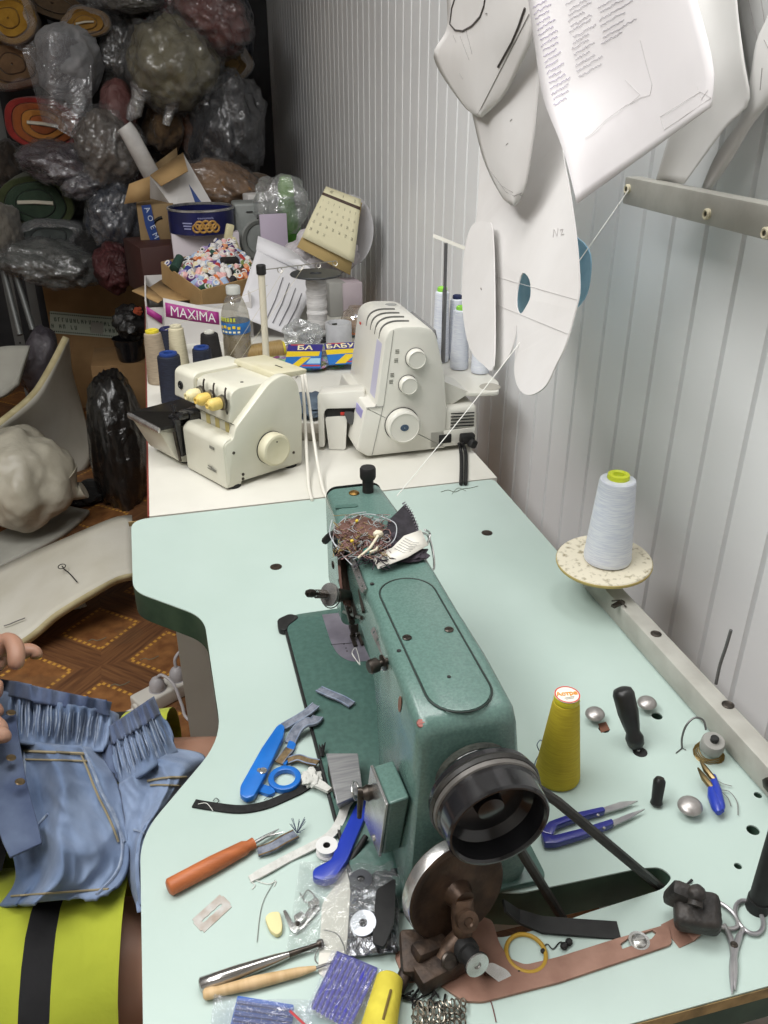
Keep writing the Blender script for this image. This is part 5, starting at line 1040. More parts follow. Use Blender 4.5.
froll('red fabric roll with orange cloth inside, above the dark green roll', (43, 125), (38, 25), 3.80, [(1.0, fab('red', '86251f', '6f1c19'), 0), (.80, fab('rust orange', '8a4a1f', '74391a'), .004), (.56, fab('ochre', 'a06a2c', '8a5722'), .008), (.34, fab('rust orange', '8a4a1f'), .01)], core=(.38, .02), rot=-.15)
froll('dark green fabric roll with flat pale core, below the red roll', (36, 204), (37, 27), 3.75, [(1.0, fab('moss green', '3d4526', '31391f'), 0), (.78, fab('dark green', '2c3d2e', '243325'), .006), (.50, fab('dark green', '2c3d2e'), .010)], core=(.45, .05), rot=-.05)
froll('grey fabric roll in clear wrap under the dark green roll', (50, 237), (33, 17), 3.72, [(1.0, fab('slate grey', '474c4a', '3b403e'), 0), (.76, fab('slate grey', '474c4a'), .006), (.5, fab('slate grey', '474c4a'), .01)], rot=-.08, wrap=fw)
froll('small golden yellow fabric roll at the top above the white bag', (85, 23), (25, 14), 3.80, [(1.0, fab('gold', '96702f', '7e5c25'), 0), (.74, fab('gold', '96702f'), .005), (.46, fab('gold', '96702f'), .008)], core=(.35, .0), rot=.12, wrap=fw)
froll('yellow fabric roll in the top left corner', (8, 18), (28, 23), 3.85, [(1.0, fab('yellow', 'a27a26', '8c671d'), 0), (.72, fab('yellow', 'a27a26'), .006), (.4, fab('yellow', 'a27a26'), .01)], rot=.1, wrap=fw)
froll('tan fabric roll in clear film at right end of the heap, next to ribbed wall', (225, 66), (30, 17), 3.85, [(1.0, fab('tan', '8a7046', '735c37'), 0), (.78, fab('tan', '8a7046'), .005), (.52, fab('tan', '8a7046'), .009)], rot=.25, wrap=fw)
froll('orange fabric roll behind the cream bag', (152, 28), (24, 18), 4.05, [(1.0, fab('orange', '8f3f1c', '783316'), 0), (.7, fab('orange', '8f3f1c'), .005)], rot=.5)
froll('brown fabric roll wrapped in film lying under the yellow roll', (12, 64), (32, 24), 3.90, [(1.0, fab('brown', '6b5138', '59432d'), 0), (.7, fab('brown', '6b5138'), .004), (.4, fab('brown', '6b5138'), .006)], rot=.0, wrap=fw)
froll('dark brown fabric roll at top edge between the yellow and golden rolls', (52, 3), (34, 13), 3.95, [(1.0, fab('dark brown', '54432f', '453726'), 0), (.6, fab('dark brown', '54432f'), .004)], rot=-.3)
def bag(label, c, half, y, m, depth=.16, rot=(0, 0, 0), amp=.22, fr=2.0, fold=.25, seed=1, sq=None, name='fabric_bag', cat='fabric bag', group='wrapped cloth bundles in the heap'):
    p = PY(*c, y); k = sz(*c, y); mb = MB(); mb.blob(V((0, 0, 0)), (half[0]*k, depth, half[1]*k), rot, amp, fr, seed, 5, fold, 7, sq)
    o = build(name, mb, m, None, loc=p, label=label, cat=cat, group=group, smooth=180)
    if 'film' in m.name or 'bundle' in m.name or 'bag' in m.name:
        mb = MB(); mb.blob(V((0, 0, 0)), (half[0]*k*1.05, depth*1.08, half[1]*k*1.05), rot, amp, fr, seed, 5, .55, 8, sq); build('plastic_film', mb, wrapf, o, smooth=180)
    return o
wrapf = film('bundle wrap film', 'eeeeee', .87, .16, 1.0, 11)
bg = bag('white cloth in a clear plastic bag beside the yellow rolls', (70, 62), (30, 36), 3.85, fab('white fleece', '8d8d8f', '78797b'), .16, (0, .35, 0), seed=2, fold=.15)
p = PY(62, 85, 3.72); k = sz(62, 85, 3.72); mb = MB()
mb.grid(lambda s, t: V(((-32+64*s+8*t-18*t*s)*k, -.05*math.sin(PI*s)+.03*math.sin(9*s+4*t)*.5, (30-62*t-26*s*t+16*math.sin(PI*s)*(1-t))*k)), 14, 14); build('clear_plastic_sheet', mb, film('crinkled heavy film', 'dcdcdf', .78, .14, 1.0, 18), None, loc=p, label='crinkled clear plastic sheet hanging in front of white cloth bundle', cat='plastic sheet', smooth=180)
bag('big cream bundle in clear plastic at the centre top of the heap', (172, 66), (42, 40), 3.70, bagm('cream bundle', '7e7759', '6c664b'), .2, (0, -.3, 0), seed=4, fold=.3)
mb = MB(); q = [PY(*c, 3.62) for c in ((143, 88), (138, 100), (134, 112), (128, 120))]; mb.tube(q, [.05, .025, .03, .01], 10); q = [PY(*c, 3.62) for c in ((172, 100), (170, 110), (166, 125))]; mb.tube(q, [.04, .02, .015], 10); build('plastic_tail', mb, film('tail film', 'd6d4c8', .5, .12, 1, 20), None, W=True, label='twisted plastic ends hanging from the cream bundle', cat='plastic')
bag('salmon red bundle in clear plastic at top right of the heap', (212, 20), (36, 27), 3.75, bagm('salmon bundle', '70362f', '5a2924'), .2, (0, .45, 0), seed=6, fold=.25)
bag('pink cloth bundle at the top beside the salmon one', (188, 8), (26, 16), 3.85, bagm('pink bundle', '7a3a36', '5f2c2a'), .16, seed=7)
bag('glossy black garbage bag bundle beside the ribbed wall, under tan roll', (226, 130), (33, 50), 3.75, bagm('navy black bag', '15171f', '101218', coat=1, cbs=12), .2, (0, .1, 0), seed=8, fold=.35)
bag('upright maroon tube of cloth in the middle of the heap', (118, 112), (18, 30), 3.70, bagm('maroon tube', '65403e', '553230', coat=.8), .1, (0, .05, 0), amp=.08, fold=.05, seed=9)
bag('grey brown bundle in crinkled film left of the white roll', (108, 150), (30, 33), 3.65, bagm('grey brown film', '5d5349', '463d35', coat=1, cbs=14), .14, (0, .3, 0), seed=10, fold=.35)
bag('mauve bundle in crinkled film under the red roll', (62, 163), (36, 18), 3.70, bagm('mauve film', '40303a', '322630', coat=1, cbs=14), .14, (0, .15, 0), seed=11, fold=.35)
bag('grey translucent bag corner between the mauve bundle and blue one', (84, 184), (20, 12), 3.62, bagm('grey film', '57525a', '46424a', coat=1), .08, (0, -.3, 0), seed=12, fold=.3)
bag('dark blue bundle in shiny film left of the taped brown box', (115, 214), (25, 33), 3.66, bagm('blue film', '262e3f', '1c2330', coat=1, cbs=13), .14, (0, .2, 0), seed=13, fold=.4)
bag('silver grey plastic bag stuffed under the grey roll', (52, 263), (44, 20), 3.64, bagm('silver film', '5d605c', '4a4d49', coat=1, cbs=14), .16, (0, .2, 0), seed=14, fold=.4)
bag('dark red cloth bundle beside the maroon carton', (114, 267), (19, 24), 3.55, bagm('dark red cloth', '4f2527', '3d1c1e', coat=.3), .12, seed=15, fold=.15)
bag('tan paper-like bundle behind the tin and tilted box', (222, 186), (34, 21), 3.45, mat('tan crumpled bundle', '98744f', .7, 0, '7d5d3d', vs=12, bump=.5, bs=20, coat=.25, cbump=.5, cbs=20), .16, (0, .3, 0), seed=16, fold=.4)
bag('orange brown cloth bundle beside the black bag', (192, 128), (20, 28), 3.85, fab('orange brown', '5d3a22', '4b2d1a'), .14, (0, -.4, 0), seed=17)
bag('brown cloth bundle above the tilted carton', (166, 125), (20, 26), 3.80, fab('brown drab', '57442e', '453523'), .14, (0, .3, 0), seed=18)
bag('olive brown bundle low behind the grey appliance', (254, 190), (22, 14), 3.55, fab('olive brown', '594328', '483520'), .14, seed=19)
bag('dark grey bundle in film behind the white cloth bag', (122, 55), (26, 42), 3.98, bagm('dark grey film', '37342f', '2b2925', coat=1, cbs=12), .14, (0, .1, 0), seed=20, fold=.3)
bag('dark bundle at the top centre edge', (118, 4), (34, 13), 4.0, bagm('black brown film', '2c2a26', '232120', coat=.8), .14, seed=21, fold=.3)
bag('grey film bundle at the top edge beside pink one', (135, 2), (26, 9), 3.8, bagm('light grey film', '67665f', '55544f', coat=1), .12, seed=22, fold=.3)
bag('dark blue cloth bundle far right above the tan roll', (238, 30), (14, 34), 4.15, fab('night blue', '1d2430', '161b25'), .14, seed=23)
bag('pale grey cloth bundle at the left edge below the green roll', (7, 233), (15, 26), 3.7, fab('pale grey', '6a665e', '57534c'), .12, seed=24)
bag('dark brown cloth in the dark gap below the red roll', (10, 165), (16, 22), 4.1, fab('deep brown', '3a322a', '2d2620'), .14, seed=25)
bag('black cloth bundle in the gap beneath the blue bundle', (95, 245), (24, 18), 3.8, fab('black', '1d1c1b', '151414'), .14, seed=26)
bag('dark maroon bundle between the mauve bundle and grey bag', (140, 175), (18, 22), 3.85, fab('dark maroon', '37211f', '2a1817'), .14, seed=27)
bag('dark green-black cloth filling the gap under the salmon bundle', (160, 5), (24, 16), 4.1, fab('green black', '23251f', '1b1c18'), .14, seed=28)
# big cardboard carton on the floor, with printed tape
y0 = 3.96; A, B = PY(50, 276, y0), PY(141, 392, y0); zt_ = PY(95, 279, y0).z
bx = thing('taped_carton', 'large brown carton on the floor sealed with printed white tape', 'box', ((A.x+B.x)/2, y0, 0))
w_ = B.x-A.x+.14; cx_ = (A.x+B.x)/2+.03
mb = MB(); mb.box((w_, .5, zt_), (cx_, y0+.25, zt_/2), (0, 0, 0), bev=.004); cb3 = build('carton_body', mb, mat('brown carton', '8a6c48', .85, 0, '7b5f3d', vs=8, bump=.03, bs=60), bx, W=True)
ptape = mat('printed tape', 'a7b0a3', .5); gpr = mat('green tape print', '2c3f36', .6)
def tape(px0, px1, hpx, rows):
    a, b = PY(*px0, y0-.0015), PY(*px1, y0-.0015); h_ = hpx*sz(*px0, y0); mb = MB(); mid = (a+b)/2; L_ = (b-a).length; an = math.atan2(b.z-a.z, b.x-a.x)
    mb.box((L_, .0016, h_), mid, (0, -an, 0)); tt = build('sealing_tape', mb, ptape, cb3, W=True); mb = MB(); n = max(2, int(L_/.016)); rg = random.Random(int(px0[0]))
    for sg in (-1, 1):
        for k in range(n*2): p = a.lerp(b, (k+.5)/(2*n))+V((0, -.0012, sg*h_*.41)); mb.box((.0045, .0008, .006), p)
    for r_ in range(rows):
        for k in range(n):
            if rg.random() < .85:
                p = a.lerp(b, (k+.5)/n)+V((0, -.0012, h_*.62*((r_+.5)/rows-.5))); hh = h_/rows*.36
                mb.box((.003, .0008, hh), p-V((.003, 0, 0))); mb.box((.008, .0008, .003), p+V((0, 0, hh*rg.choice((-.45, 0, .45)))))
                if rg.random() < .6: mb.box((.003, .0008, hh), p+V((.003, 0, 0)))
    build('tape_print', mb, gpr, tt, W=True)
tape((50, 322), (141, 330), 22, 2); tape((122, 352), (142, 356), 16, 2); tape((100, 384), (118, 384), 15, 2)
mb = MB(); mb.box((.055, .003, .05), PY(97, 328, y0-.0035), (0, .2, 0)); build('torn_label', mb, mat('torn pale label', '94948c', .6), cb3, W=True)
mb = MB(); mb.box((.005, .002, .035), PY(67, 372, y0-.001)); mb.box((.005, .002, .035), PY(72, 372, y0-.001)); mb.box((.02, .002, .005), PY(69.5, 376, y0-.001)); build('arrow_print', mb, gpr, cb3, W=True)
# black bucket-like bag with an orange rag, on the floor stack by the table
bk_ = thing('black_bucket', 'black plastic bucket with an orange rag beside white table edge', 'bucket', PY(131, 358, 3.35)); bp_ = PY(131, 360, 3.35); k = sz(131, 340, 3.35)
mb = MB(); mb.lathe([(11*k, 0), (12*k, .01), (15*k, 22*k), (16*k, 23*k), (14.5*k, 23*k), (11*k, .02), (.001, .015)], 28, TR(bp_)); build('bucket_body', mb, black_en, bk_, W=True)
mb = MB(); mb.blob(PY(131, 322, 3.35), (16*k, .08, 16*k), amp=.3, fr=2.3, fold=.3, seed=33); build('black_bag', mb, bagm('black bag', '131313', '0f0f0f', coat=1), None, W=True, label='black plastic bag stuffed in the top of the black bucket', cat='bag')
mb = MB(); mb.blob(PY(138, 311, 3.28), (4*k, .015, 3.5*k), amp=.4, fold=.3, seed=34); build('orange_rag', mb, fab('orange rag', 'a5482a'), bk_, W=True)
mb = MB(); mb.box((.30, .26, bp_.z), (bp_.x, bp_.y+.08, bp_.z/2), bev=.004); build('brown_carton', mb, mat('brown carton', '8a6c48'), None, W=True, label='brown carton standing below the black bucket beside the white table', cat='box')
# ================================================================== things on the floor
def surf(Ap, Bp, fn, nu=24, nv=10):
    A, B = resample(Ap, nu), resample(Bp, nu)
    def S(s, t):
        i = min(int(s*nu), nu-1); f = s*nu-i; a = A[i].lerp(A[i+1], f); b = B[i].lerp(B[i+1], f); q = a.lerp(b, t); return fn(q.x, q.y, s, t)
    mb = MB(); mb.grid(S, nu, nv); return mb, S
foam = mat('white foam', 'cfccc0', .85, 0, 'c3bfb0', vs=6, bump=.05, bs=120); foam_e = mat('yellowed foam edge', 'bfb58f', .9, 0, 'ab9f78', vs=20); foam_g = mat('grey foam', 'a7a69d', .9, 0, '98978e', vs=8)
# long foam board lying bowed on the floor
mb, Sf = surf([(-30, 582), (7, 563), (60, 540), (112, 518), (132, 515)], [(-30, 668), (25, 637), (57, 611), (112, 579), (133, 573)], lambda u, v, s, t: PZ(u, v, .03+.14*math.sin(min(1, s*1.1)*PI/2)**2+.01*math.sin(PI*t)))
fo = build('foam_board', mb, [foam, foam_e], None, W=True, label='long bowed white foam board lying on the parquet floor, left of mint table', cat='foam board', smooth=180)
md = fo.modifiers.new('s', 'SOLIDIFY'); md.thickness = .024; md.offset = -1; md.use_rim = True; md.material_offset_rim = 1
for (q, lab) in ((((62, 566), (64, 569), (68, 572), (72, 576), (77, 582)), 'black thread knot lying on the middle of the long foam board'), (((4, 626), (10, 624), (17, 621), (25, 618)), 'grey thread wisp lying on left end of the long foam board')):
    mb = MB(); mb.tube([PZ(u, v, .03+.14*math.sin(min(1, (u+30)/160*1.1)*PI/2)**2+.016) for u, v in q], .0016, 5)
    if q[0][0] > 30: c = PZ(62, 567, .166); mb.tube([c+V((.010*math.cos(t), .013*math.sin(t), .002)) for t in [j*.45 for j in range(14)]], .0013, 5, closed=True)
    build('thread_scrap', mb, black_m if q[0][0] > 30 else mat('grey thread', '6a6a68', .8), None, W=True, label=lab, cat='thread scrap')
mb, _s = surf([(-15, 540), (0, 532), (52, 505), (60, 504)], [(-15, 575), (7, 562), (60, 534), (89, 510)], lambda u, v, s, t: PZ(u, v, .02))
build('foam_board', mb, foam_g, None, W=True, label='flat grey foam offcut on the floor under white plastic bag', cat='foam board', solid=.018, so=-1)
# curled foam sheet standing like an open tube
mb, _s = surf([(-14, 432), (0, 422), (31, 396), (48, 371), (66, 337)], [(10, 470), (45, 478), (72, 480), (90, 452), (69, 372)], lambda u, v, s, t: PY(u, v, 2.80+.42*s+.26*math.sin(PI*t*.5)), 28, 14)
fo2 = build('foam_sheet', mb, [foam, foam_e], None, W=True, label='curled off-white foam sheet standing up by the cartons at left', cat='foam sheet', smooth=180)
md = fo2.modifiers.new('s', 'SOLIDIFY'); md.thickness = .022; md.offset = 0; md.use_rim = True; md.material_offset_rim = 1
mb, _s = surf([(-10, 350), (8, 347), (30, 347)], [(-10, 400), (4, 396), (17, 384)], lambda u, v, s, t: PY(u, v, 3.30-.12*t), 12, 8)
build('foam_sheet', mb, foam_g, None, W=True, label='short foam flap at the left border, inside the curled sheet', cat='foam sheet', smooth=180, solid=.02)
mb, _s = surf([(32, 412), (52, 430), (70, 442)], [(20, 468), (45, 480), (66, 482)], lambda u, v, s, t: PY(u, v, 3.1-.1*t), 10, 8)
# white stuffed plastic bag
c = PY(20, 478, 2.72); k = sz(20, 478, 2.72); mb = MB(); mb.blob(V((0, 0, 0)), (50*k, .19, 48*k), (0, .25, 0), .14, 1.6, 41, 5, .16, 5); build('plastic_sack', mb, mat('milky plastic sack', 'b9b4a4', .45, 0, 'a39e8e', vs=7, bump=.3, bs=14, coat=.5, cbump=.6, cbs=14), None, loc=c, label='big milky white plastic sack stuffed with foam scraps at the left border', cat='sack', smooth=180)
mb = MB(); q = [PY(*a, 2.70) for a in ((58, 480), (68, 490), (78, 493), (84, 490))]; mb.tube(q, [.08, .045, .022, .03], 12); build('sack_neck', mb, mat('milky plastic sack', 'b9b4a4'), None, W=True, label='twisted neck of the milky plastic sack lying on floor', cat='plastic')
c = PY(119, 450, 2.98); k = sz(119, 450, 2.98); mb = MB(); mb.blob(V((0, 0, 0)), (27*k, .17, 79*k), (0, 0, 0), .14, 1.8, 43, 5, .28, 6); build('garbage_bag', mb, bagm('black garbage bag', '121212', '0c0c0c', coat=1, cb=.8, cbs=10, rough=.4), None, loc=c, label='tall black garbage bag standing against left end of the white table', cat='bag', smooth=180)
mb = MB(); mb.blob(PZ(88, 492, .03), (.09, .07, .035), (0, 0, .4), .3, 2.2, 44, 4, .3); build('black_cloth', mb, fab('black', '1d1c1b'), None, W=True, label='small black cloth heap on the floor beside the garbage bag', cat='cloth')
c = PY(40, 360, 3.45); k = sz(40, 360, 3.45); mb = MB(); mb.blob(V((0, 0, 0)), (17*k, .1, 34*k), (0, .35, 0), .15, 2, 45, 4, .2); build('plastic_sack', mb, bagm('dark violet grey sack', '4a454b', '3b373d', coat=.7), None, loc=c, label='dark grey plastic sack standing behind the curled foam sheet', cat='sack', smooth=180)
for (a, b, lab) in (((3, 268), (20, 335), 'grey steel tube leaning at the left border below pale bundle'), ((12, 262), (33, 330), 'grey steel tube leaning just right of another tube, beside big carton')):
    mb = MB(); mb.cyl(PY(*a, 3.62), PY(*b, 3.5), .012); build('steel_tube', mb, rk, None, W=True, label=lab, cat='tube')
mb = MB(); mb.box((.07, .04, .03), PZ(26, 392, .42)); 
mb2 = MB(); mb2.blob(PZ(76, 605, .008), (.03, .02, .008), amp=.4, seed=46); build('paper_scrap', mb2, mat('crumpled paper', 'bdbbb2', .8), None, W=True, label='small crumpled white scrap on floor under the foam board edge', cat='paper')
for (q, lab) in (((88, 641), 'tiny grey thread lint on the upper parquet square'), ((140, 660), 'tiny grey thread lint on the right parquet square'), ((110, 686), 'tiny grey thread lint on the lower parquet square')):
    c = PZ(*q, .001); mb = MB(); mb.tube([c+V((.012*k, .006*math.sin(k*2), 0)) for k in range(5)], .0011, 5); build('lint', mb, mat('grey green lint', '6e7263', .9), None, W=True, label=lab, cat='lint')
# power strip with plugs
ps = thing('power_strip', 'white power strip with two plugs in it on the floor beneath the table cut-out', 'power strip', (-.093, 1.745, 0), (0, 0, math.atan2(.085, .14)))
pw = mat('white plastic', 'c9c6be', .4); pg2 = mat('grey plug', 'a9a6a8', .45)
mb = MB(); mb.box((.215, .056, .042), (0, 0, .021), bev=.006, seg=3); ps_b = build('strip_body', mb, pw, ps)
for k, x in enumerate((-.045, .012, .069)):
    mb = MB(); mb.lathe([(.021, .040), (.0215, .043), (.019, .043), (.0185, .036), (.001, .036)], 28, TR((x, 0, 0))); build('socket', mb, pg2, ps_b)
mb = MB(); mb.cyl((-.115, 0, .02), (-.105, 0, .02), .012); mb.tube(smoothpath([(-.115, 0, .02), (-.16, .01, .012), (-.22, .0, .006), (-.3, .05, .006)], 5), .0045, 8); build('strip_cord', mb, pw, ps)
for k, (x, m_) in enumerate(((-.045, pg2), (.012, pg2), (.069, mat('dark grey plug', '5d5c5e', .5)))):
    mb = MB(); mb.lathe([(.018, .040), (.0195, .046), (.018, .062), (.012, .072), (.007, .076)], 24, TR((x, 0, 0))); pl = build('power_plug', mb, m_, ps)
    mb = MB(); mb.tube(smoothpath([(x, 0, .072), (x+.01, -.012, .085), (x+.02, -.045, .07), (x+.015, -.08, .03), (x+.01, -.11, .006), (x+.03, -.2, .005)] if k == 0 else [(x, 0, .07), (x+.005, .005, .10), (x+.04, .005, .11), (x+.09, -.01, .06), (x+.12, -.03, .005), (x+.2, -.03, .005)], 6), .004, 8); build('plug_cord', mb, pg2 if k < 2 else m_, pl)

# ================================================================== the person at the table
skin = mat('skin', 'b08873', .5, 0, 'a67c66', vs=14, sub=.12, bump=.03, bs=60)
pr_ = thing('person', 'person in black top and lime shorts seated at left, holding denim shorts', 'person', (-.45, .75, 0))
def skinmesh(name, verts, edges, radii, m, parent, root=0, sub=2):
    me = bpy.data.meshes.new(name); me.from_pydata([tuple(v) for v in verts], edges, []); me.materials.append(m)
    o = bpy.data.objects.new(name, me); COL.objects.link(o)
    md = o.modifiers.new('skin', 'SKIN'); md.use_smooth_shade = True; md.branch_smoothing = .3
    for i, r in enumerate(radii):
        sv = me.skin_vertices[0].data[i]; sv.radius = r if isinstance(r, tuple) else (r, r); sv.use_root = (i == root)
    s_ = o.modifiers.new('ss', 'SUBSURF'); s_.levels = sub; s_.render_levels = sub
    o.parent = parent; o.matrix_parent_inverse = MW[parent].inverted(); return o
VS, ES, RS = [], [], []
def node(p, r, to=None): VS.append(V(p)); RS.append(r); i = len(VS)-1; (ES.append((to, i)) if to is not None else None); return i
def chain(start, pts): 
    i = start
    for p, r in pts: i = node(p, r, i)
    return i
pel = node((-.44, .75, .56), (.13, .10))
ch = chain(pel, [((-.45, .75, .72), (.115, .12)), ((-.47, .75, .90), (.13, .115)), ((-.45, .75, 1.03), (.15, .10)), ((-.42, .75, 1.12), .055), ((-.40, .75, 1.17), .05), ((-.37, .75, 1.25), (.078, .085)), ((-.36, .75, 1.33), (.08, .09)), ((-.37, .75, 1.39), .05)])
# legs
for yy, kx in ((.845, .06), (.60, .02)):
    chain(pel, [((-.38, .75+(yy-.75)*.7, .565), .088), ((-.20, yy, .565), .080), ((-.06, yy, .555), .068), ((kx+.02, yy, .545), .056), ((kx+.05, yy, .47), .05), ((kx+.04, yy, .30), .047), ((kx+.02, yy, .11), .032), ((kx+.02, yy, .05), .034), ((kx+.12, yy+.01, .035), .028), ((kx+.18, yy+.01, .03), .02)])
chest = 3
# far (left) hand holds the waistband from above: fingers curl over it towards the viewer's right
h1 = PZ(-16, 672, .775); h2 = PZ(-16, 738, .765)
la = chain(chest, [((-.44, .93, 1.04), .055), ((-.44, 1.03, .92), .045), ((-.42, 1.10, .84), .038), (h1+V((-.09, .05, .02)), .028), (h1+V((-.03, .01, .004)), (.034, .018))])
def finger(root, pts, r): chain(root, [(p, r*(1-.08*k)) for k, p in enumerate(pts)])
Z1 = .795
finger(la, [PZ(-4, 650, Z1), PZ(8, 640, Z1+.008), PZ(15, 643, Z1+.010), PZ(17, 657, Z1+.004), PZ(15, 671, Z1-.008)], .0135)
finger(la, [PZ(4, 656, Z1-.024), PZ(22, 652, Z1-.020), PZ(31, 650, Z1-.018), PZ(37, 653, Z1-.022), PZ(36, 660, Z1-.028)], .0115)
finger(la, [PZ(-18, 648, Z1), PZ(-6, 638, Z1+.003), PZ(-1, 642, Z1-.004), PZ(-1, 658, Z1-.012), PZ(-2, 672, Z1-.02)], .0125)
finger(la, [PZ(-30, 646, Z1), PZ(-22, 636, Z1), PZ(-17, 642, Z1-.004), PZ(-17, 662, Z1-.012)], .0115)
finger(la, [PZ(-16, 684, Z1-.012), PZ(-4, 690, Z1-.014), PZ(4, 690, Z1-.016)], .0125)
ra = chain(chest, [((-.44, .57, 1.04), .055), ((-.46, .47, .93), .045), ((-.42, .55, .86), .038), (h2+V((-.07, -.06, .03)), .028), (h2+V((-.025, -.01, .006)), (.034, .018))])
Z2 = .772
finger(ra, [PZ(-14, 726, Z2), PZ(-4, 722, Z2), PZ(1, 728, Z2-.002), PZ(0, 736, Z2-.01)], .0115)
finger(ra, [PZ(-14, 742, Z2), PZ(-4, 733, Z2), PZ(4, 735, Z2-.002), PZ(3, 744, Z2-.008)], .0125)
finger(ra, [PZ(-16, 712, Z2), PZ(-8, 706, Z2), PZ(-3, 710, Z2-.004), PZ(-4, 718, Z2-.01)], .0112)
finger(ra, [PZ(-18, 700, Z2), PZ(-12, 694, Z2), PZ(-8, 698, Z2-.004), PZ(-9, 706, Z2-.01)], .0105)
finger(ra, [PZ(-22, 754, Z2), PZ(-12, 758, Z2-.002), PZ(-4, 756, Z2-.004)], .012)
body_o = skinmesh('body', VS, ES, RS, skin, pr_)
lime = mat('lime jersey', 'a9b12e', .8, 0, '9ca528', vs=15, bump=.25, bs=25, sheen=.2); blackf = mat('black jersey', '17171a', .85, 0, '101012', vs=20, bump=.2, bs=40)
def leg_shell(yy, x0, x1, r0, r1, kink):
    rings = []; n = 78
    for i in range(n+1):
        q = i/n; x = x0+(x1-x0)*q; r = r0+(r1-r0)*q
        rings.append([V((x+.012*math.cos(a)*kink, yy+(.75-yy)*.3*(1-q)**2+r*1.08*math.cos(a)*(1+.03*math.sin(3*a+9*q)), .562+r*math.sin(a)*(1+.03*math.sin(5*a+7*q)))) for a in [2*PI*k/28 for k in range(28)]])
    return rings
mb = MB()
for yy, xe in ((.845, -.062), (.60, -.107)):
    rg = leg_shell(yy, -.52, xe, .125, .097, 1); b = len(mb.mi)
    mb.loft(rg, caps=False)
    # black band near the hem
    for i in range(78):
        x = -.52+(xe+.52)*(i+.5)/78
        if xe-.084 < x < xe-.056:
            for j in range(28): mb.mi[b+i*28+j] = 1
mb.blob((-.46, .75, .585), (.15, .21, .13), amp=.05, seed=50)
sh_o = build('shorts', mb, [lime, blackf], pr_, W=True, smooth=180, label='lime green shorts with a black band near each hem'); 
mb = MB(); rings = []
for z, rx, ry, cx in ((.60, .16, .22, -.42), (.66, .155, .21, -.43), (.78, .15, .20, -.46), (.92, .155, .205, -.47), (1.03, .14, .22, -.45), (1.10, .10, .16, -.43), (1.135, .066, .075, -.42)):
    rings.append([V((cx+rx*math.cos(a), .75+ry*math.sin(a), z)) for a in [2*PI*k/36 for k in range(36)]])
mb.loft(rings, caps=False)
for s_, pth in ((1, [(-.45, .90, 1.05), (-.44, 1.0, .97), (-.435, 1.05, .90)]), (-1, [(-.45, .60, 1.05), (-.455, .50, .97), (-.45, .49, .91)])): mb.tube(pth, [.085, .072, .068], 20)
# shirt hem lying on the lap
mb.grid(lambda s, t: V((-.36+.135*s, .66+.25*t, .672-.012*s+.008*math.sin(7*t+2*s))), 8, 10)
build('black_top', mb, blackf, pr_, W=True, smooth=180, label='black short-sleeved top')
mb = MB(); mb.blob((-.385, .75, 1.345), (.105, .095, .105), amp=.06, fr=4, seed=51); mb.blob((-.43, .75, 1.27), (.07, .085, .12), amp=.08, fr=4, seed=52); build('hair', mb, mat('dark hair', '2a1f19', .5, 0, '1f1713', vs=60, bump=.3, bs=80), pr_, W=True, smooth=180)
mb = MB(); mb.blob((-.285, .75, 1.285), (.016, .012, .016), amp=.05, seed=53); build('nose', mb, skin, pr_, W=True, smooth=180)
for s_ in (-1, 1):
    mb = MB(); mb.blob((-.375, .75+s_*.083, 1.285), (.018, .009, .028), amp=.08, seed=54); build('ear', mb, skin, pr_, W=True, smooth=180)
    mb = MB(); mb.blob((-.292, .75+s_*.031, 1.305), (.008, .012, .007), amp=0); build('eye', mb, mat('eye white', 'd8d4cd', .3), pr_, W=True, smooth=180)
mb = MB(); mb.blob((-.290, .75, 1.245), (.010, .024, .007), amp=.05, seed=55); build('lips', mb, mat('lips', 'a05f57', .5), pr_, W=True, smooth=180)
# stool under the person
st_ = thing('stool', 'dark stool under the seated person', 'stool', (-.46, .75, 0)); sm_ = mat('dark stool', '3a2f28', .6)
mb = MB(); mb.lathe([(.19, .415), (.195, .425), (.195, .445), (.185, .455), (.001, .455)], 32, TR((-.46, .75, 0))); build('seat', mb, sm_, st_, W=True)
for dx, dy in ((1, 1), (1, -1), (-1, 1), (-1, -1)): mb = MB(); mb.cyl((-.46+.15*dx, .75+.15*dy, 0), (-.46+.11*dx, .75+.11*dy, .42), .017); build('leg', mb, sm_, st_, W=True)

# ================================================================== denim shorts held over the lap
def denim(name, a, b, c, vlo=.38, vhi=.68):
    m = mat(name, a, .85, 0, b, vs=14, vd=8, vlo=vlo, vhi=vhi, sheen=.15)
    nt = m.node_tree; N = nt.nodes; L = nt.links; bs_ = N['Principled BSDF']
    tc = N.new('ShaderNodeTexCoord'); wv = N.new('ShaderNodeTexWave'); wv.inputs['Scale'].default_value = 900; wv.inputs['Distortion'].default_value = 3; wv.bands_direction = 'DIAGONAL'
    L.new(tc.outputs['Object'], wv.inputs[0]); nz = N.new('ShaderNodeTexNoise'); nz.inputs['Scale'].default_value = 40; nz.inputs['Detail'].default_value = 6; L.new(tc.outputs['Object'], nz.inputs[0])
    ad = N.new('ShaderNodeMath'); ad.operation = 'MULTIPLY_ADD'; ad.inputs[1].default_value = .15; L.new(wv.outputs['Fac'], ad.inputs[0]); L.new(nz.outputs[0], ad.inputs[2])
    bp = N.new('ShaderNodeBump'); bp.inputs['Strength'].default_value = .35; bp.inputs['Distance'].default_value = .004; L.new(ad.outputs[0], bp.inputs['Height']); L.new(bp.outputs[0], bs_.inputs['Normal']); return m
dn = denim('washed denim', '576a88', '8b9cb8', None); dnd = denim('dark denim', '3d4a68', '6a7891', None); seam = mat('pale denim seam', '939eae', .85, 0, '75829a', vs=120); stt = mat('ochre topstitch', '8d8268', .8)
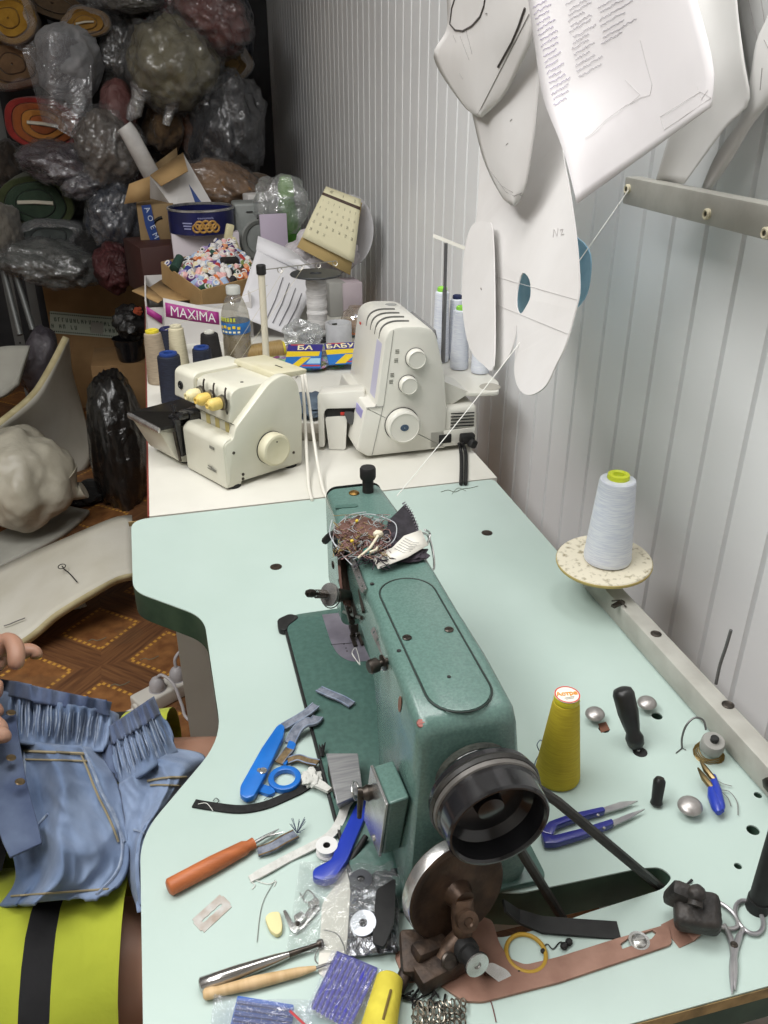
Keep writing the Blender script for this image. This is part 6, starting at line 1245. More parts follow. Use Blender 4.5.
jn = thing('denim_shorts', 'light blue denim shorts with gathered elastic waist, held across the lap', 'shorts', PZ(80, 800, .66))
def pnl(name, Lp, Rp, zf, nu, nv, m, parent=jn, solid=.004):
    A, B = resample(Lp, nv), resample(Rp, nv)
    def S(s, t, o=0):
        i = min(int(t*nv), nv-1); f = t*nv-i; a = A[i].lerp(A[i+1], f); b = B[i].lerp(B[i+1], f); q = a.lerp(b, s); return PZ(q.x, q.y, zf(s, t)+o)
    mb = MB(); mb.grid(S, nu, nv); o = build(name, mb, m, parent, W=True, smooth=180, solid=solid, so=-1); return o, S
def crease(s, t, seed, a=.006): return a*(1-2.2*abs(noise.noise(V((s*3.2+seed, t*2.6, seed*.7)))))+a*.5*(1-2*abs(noise.noise(V((s*7+seed, t*6-s*3, seed)))))
zA = lambda s, t: .708-.04*t+crease(s, t, 3.3)+.030*math.sin(PI*s)*(1-.3*t)+.008*math.sin(9*s+5*t)*t+.006*math.sin(17*s-6*t)*(1-t)+.010*math.exp(-((s-.62+.3*t)/.09)**2)-.012*math.exp(-((s-.45+.25*t)/.06)**2)*t
fa, SA = pnl('front_leg', [(-12, 738), (-6, 790), (10, 845), (15, 880), (-2, 906)], [(102, 748), (118, 785), (127, 830), (126, 868), (108, 896)], zA, 70, 60, dn)
rip = lambda s, n, k=1: .0055*k*math.sin(n*s+1.5*math.sin(3*s))
wa, SW = pnl('waistband', [(-12, 688), (-12, 740)], [(110, 712), (103, 752)], lambda s, t: .735-.02*t+.028*math.sin(PI*min(1, s*1.1))+rip(s, 75)*math.sin(PI*min(1, t*1.1))*(s > .18)+.004*math.sin(11*s+4*t), 160, 16, dn)
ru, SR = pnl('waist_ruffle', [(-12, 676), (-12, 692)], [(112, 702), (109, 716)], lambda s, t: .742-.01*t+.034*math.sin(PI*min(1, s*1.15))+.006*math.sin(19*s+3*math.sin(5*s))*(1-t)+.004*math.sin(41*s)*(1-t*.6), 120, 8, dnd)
def tline(nm, S, pts, m, r=.0011, par=None, o=.0012):
    mb = MB(); mb.tube([S(s, t, o) for s, t in pts], r, 5); return build(nm, mb, m, par or jn, W=True)
mb = MB()
rj = random.Random(2)
for k in range(24): s = .22+.74*(k+rj.uniform(-.35, .35))/24; t0, t1 = rj.uniform(.02, .25), rj.uniform(.6, .95); mb.tube([SW(s+.004*math.sin(t+k), t0+(t1-t0)*t/6, .003) for t in range(7)], [.0003, .0007, .0008, .0009, .0008, .0006, .0003], 4)
build('gather_ridge', mb, seam, wa, W=True)
lin_ = lambda a, b, n=12: [(a[0]+(b[0]-a[0])*k/n, a[1]+(b[1]-a[1])*k/n) for k in range(n+1)]
tline('pocket_seam', SA, lin_((.30, .06), (.83, .05)), stt, .0016, fa); tline('pocket_seam', SA, lin_((.30, .11), (.82, .10)), stt, .0012, fa)
tline('pocket_seam', SA, lin_((.83, .02), (.84, .22), 6)+lin_((.85, .30), (.97, .62), 8), seam, .0016, fa); tline('pocket_seam', SA, lin_((.79, .06), (.80, .24), 6)+lin_((.82, .34), (.92, .62), 8), stt, .0012, fa)
tline('side_seam', SA, [(.90+.05*math.sin(k*.3), .40+.58*k/12) for k in range(13)], seam, .0016, fa); tline('pocket_edge', SA, lin_((.30, .06), (.24, .34)), seam, .0013, fa)
tline('hem_stitch', SA, lin_((.05, .93), (.95, .94), 20), stt, .0011, fa); tline('leg_seam', SA, lin_((.08, .62), (.38, .44), 12), seam, .0014, fa)
# fly placket with buttons at the left
mb = MB(); ribbon(mb, [PZ(*q, z) for q, z in (((2, 716), .752), ((2, 745), .745), ((8, 790), .735), ((20, 832), .722), ((26, 850), .715))], [.028, .034, .036, .034, .03], .004, side=(1, .25, 0)); pl_ = build('fly_placket', mb, dnd, jn, W=True, bev=.001)
for q, z in (((11, 713), .758), ((11, 758), .750), ((20, 782), .745)): mb = MB(); mb.lathe([(.0045, 0), (.005, .0006), (.004, .0014), (.001, .0012)], 18, TR(PZ(*q, z+.001), (0, .3, 0))); build('button', mb, mat('antique brass button', '6e5f48', .4, .8), pl_, W=True)
zB = lambda s, t: .695-.045*t+crease(s, t, 8.1)+.028*math.sin(PI*s)+.006*math.sin(10*s+6*t)
fb_, SB = pnl('back_leg', [(118, 784), (124, 815), (126, 850), (128, 880), (138, 912)], [(176, 748), (206, 758), (182, 795), (158, 830), (150, 910)], zB, 56, 50, dn)
wb_, SWB = pnl('waistband', [(110, 742), (120, 788)], [(160, 712), (178, 752)], lambda s, t: .712-.012*t+.030*math.sin(PI*s)+rip(s, 50)*math.sin(PI*min(1, t*1.2)), 110, 14, dn)
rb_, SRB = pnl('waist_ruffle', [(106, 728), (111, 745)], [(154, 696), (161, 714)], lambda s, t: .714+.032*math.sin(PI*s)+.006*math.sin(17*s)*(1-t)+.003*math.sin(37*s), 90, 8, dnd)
mb = MB()
for k in range(16): s = .06+.88*(k+rj.uniform(-.35, .35))/16; t0, t1 = rj.uniform(.02, .25), rj.uniform(.6, .95); mb.tube([SWB(s+.004*math.sin(t+k), t0+(t1-t0)*t/6, .003) for t in range(7)], [.0003, .0007, .0008, .0009, .0008, .0006, .0003], 4)
build('gather_ridge', mb, seam, wb_, W=True)
tline('pocket_seam', SB, lin_((.35, .10), (.80, .22)), stt, .0014, fb_); tline('pocket_seam', SB, lin_((.35, .14), (.78, .27)), stt, .0011, fb_); tline('side_seam', SB, lin_((.15, .4), (.75, .62), 10), seam, .0012, fb_)
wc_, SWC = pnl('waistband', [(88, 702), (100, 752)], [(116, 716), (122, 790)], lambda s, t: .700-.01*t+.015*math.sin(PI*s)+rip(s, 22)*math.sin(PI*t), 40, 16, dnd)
# ================================================================== small things on the mint table
def flat(name, px, th, m, parent=None, z0=.0003, r=0, n=3, holes=(), bev=0, base=0, **kw):
    o = [xy(PT(*q, base)) for q in px]; o = roundpoly(o, r, n) if r else o
    mb = MB(); mb.prism(o, T+base+z0, T+base+z0+th, holes, bev=bev); return build(name, mb, m, parent, W=True, **kw)
def ell(c, rx, n=24, base=0):    # circle on the table top around pixel c
    p = PT(*c, base); return [(p.x+rx*math.cos(2*PI*k/n), p.y+rx*math.sin(2*PI*k/n)) for k in range(n)]
pxm = lambda q: (PT(*q)-CAM).dot(CF)/FPX
blue_p = mat('bright blue plastic', '1f6fc4', .35, 0, '1a63b4', vs=30, coat=.2); royal = mat('royal blue plastic', '2238a0', .35, coat=.2); navy_p = mat('navy plastic', '22277a', .3, coat=.3)
# 1 blue thread snips
sn = thing('thread_snips', 'bright blue plastic thread snips with one finger ring on the mint table', 'snips', PT(262, 772))
flat('handle', [(281, 730), (285.5, 733), (284, 743), (268, 778), (255, 803), (247, 806), (240.5, 802), (241, 793), (262, 755), (277, 733)], .007, blue_p, sn, z0=.003, r=.003, bev=.0015)
rc_ = PT(285, 782); ro, ri = 16.5*pxm((285, 782)), 10.5*pxm((285, 782)); mb = MB(); mb.prism(ell((285, 782), ro, 32), T+.0005, T+.0065, [ell((285, 782), ri, 32)], bev=.001); build('finger_ring', mb, blue_p, sn, W=True)
flat('ring_arm', [(258, 789), (262, 787), (272, 790), (276, 795), (270, 798), (258, 794)], .004, blue_p, sn, r=.002); flat('blade_arm', [(281, 766), (286, 768), (296, 748), (294, 742), (289, 744)], .004, blue_p, sn, r=.001)
mb = MB(); screw(mb, PT(263, 771, .010), .0042); mb.lathe([(.0025, 0), (.002, .0015)], 12, TR(PT(259, 770.5, .010))); build('pivot_screw', mb, chrome, sn, W=True)
# 2 black elastic strip
mb = MB(); ribbon(mb, smoothpath([PT(194, 804, .0005), PT(212, 807, .0005), (PT(240, 810, .0005)), PT(265, 806, .0005), PT(287, 797, .0005), PT(303, 789, .001), PT(312, 781, .002), PT(316, 768, .004)], 5), .0095, .0016); el = build('elastic_strip', mb, mat('black elastic', '161616', .9, 0, '222222', vs=200), None, W=True, label='black elastic strip curving below the blue thread snips', cat='strip')
mb = MB(); mb.tube(smoothpath([PT(198, 804, .003), PT(206, 803, .003), PT(211, 808, .003), PT(213, 811, .001)], 4), .0004, 4); build('white_stitch', mb, thr, el, W=True)
for q in (((213, 801), (216, 798), (219, 801), (216, 803)), ((264, 800), (270, 796), (275, 800))):
    mb = MB(); mb.tube(smoothpath([PT(*a, .002) for a in q], 4), .0004, 4); build('loose_end', mb, black_m, el, W=True)
# 3 cut denim loops
def scrap(name, lab, pts, w, m=None, edge=None, twist=0, hs=None, cat='fabric scrap'):
    pp = [PT(u, v, h) for (u, v, h) in pts]; sp2 = smoothpath(pp, 6); t = None
    mb = MB(); ribbon(mb, sp2, w, .0022); o = build(name, mb, m or dnd_s, None, W=True, label=lab, cat=cat, group=None, bev=.0005)
    for sd in (-1, 1):
        mb = MB(); q = []
        for i, p in enumerate(sp2):
            tg = (sp2[min(i+1, len(sp2)-1)]-sp2[max(i-1, 0)]).normalized(); s_ = tg.cross(V((0, 0, 1))).normalized(); q.append(p+s_*sd*w*.44+V((0, 0, .0024)))
        mb.tube(q, .0007, 5); build('stitched_edge', mb, edge or seam, o, W=True)
    return o
dnd_s = mat('grey denim scrap', '838894', .9, 0, '5c6370', vs=120, bump=.3, bs=200); brn = mat('brown stitching', '7d6a4c', .9, 0, '5b4c38', vs=200)
scrap('denim_scrap', 'small grey denim belt loop lying alone on the green machine bed', [(319, 690, .009), (330, 695, .0115), (342, 700, .010), (352, 706, .009)], .0105)
scrap('denim_scrap', 'grey denim strip above the tip of blue thread snips, upper one', [(283, 728, .002), (297, 720, .006), (308, 713, .010), (316, 706, .011)], .0105)
scrap('denim_scrap', 'curled grey denim strip just below the upper denim strip beside bed edge', [(290, 744, .001), (297, 731, .008), (305, 724, .012), (314, 722, .011), (318, 718, .008)], .0125)
scrap('denim_scrap', 'brown stitched denim tab touching finger ring of the blue snips', [(288, 762, .003), (298, 759, .005), (308, 762, .005), (318, 764, .007)], .0085, brn, seam)
scrap('denim_scrap', 'frayed brown scrap between the blue snip blades', [(279, 764, .002), (285, 756, .004), (290, 750, .004)], .010, brn, dnd_s)
scrap('denim_scrap', 'frayed denim tab with brown stitching beside tip of the orange seam ripper', [(258, 853, .002), (272, 848, .004), (284, 841, .005), (296, 835, .004)], .0105, dnd_s, brn)
mb = MB(); rg = random.Random(5)
for k in range(14): p = PT(297, 833, .006); mb.tube([p, p+V((rg.uniform(-.006, .010), rg.uniform(-.002, .014), rg.uniform(0, .008)))], .0003, 4)
build('thread_frays', mb, mat('navy frays', '3a4258', .9), None, W=True, label='tuft of navy thread frays at the end of frayed denim tab', cat='thread scrap')
mb = MB(); mb.blob(PT(311, 778, .006), (.010, .012, .006), amp=.45, seed=61); ribbon(mb, [PT(313, 782, .006), PT(322, 787, .006), PT(330, 792, .008)], [.010, .009, .006], .003); build('white_rag', mb, mat('white rag', 'c3c3bd', .9, bump=.3, bs=150), None, W=True, label='twisted white rag bit tied beside the brushed steel plate', cat='rag')
mb = MB(); rg = random.Random(9)
for k in range(5): mb.tube([PT(322, 756, .009), PT(322+rg.uniform(-3, 4), 744+rg.uniform(-2, 3), .016)], [.0022, .0006], 5)
build('black_tuft', mb, black_m, None, W=True, label='black fabric tuft sticking up from the machine bed edge', cat='fabric scrap')
# 4 seam ripper
sr = thing('seam_ripper', 'seam ripper with orange wooden handle on the mint table', 'seam ripper', PT(210, 868)); a, b = PT(168, 888, .008), PT(254, 843, .0065); d = (b-a)
mb = MB(); mb.tube([a, a+d*.02, a+d*.5, a+d*.88, a+d*.93, b], [.0055, .0075, .0078, .0066, .0048, .0052], 16); build('handle', mb, mat('orange wood', 'b5683c', .5, 0, 'a05830', vs=30, stretch=(1, 6, 1), bump=.05, bs=80), sr, W=True, smooth=60)
tip = PT(279, 829, .004); mb = MB(); mb.tube([b, b.lerp(tip, .5), tip], [.0018, .0016, .0005], 8); mb.tube([b.lerp(tip, .45), PT(272, 835, .004), PT(284, 832, .004)], [.0014, .0012, .0004], 8); build('fork', mb, chrome, sr, W=True)
# 5 razor blade
bl = [PT(*q) for q in ((191, 921), (221, 894), (233, 904), (203, 934))]; cA = sum(bl, V())/4; bx_, by_ = (bl[1]-bl[0]), (bl[3]-bl[0])
B2 = lambda s, t: xy(bl[0]+bx_*s+by_*t); slot_ = [B2(.18+.64*k/6, .5+(.09 if k % 2 else .05)) for k in range(7)]+[B2(.82-.64*k/6, .5-(.09 if k % 2 else .05)) for k in range(7)]
mb = MB(); mb.prism([B2(.04, 0), B2(.96, 0), B2(.96, .16), B2(1, .2), B2(1, .8), B2(.96, .84), B2(.96, 1), B2(.04, 1), B2(.04, .84), B2(0, .8), B2(0, .2), B2(.04, .16)], T+.0003, T+.0007, [slot_]); build('razor_blade', mb, mat('stained razor steel', 'cfcfcb', .3, .3, 'b3a497', vs=70), None, W=True, label='flat double-edged razor blade lying on the mint table', cat='razor blade')
# 6 white elastic tape
mb = MB(); ribbon(mb, smoothpath([PT(250, 880, .0005), PT(268, 870, .002), PT(290, 858, .001), PT(312, 847, .003), PT(330, 836, .004), PT(340, 822, .006), PT(346, 806, .010), PT(352, 798, .012)], 6), [.007]*3+[.0085]*40, .0016); we = build('white_tape', mb, mat('white cotton tape', 'c9c9c4', .9, 0, 'bcbcb6', vs=200, bump=.2, bs=250), None, W=True, label='crumpled white cotton tape running from bobbin to the seam ripper', cat='tape')
mb = MB(); mb.tube(smoothpath([PT(250, 881, .001), PT(255, 885, .001), PT(252, 889, .001)], 4), .0004, 4); mb.tube(smoothpath([PT(255, 880, .001), PT(268, 884, .001), PT(276, 881, .001), PT(274, 886, .001)], 4), .0004, 4); build('frayed_end', mb, thr, we, W=True)
# 7 royal blue plastic handle
flat('plastic_stick', [(366, 798), (371, 801), (366, 822), (348, 866), (336, 884), (324, 888), (313, 884), (313, 876), (319, 872), (331, 866), (341, 842), (358, 806)], .009, royal, base=.003, z0=0, r=.003, bev=.002, label='flat royal blue plastic stick leaning under the lever beside white bobbin', cat='plastic stick')
# 8 bobbins
def bobbin(lab, q, m, z=0, r=.0098, tilt=(0, 0)):
    t = thing('bobbin', lab, 'bobbin', PT(*q, z), (tilt[0], tilt[1], 0)); mb = MB(); mb.lathe([(.0032, 0), (r, 0), (r, .0012), (r*.8, .0014), (r*.8, .0075), (r, .0078), (r, .0090), (.0034, .0090), (.0032, .0085), (.0032, 0)], 32, caps=False); build('bobbin_body', mb, m, t)
    mb = MB(); mb.lathe([(.0031, .0005), (.0031, .0088), (.0005, .0030)], 20, caps=False); build('dark_bore', mb, black_m, t); return t
bobbin('white bobbin lying flat on the white tape beside blue handle', (327, 852), mat('white plastic bobbin', 'd2d2d0', .4), .003)
bobbin('grey steel bobbin resting on the clear plastic packet', (365, 928), mat('steel bobbin', '83858a', .3, .8), .012, .0105, (.15, -.2))
bobbin('dark bobbin inside the clear plastic packet under blue handle', (361, 886), mat('dim steel bobbin', '55575c', .4, .6), .006, .0098)
# 9 crinkled packet with white paper and foil
wp = mat('white paper slip', 'd3d0c6', .7); foilm = mat('crinkled foil film', 'a6a8ac', .2, .75, '6d6f74', vs=50, bump=.8, bs=90)
flat('paper_slip', [(322, 905), (348, 868), (366, 852), (378, 858), (372, 905), (356, 960), (338, 985), (318, 975)], .0012, wp, z0=.0004, r=.004, label='white paper slip under the clear packet near the winder', cat='paper')
pk = thing('foil_packet', 'crinkled clear and silver packet lying against the foot of green machine', 'packet', PT(368, 905))
mb = MB(); A_ = [(348, 880), (372, 872), (398, 868)]; 
mb.grid(lambda s, t: PT(*V((352+46*s-6*t*(1-s), 874+84*t-6*s, 0)).to_2d(), .006+.012*math.sin(PI*s)*math.sin(PI*t)+.004*noise.noise(V((s*6, t*8, 1)))), 24, 30); pkb = build('foil_body', mb, foilm, pk, W=True, solid=.001, smooth=180)
flat('dark_content', [(376, 892), (396, 880), (394, 925), (384, 950), (372, 945)], .003, black_m, pk, base=.018, z0=0, r=.004)
mb = MB(); mb.grid(lambda s, t: PT(*V((300+100*s-14*t*(1-s), 862+92*t-4*s, 0)).to_2d(), .004+.020*math.sin(PI*s*.9)*math.sin(PI*t)+.005*noise.noise(V((s*5, t*6, 5)))), 30, 30); build('clear_sleeve', mb, film('thin packet film', 'f6f8f7', .82, .08, .9, 60), pk, W=True, smooth=180)
# 10 presser foot and chalk
pf = thing('presser_foot', 'loose shiny presser foot lying beside the cream chalk wedge', 'presser foot', PT(302, 920))
flat('foot_plate', [(283, 913), (286, 912), (293, 925), (300, 922), (312, 907), (318, 905), (320, 911), (304, 930), (295, 936), (290, 931)], .0022, chrome, pf, z0=.001, r=.001, bev=.0004)
flat('foot_shank', [(294, 922), (302, 917), (307, 923), (299, 930)], .008, chrome, pf, r=.0008, bev=.0006); flat('foot_fork', [(308, 909), (316, 902), (320, 906), (312, 914)], .004, chrome, pf, z0=.003, r=.0006)
mb = MB(); screw(mb, PT(298, 924, .0092), .0022); build('foot_screw', mb, dsteel, pf, W=True)
flat('chalk_wedge', [(265, 921), (270, 916), (280, 915), (283, 928), (282, 936), (277, 939), (270, 934)], .005, mat('cream chalk', 'd9cf9c', .8), r=.003, bev=.001, label='cream coloured tailor chalk wedge beside the loose presser foot', cat='chalk')
# 11 silver rod tool and wooden handled hook
tl = thing('metal_awl', 'polished metal rod tool with tapered tip, above the wooden handled hook', 'tool', PT(250, 970)); a, b = PT(199, 986, .006), PT(322, 943, .005); d = b-a
mb = MB(); mb.tube([a, a+d*.015, a+d*.30, a+d*.60, a+d*.72], [.0035, .0058, .0056, .0040, .0026], 18); build('rod', mb, mat('polished rod', 'b8b6b4', .18, .9, '9b9794', vs=20), tl, W=True, smooth=60)
mb = MB(); mb.tube([a+d*.72, a+d*.85, a+d*.97], [.0026, .0020, .0017], 12); mb.lathe([(.0028, -.002), (.0036, 0), (.003, .003)], 12, frame(a+d*.98, d)); build('tip', mb, dsteel, tl, W=True)
hk = thing('wooden_hook', 'slim pale wooden handled hook lying below the metal rod tool', 'tool', PT(260, 982)); a, b = PT(203, 995, .0055), PT(316, 968, .005); d = b-a
mb = MB(); mb.tube([a, a+d*.02, a+d*.08, a+d*.12, a+d*.45, a+d*.85, b], [.0025, .0042, .0044, .0038, .0050, .0036, .0018], 16); build('handle', mb, mat('pale wood', 'cdb086', .55, 0, 'bb9c70', vs=25, stretch=(6, 1, 1)), hk, W=True, smooth=60)
mb = MB(); mb.tube([b, PT(335, 961, .006), PT(342, 957, .006)], [.0012, .0010, .0005], 8); build('needle', mb, chrome, hk, W=True)
mb = MB(); mb.tube(smoothpath([PT(320, 945, .006), PT(315, 960, .001), PT(330, 968, .001), PT(345, 955, .004), PT(338, 935, .008), PT(324, 930, .004)], 5), .0005, 4); mb.tube(smoothpath([PT(300, 893, .001), PT(306, 902, .002), PT(315, 898, .004), PT(308, 890, .003), PT(303, 897, .002)], 5), .0006, 4); mb.tube(smoothpath([PT(275, 880, .001), PT(262, 905, .001), PT(257, 942, .001)], 5), .0003, 4)
build('thread_scrap', mb, mat('grey loose thread', '7f807c', .8), None, W=True, label='loose grey thread loops around the tip of the metal rod tool', cat='thread scrap')
# 12 needle packets, yellow spool, chain
pkt = thing('needle_packet', 'purple-blue ribbed packet in clear film beside the yellow spool', 'packet', PT(345, 990)); q4p = [(337, 954), (378, 971), (350, 1030), (311, 1008)]
flat('card', q4p, .004, navy_p, pkt, base=.004, z0=0, r=.001)
for k in range(9):
    f = (k+.5)/9; a = PT(337+41*f, 954+17*f, .0095); b = PT(311+39*f, 1008+22*f, .0095); mb = MB(); mb.cyl(a, b, .0013, seg=8); build('blue_rib', mb, mat('violet blue rib', '3d3fb0', .35), pkt, W=True)
mb = MB(); mb.grid(lambda s, t: PT(332+52*s-27*t-2*s*t, 950+20*s+62*t, .0125+.004*noise.noise(V((s*5, t*6, 2)))), 16, 20); build('clear_film', mb, film('packet film', 'f2f4fa', .80, .06, .9, 70), pkt, W=True, smooth=180)
pk2 = thing('needle_packet', 'blue ribbed packet in a clear zip bag at the bottom edge', 'packet', PT(255, 1012)); flat('card', [(238, 999), (294, 1008), (290, 1045), (228, 1040)], .004, mat('blue card', '2a5aa8', .4), pk2, base=.003, z0=0, r=.001)
for k in range(7):
    f = (k+.5)/7; mb = MB(); mb.cyl(PT(238-10*f, 999+41*f, .0085), PT(294-4*f, 1008+37*f, .0085), .0013, seg=8); build('blue_rib', mb, mat('deep blue rib', '22407f', .35), pk2, W=True)
mb = MB(); mb.grid(lambda s, t: PT(214+100*s-6*t, 994+8*s+52*t+6*math.sin(5*s)*.3, .011+.003*noise.noise(V((s*5, t*6, 3)))), 20, 14); build('clear_film', mb, MATS['packet film'], pk2, W=True, smooth=180)
mb = MB(); mb.tube([PT(290, 1011, .014), PT(304, 1024, .014), PT(316, 1036, .014)], .0009, 6); build('red_zip', mb, mat('red zip line', 'b33036', .4), pk2, W=True)
ysp = thing('thread_cone', 'yellow thread cone lying on its side at the bottom edge by the winder', 'thread cone', PT(383, 1000)); a, b = PT(390, 978, .011), PT(376, 1040, .013); mb = MB(); mb.tube([a, a.lerp(b, .04), a.lerp(b, .5), a.lerp(b, .96), b], [.0085, .0105, .012, .0135, .012], 20); build('thread_winding', mb, mat('dirty yellow thread', 'cfc244', .75, 0, 'b7a836', vs=40, bump=.1, bs=100), ysp, W=True)
mb = MB(); mb.tube([PT(390, 976, .011), PT(389.6, 979, .011)], [.006, .0088], 16); build('core_end', mb, mat('grey core', '76776f', .6), ysp, W=True)
mb = MB(); mb.tube([PT(391, 990, .0225), PT(387, 1005, .0238), PT(383, 1020, .025)], .0011, 5); build('brown_streak', mb, mat('brown streak', '6b5a2c', .8), ysp, W=True)
ch_ = thing('chain_strip', 'strip of small silver metal links at the bottom edge beside the winder plate', 'chain', PT(440, 1015)); rg = random.Random(4); lk = mat('dull silver link', '9d968a', .3, .85, '6f685d', vs=80)
for i in range(10):
    for j in range(5):
        c = PT(415+i*5.3+rg.uniform(-.7, .7), 1006+j*6.5+rg.uniform(-1, 1)-i*.3, .003+rg.uniform(0, .003)); a_ = rg.uniform(-.5, .5)+1.4; X = TR(c, (rg.uniform(-.5, .5), rg.uniform(-.5, .5), a_))
        mb = MB(); mb.tube([X @ V((.0032*math.cos(t), .0018*math.sin(t), 0)) for t in [k*.7 for k in range(9)]], .0007, 5, closed=True); build('link', mb, lk, ch_, W=True)
# 14 brushed steel plate with a loop
sp3 = thing('steel_plate', 'brushed steel folded plate with wire loop beside the machine column', 'plate', PT(345, 780)); bs_m = mat('brushed steel', 'aaaaaa', .35, .5, '929294', vs=30, stretch=(1, 12, 1))
pz = [PT(326, 753, .026), PT(358, 753, .026), PT(363, 792, .028), PT(337, 804, .028)]; mb = MB(); mb.loft([pz, [p-V((0, 0, .003)) for p in pz]]); pl2 = build('top_plate', mb, bs_m, sp3, W=True, bev=.001)
p2 = [PT(337, 804, .028), PT(363, 792, .028), PT(364, 797, .012), PT(339, 809, .010)]; mb = MB(); mb.loft([p2, [p+V((.002, .003, 0)) for p in p2]]); build('folded_lip', mb, bs_m, sp3, W=True)
mb = MB(); mb.box((.022, .030, .022), PT(342, 782, .011)); build('support_block', mb, dsteel, sp3, W=True)
mb = MB(); mb.tube(smoothpath([PT(356, 800, .026), PT(352, 792, .034), PT(353, 782, .036), PT(357, 784, .034), PT(360, 795, .028)], 5), .0013, 8); build('wire_loop', mb, chrome, sp3, W=True)
mb = MB(); mb.cyl(PT(362, 792, .022), PT(371, 790, .03), .0035); build('link_pin', mb, dsteel, sp3, W=True)
mb = MB(); mb.cyl(PT(350, 862, .004), PT(366, 836, .012), .003, .0026); build('black_peg', mb, black_m, None, W=True, label='short black peg leaning under the regulator plate', cat='peg')
# 16 yellow cone, screwdriver, bolts, pin
yc = cone('thread_cone', 'yellow thread cone with round paper label on top standing on the mint table', 'thread cone', PT(557, 776), .0225, .0128, .098, mat('yellow thread', 'bfab2c', .75, 0, 'b09c26', vs=60, stretch=(1, 1, 12), bump=.08, bs=150), mat('yellow core', 'c7bb2d', .4), capr=.98, bands=False)
mb = MB(); mb.lathe([(.001, .0), (.0122, 0), (.0122, .0006), (.001, .0006)], 36, TR((0, 0, .1028))); lab_ = build('paper_label', mb, mat('label white', 'e2ddd0', .5), yc)
mb = MB(); mb.lathe([(.0108, 0), (.0120, 0), (.0120, .0003), (.0108, .0003), (.0108, 0)], 36, TR((0, 0, .1033)), caps=False); build('red_ring', mb, mat('label red', 'c23a2a', .5), lab_)
mb = MB(); mb.text('Астра', .0072, TR((0, .001, .1037), (0, 0, -.12)), bold=.0002); build('lettering', mb, mat('label orange', 'd98f24', .5), lab_)
mb = MB(); mb.box((.010, .0007, .0002), (0, -.0045, .1036)); mb.box((.008, .0007, .0002), (0, -.0062, .1036)); build('small_print', mb, mat('label grey', '8f8a80', .5), lab_)
mb = MB(); mb.tube(smoothpath([PT(540, 752, .012), PT(537, 745, .022), PT(541, 740, .026), PT(543, 748, .02), PT(536, 760, .008), PT(534, 768, .001)], 5), .0005, 4); build('thread_tail', mb, mat('blue grey thread', '5b6d84', .8), yc, W=True)
sdr = thing('screwdriver', 'black handled screwdriver standing upright in a hole of mint table', 'screwdriver', PT(636, 750)); a, b = PT(637, 748, .002), PZ(622, 688, T+.062); d = (b-a)
mb = MB(); Fh = frame(a, d); Lh = d.length; rings = []
for z, r in ((0, .0055), (.004, .0085), (.012, .0095), (.018, .0072), (.026, .0088), (Lh*.6, .0108), (Lh*.9, .0112), (Lh*.97, .0095), (Lh, .005)):
    fl_ = 1 if (z < .026 or z > Lh*.88) else .92; rings.append([Fh @ V((r*(1 if k % 3 else fl_)*math.cos(2*PI*k/24), r*(1 if k % 3 else fl_)*math.sin(2*PI*k/24), z)) for k in range(24)])
mb.loft(rings); build('handle', mb, mat('black handle plastic', '191919', .38, 0, '222222', vs=40), sdr, W=True, smooth=50)
mb = MB(); mb.cyl(a-d.normalized()*.05, a+d.normalized()*.003, .003); build('shaft', mb, chrome, sdr, W=True)
mb = MB(); mb.lathe([(.0075, 0), (.0075, .0004), (.003, .0004)], 20, TR(PT(640, 752, .0001))); build('hole_rim', mb, black_m, tb, W=True)
dome = mat('dull domed steel', 'a8a4a1', .35, .6, '8d8986', vs=60)
def bolt(lab, head, hole, r=.0105):
    t = thing('carriage_bolt', lab, 'bolt', PT(*hole)); hp = PT(*head, .010); ax = V((-.12, -.1, 1)) ; F = frame(hp, ax)
    mb = MB(); mb.lathe([(r*.9, -.0005), (r, .0), (r*.97, .001), (r*.8, .003), (r*.5, .0045), (r*.05, .0050)], 30, F); build('dome_head', mb, dome, t, W=True)
    mb = MB(); mb.cyl(F @ V((0, 0, 0)), PT(*hole, -.02), .0028); build('shank', mb, rust, t, W=True)
bolt('domed carriage bolt nearest the yellow thread cone, left of the screwdriver', (595, 714), (604, 729)); bolt('domed carriage bolt right of the screwdriver near the steel bar', (647, 703), (657, 716)); bolt('domed carriage bolt nearest small scissors, in front of black pin', (690, 806), (701, 816), .0115)
flat('bolt_hole_patch', [(598, 724), (606, 722), (610, 730), (601, 733)], .0004, mat('rusty stain', '6b4635', .8), tb, z0=.0)  # thin rusty brown patch laid over the bolt hole
pn = thing('pin_tool', 'small black handled pin tool standing upright between bolt and snips', 'tool', PT(656, 806)); a, b = PT(656, 805, .001), PT(660, 778, .028); mb = MB(); d = b-a; Fh = frame(a, d); mb.lathe([(.0045, 0), (.0060, .002), (.0052, .006), (.0058, .02), (.0058, d.length-.003), (.004, d.length)], 20, Fh); build('handle', mb, mat('black handle plastic', '191919', .38), pn, W=True)
mb = MB(); mb.lathe([(.0035, d.length-.0004), (.0032, d.length+.0004), (.001, d.length+.0003)], 16, Fh); build('end_dimple', mb, dsteel, pn, W=True)
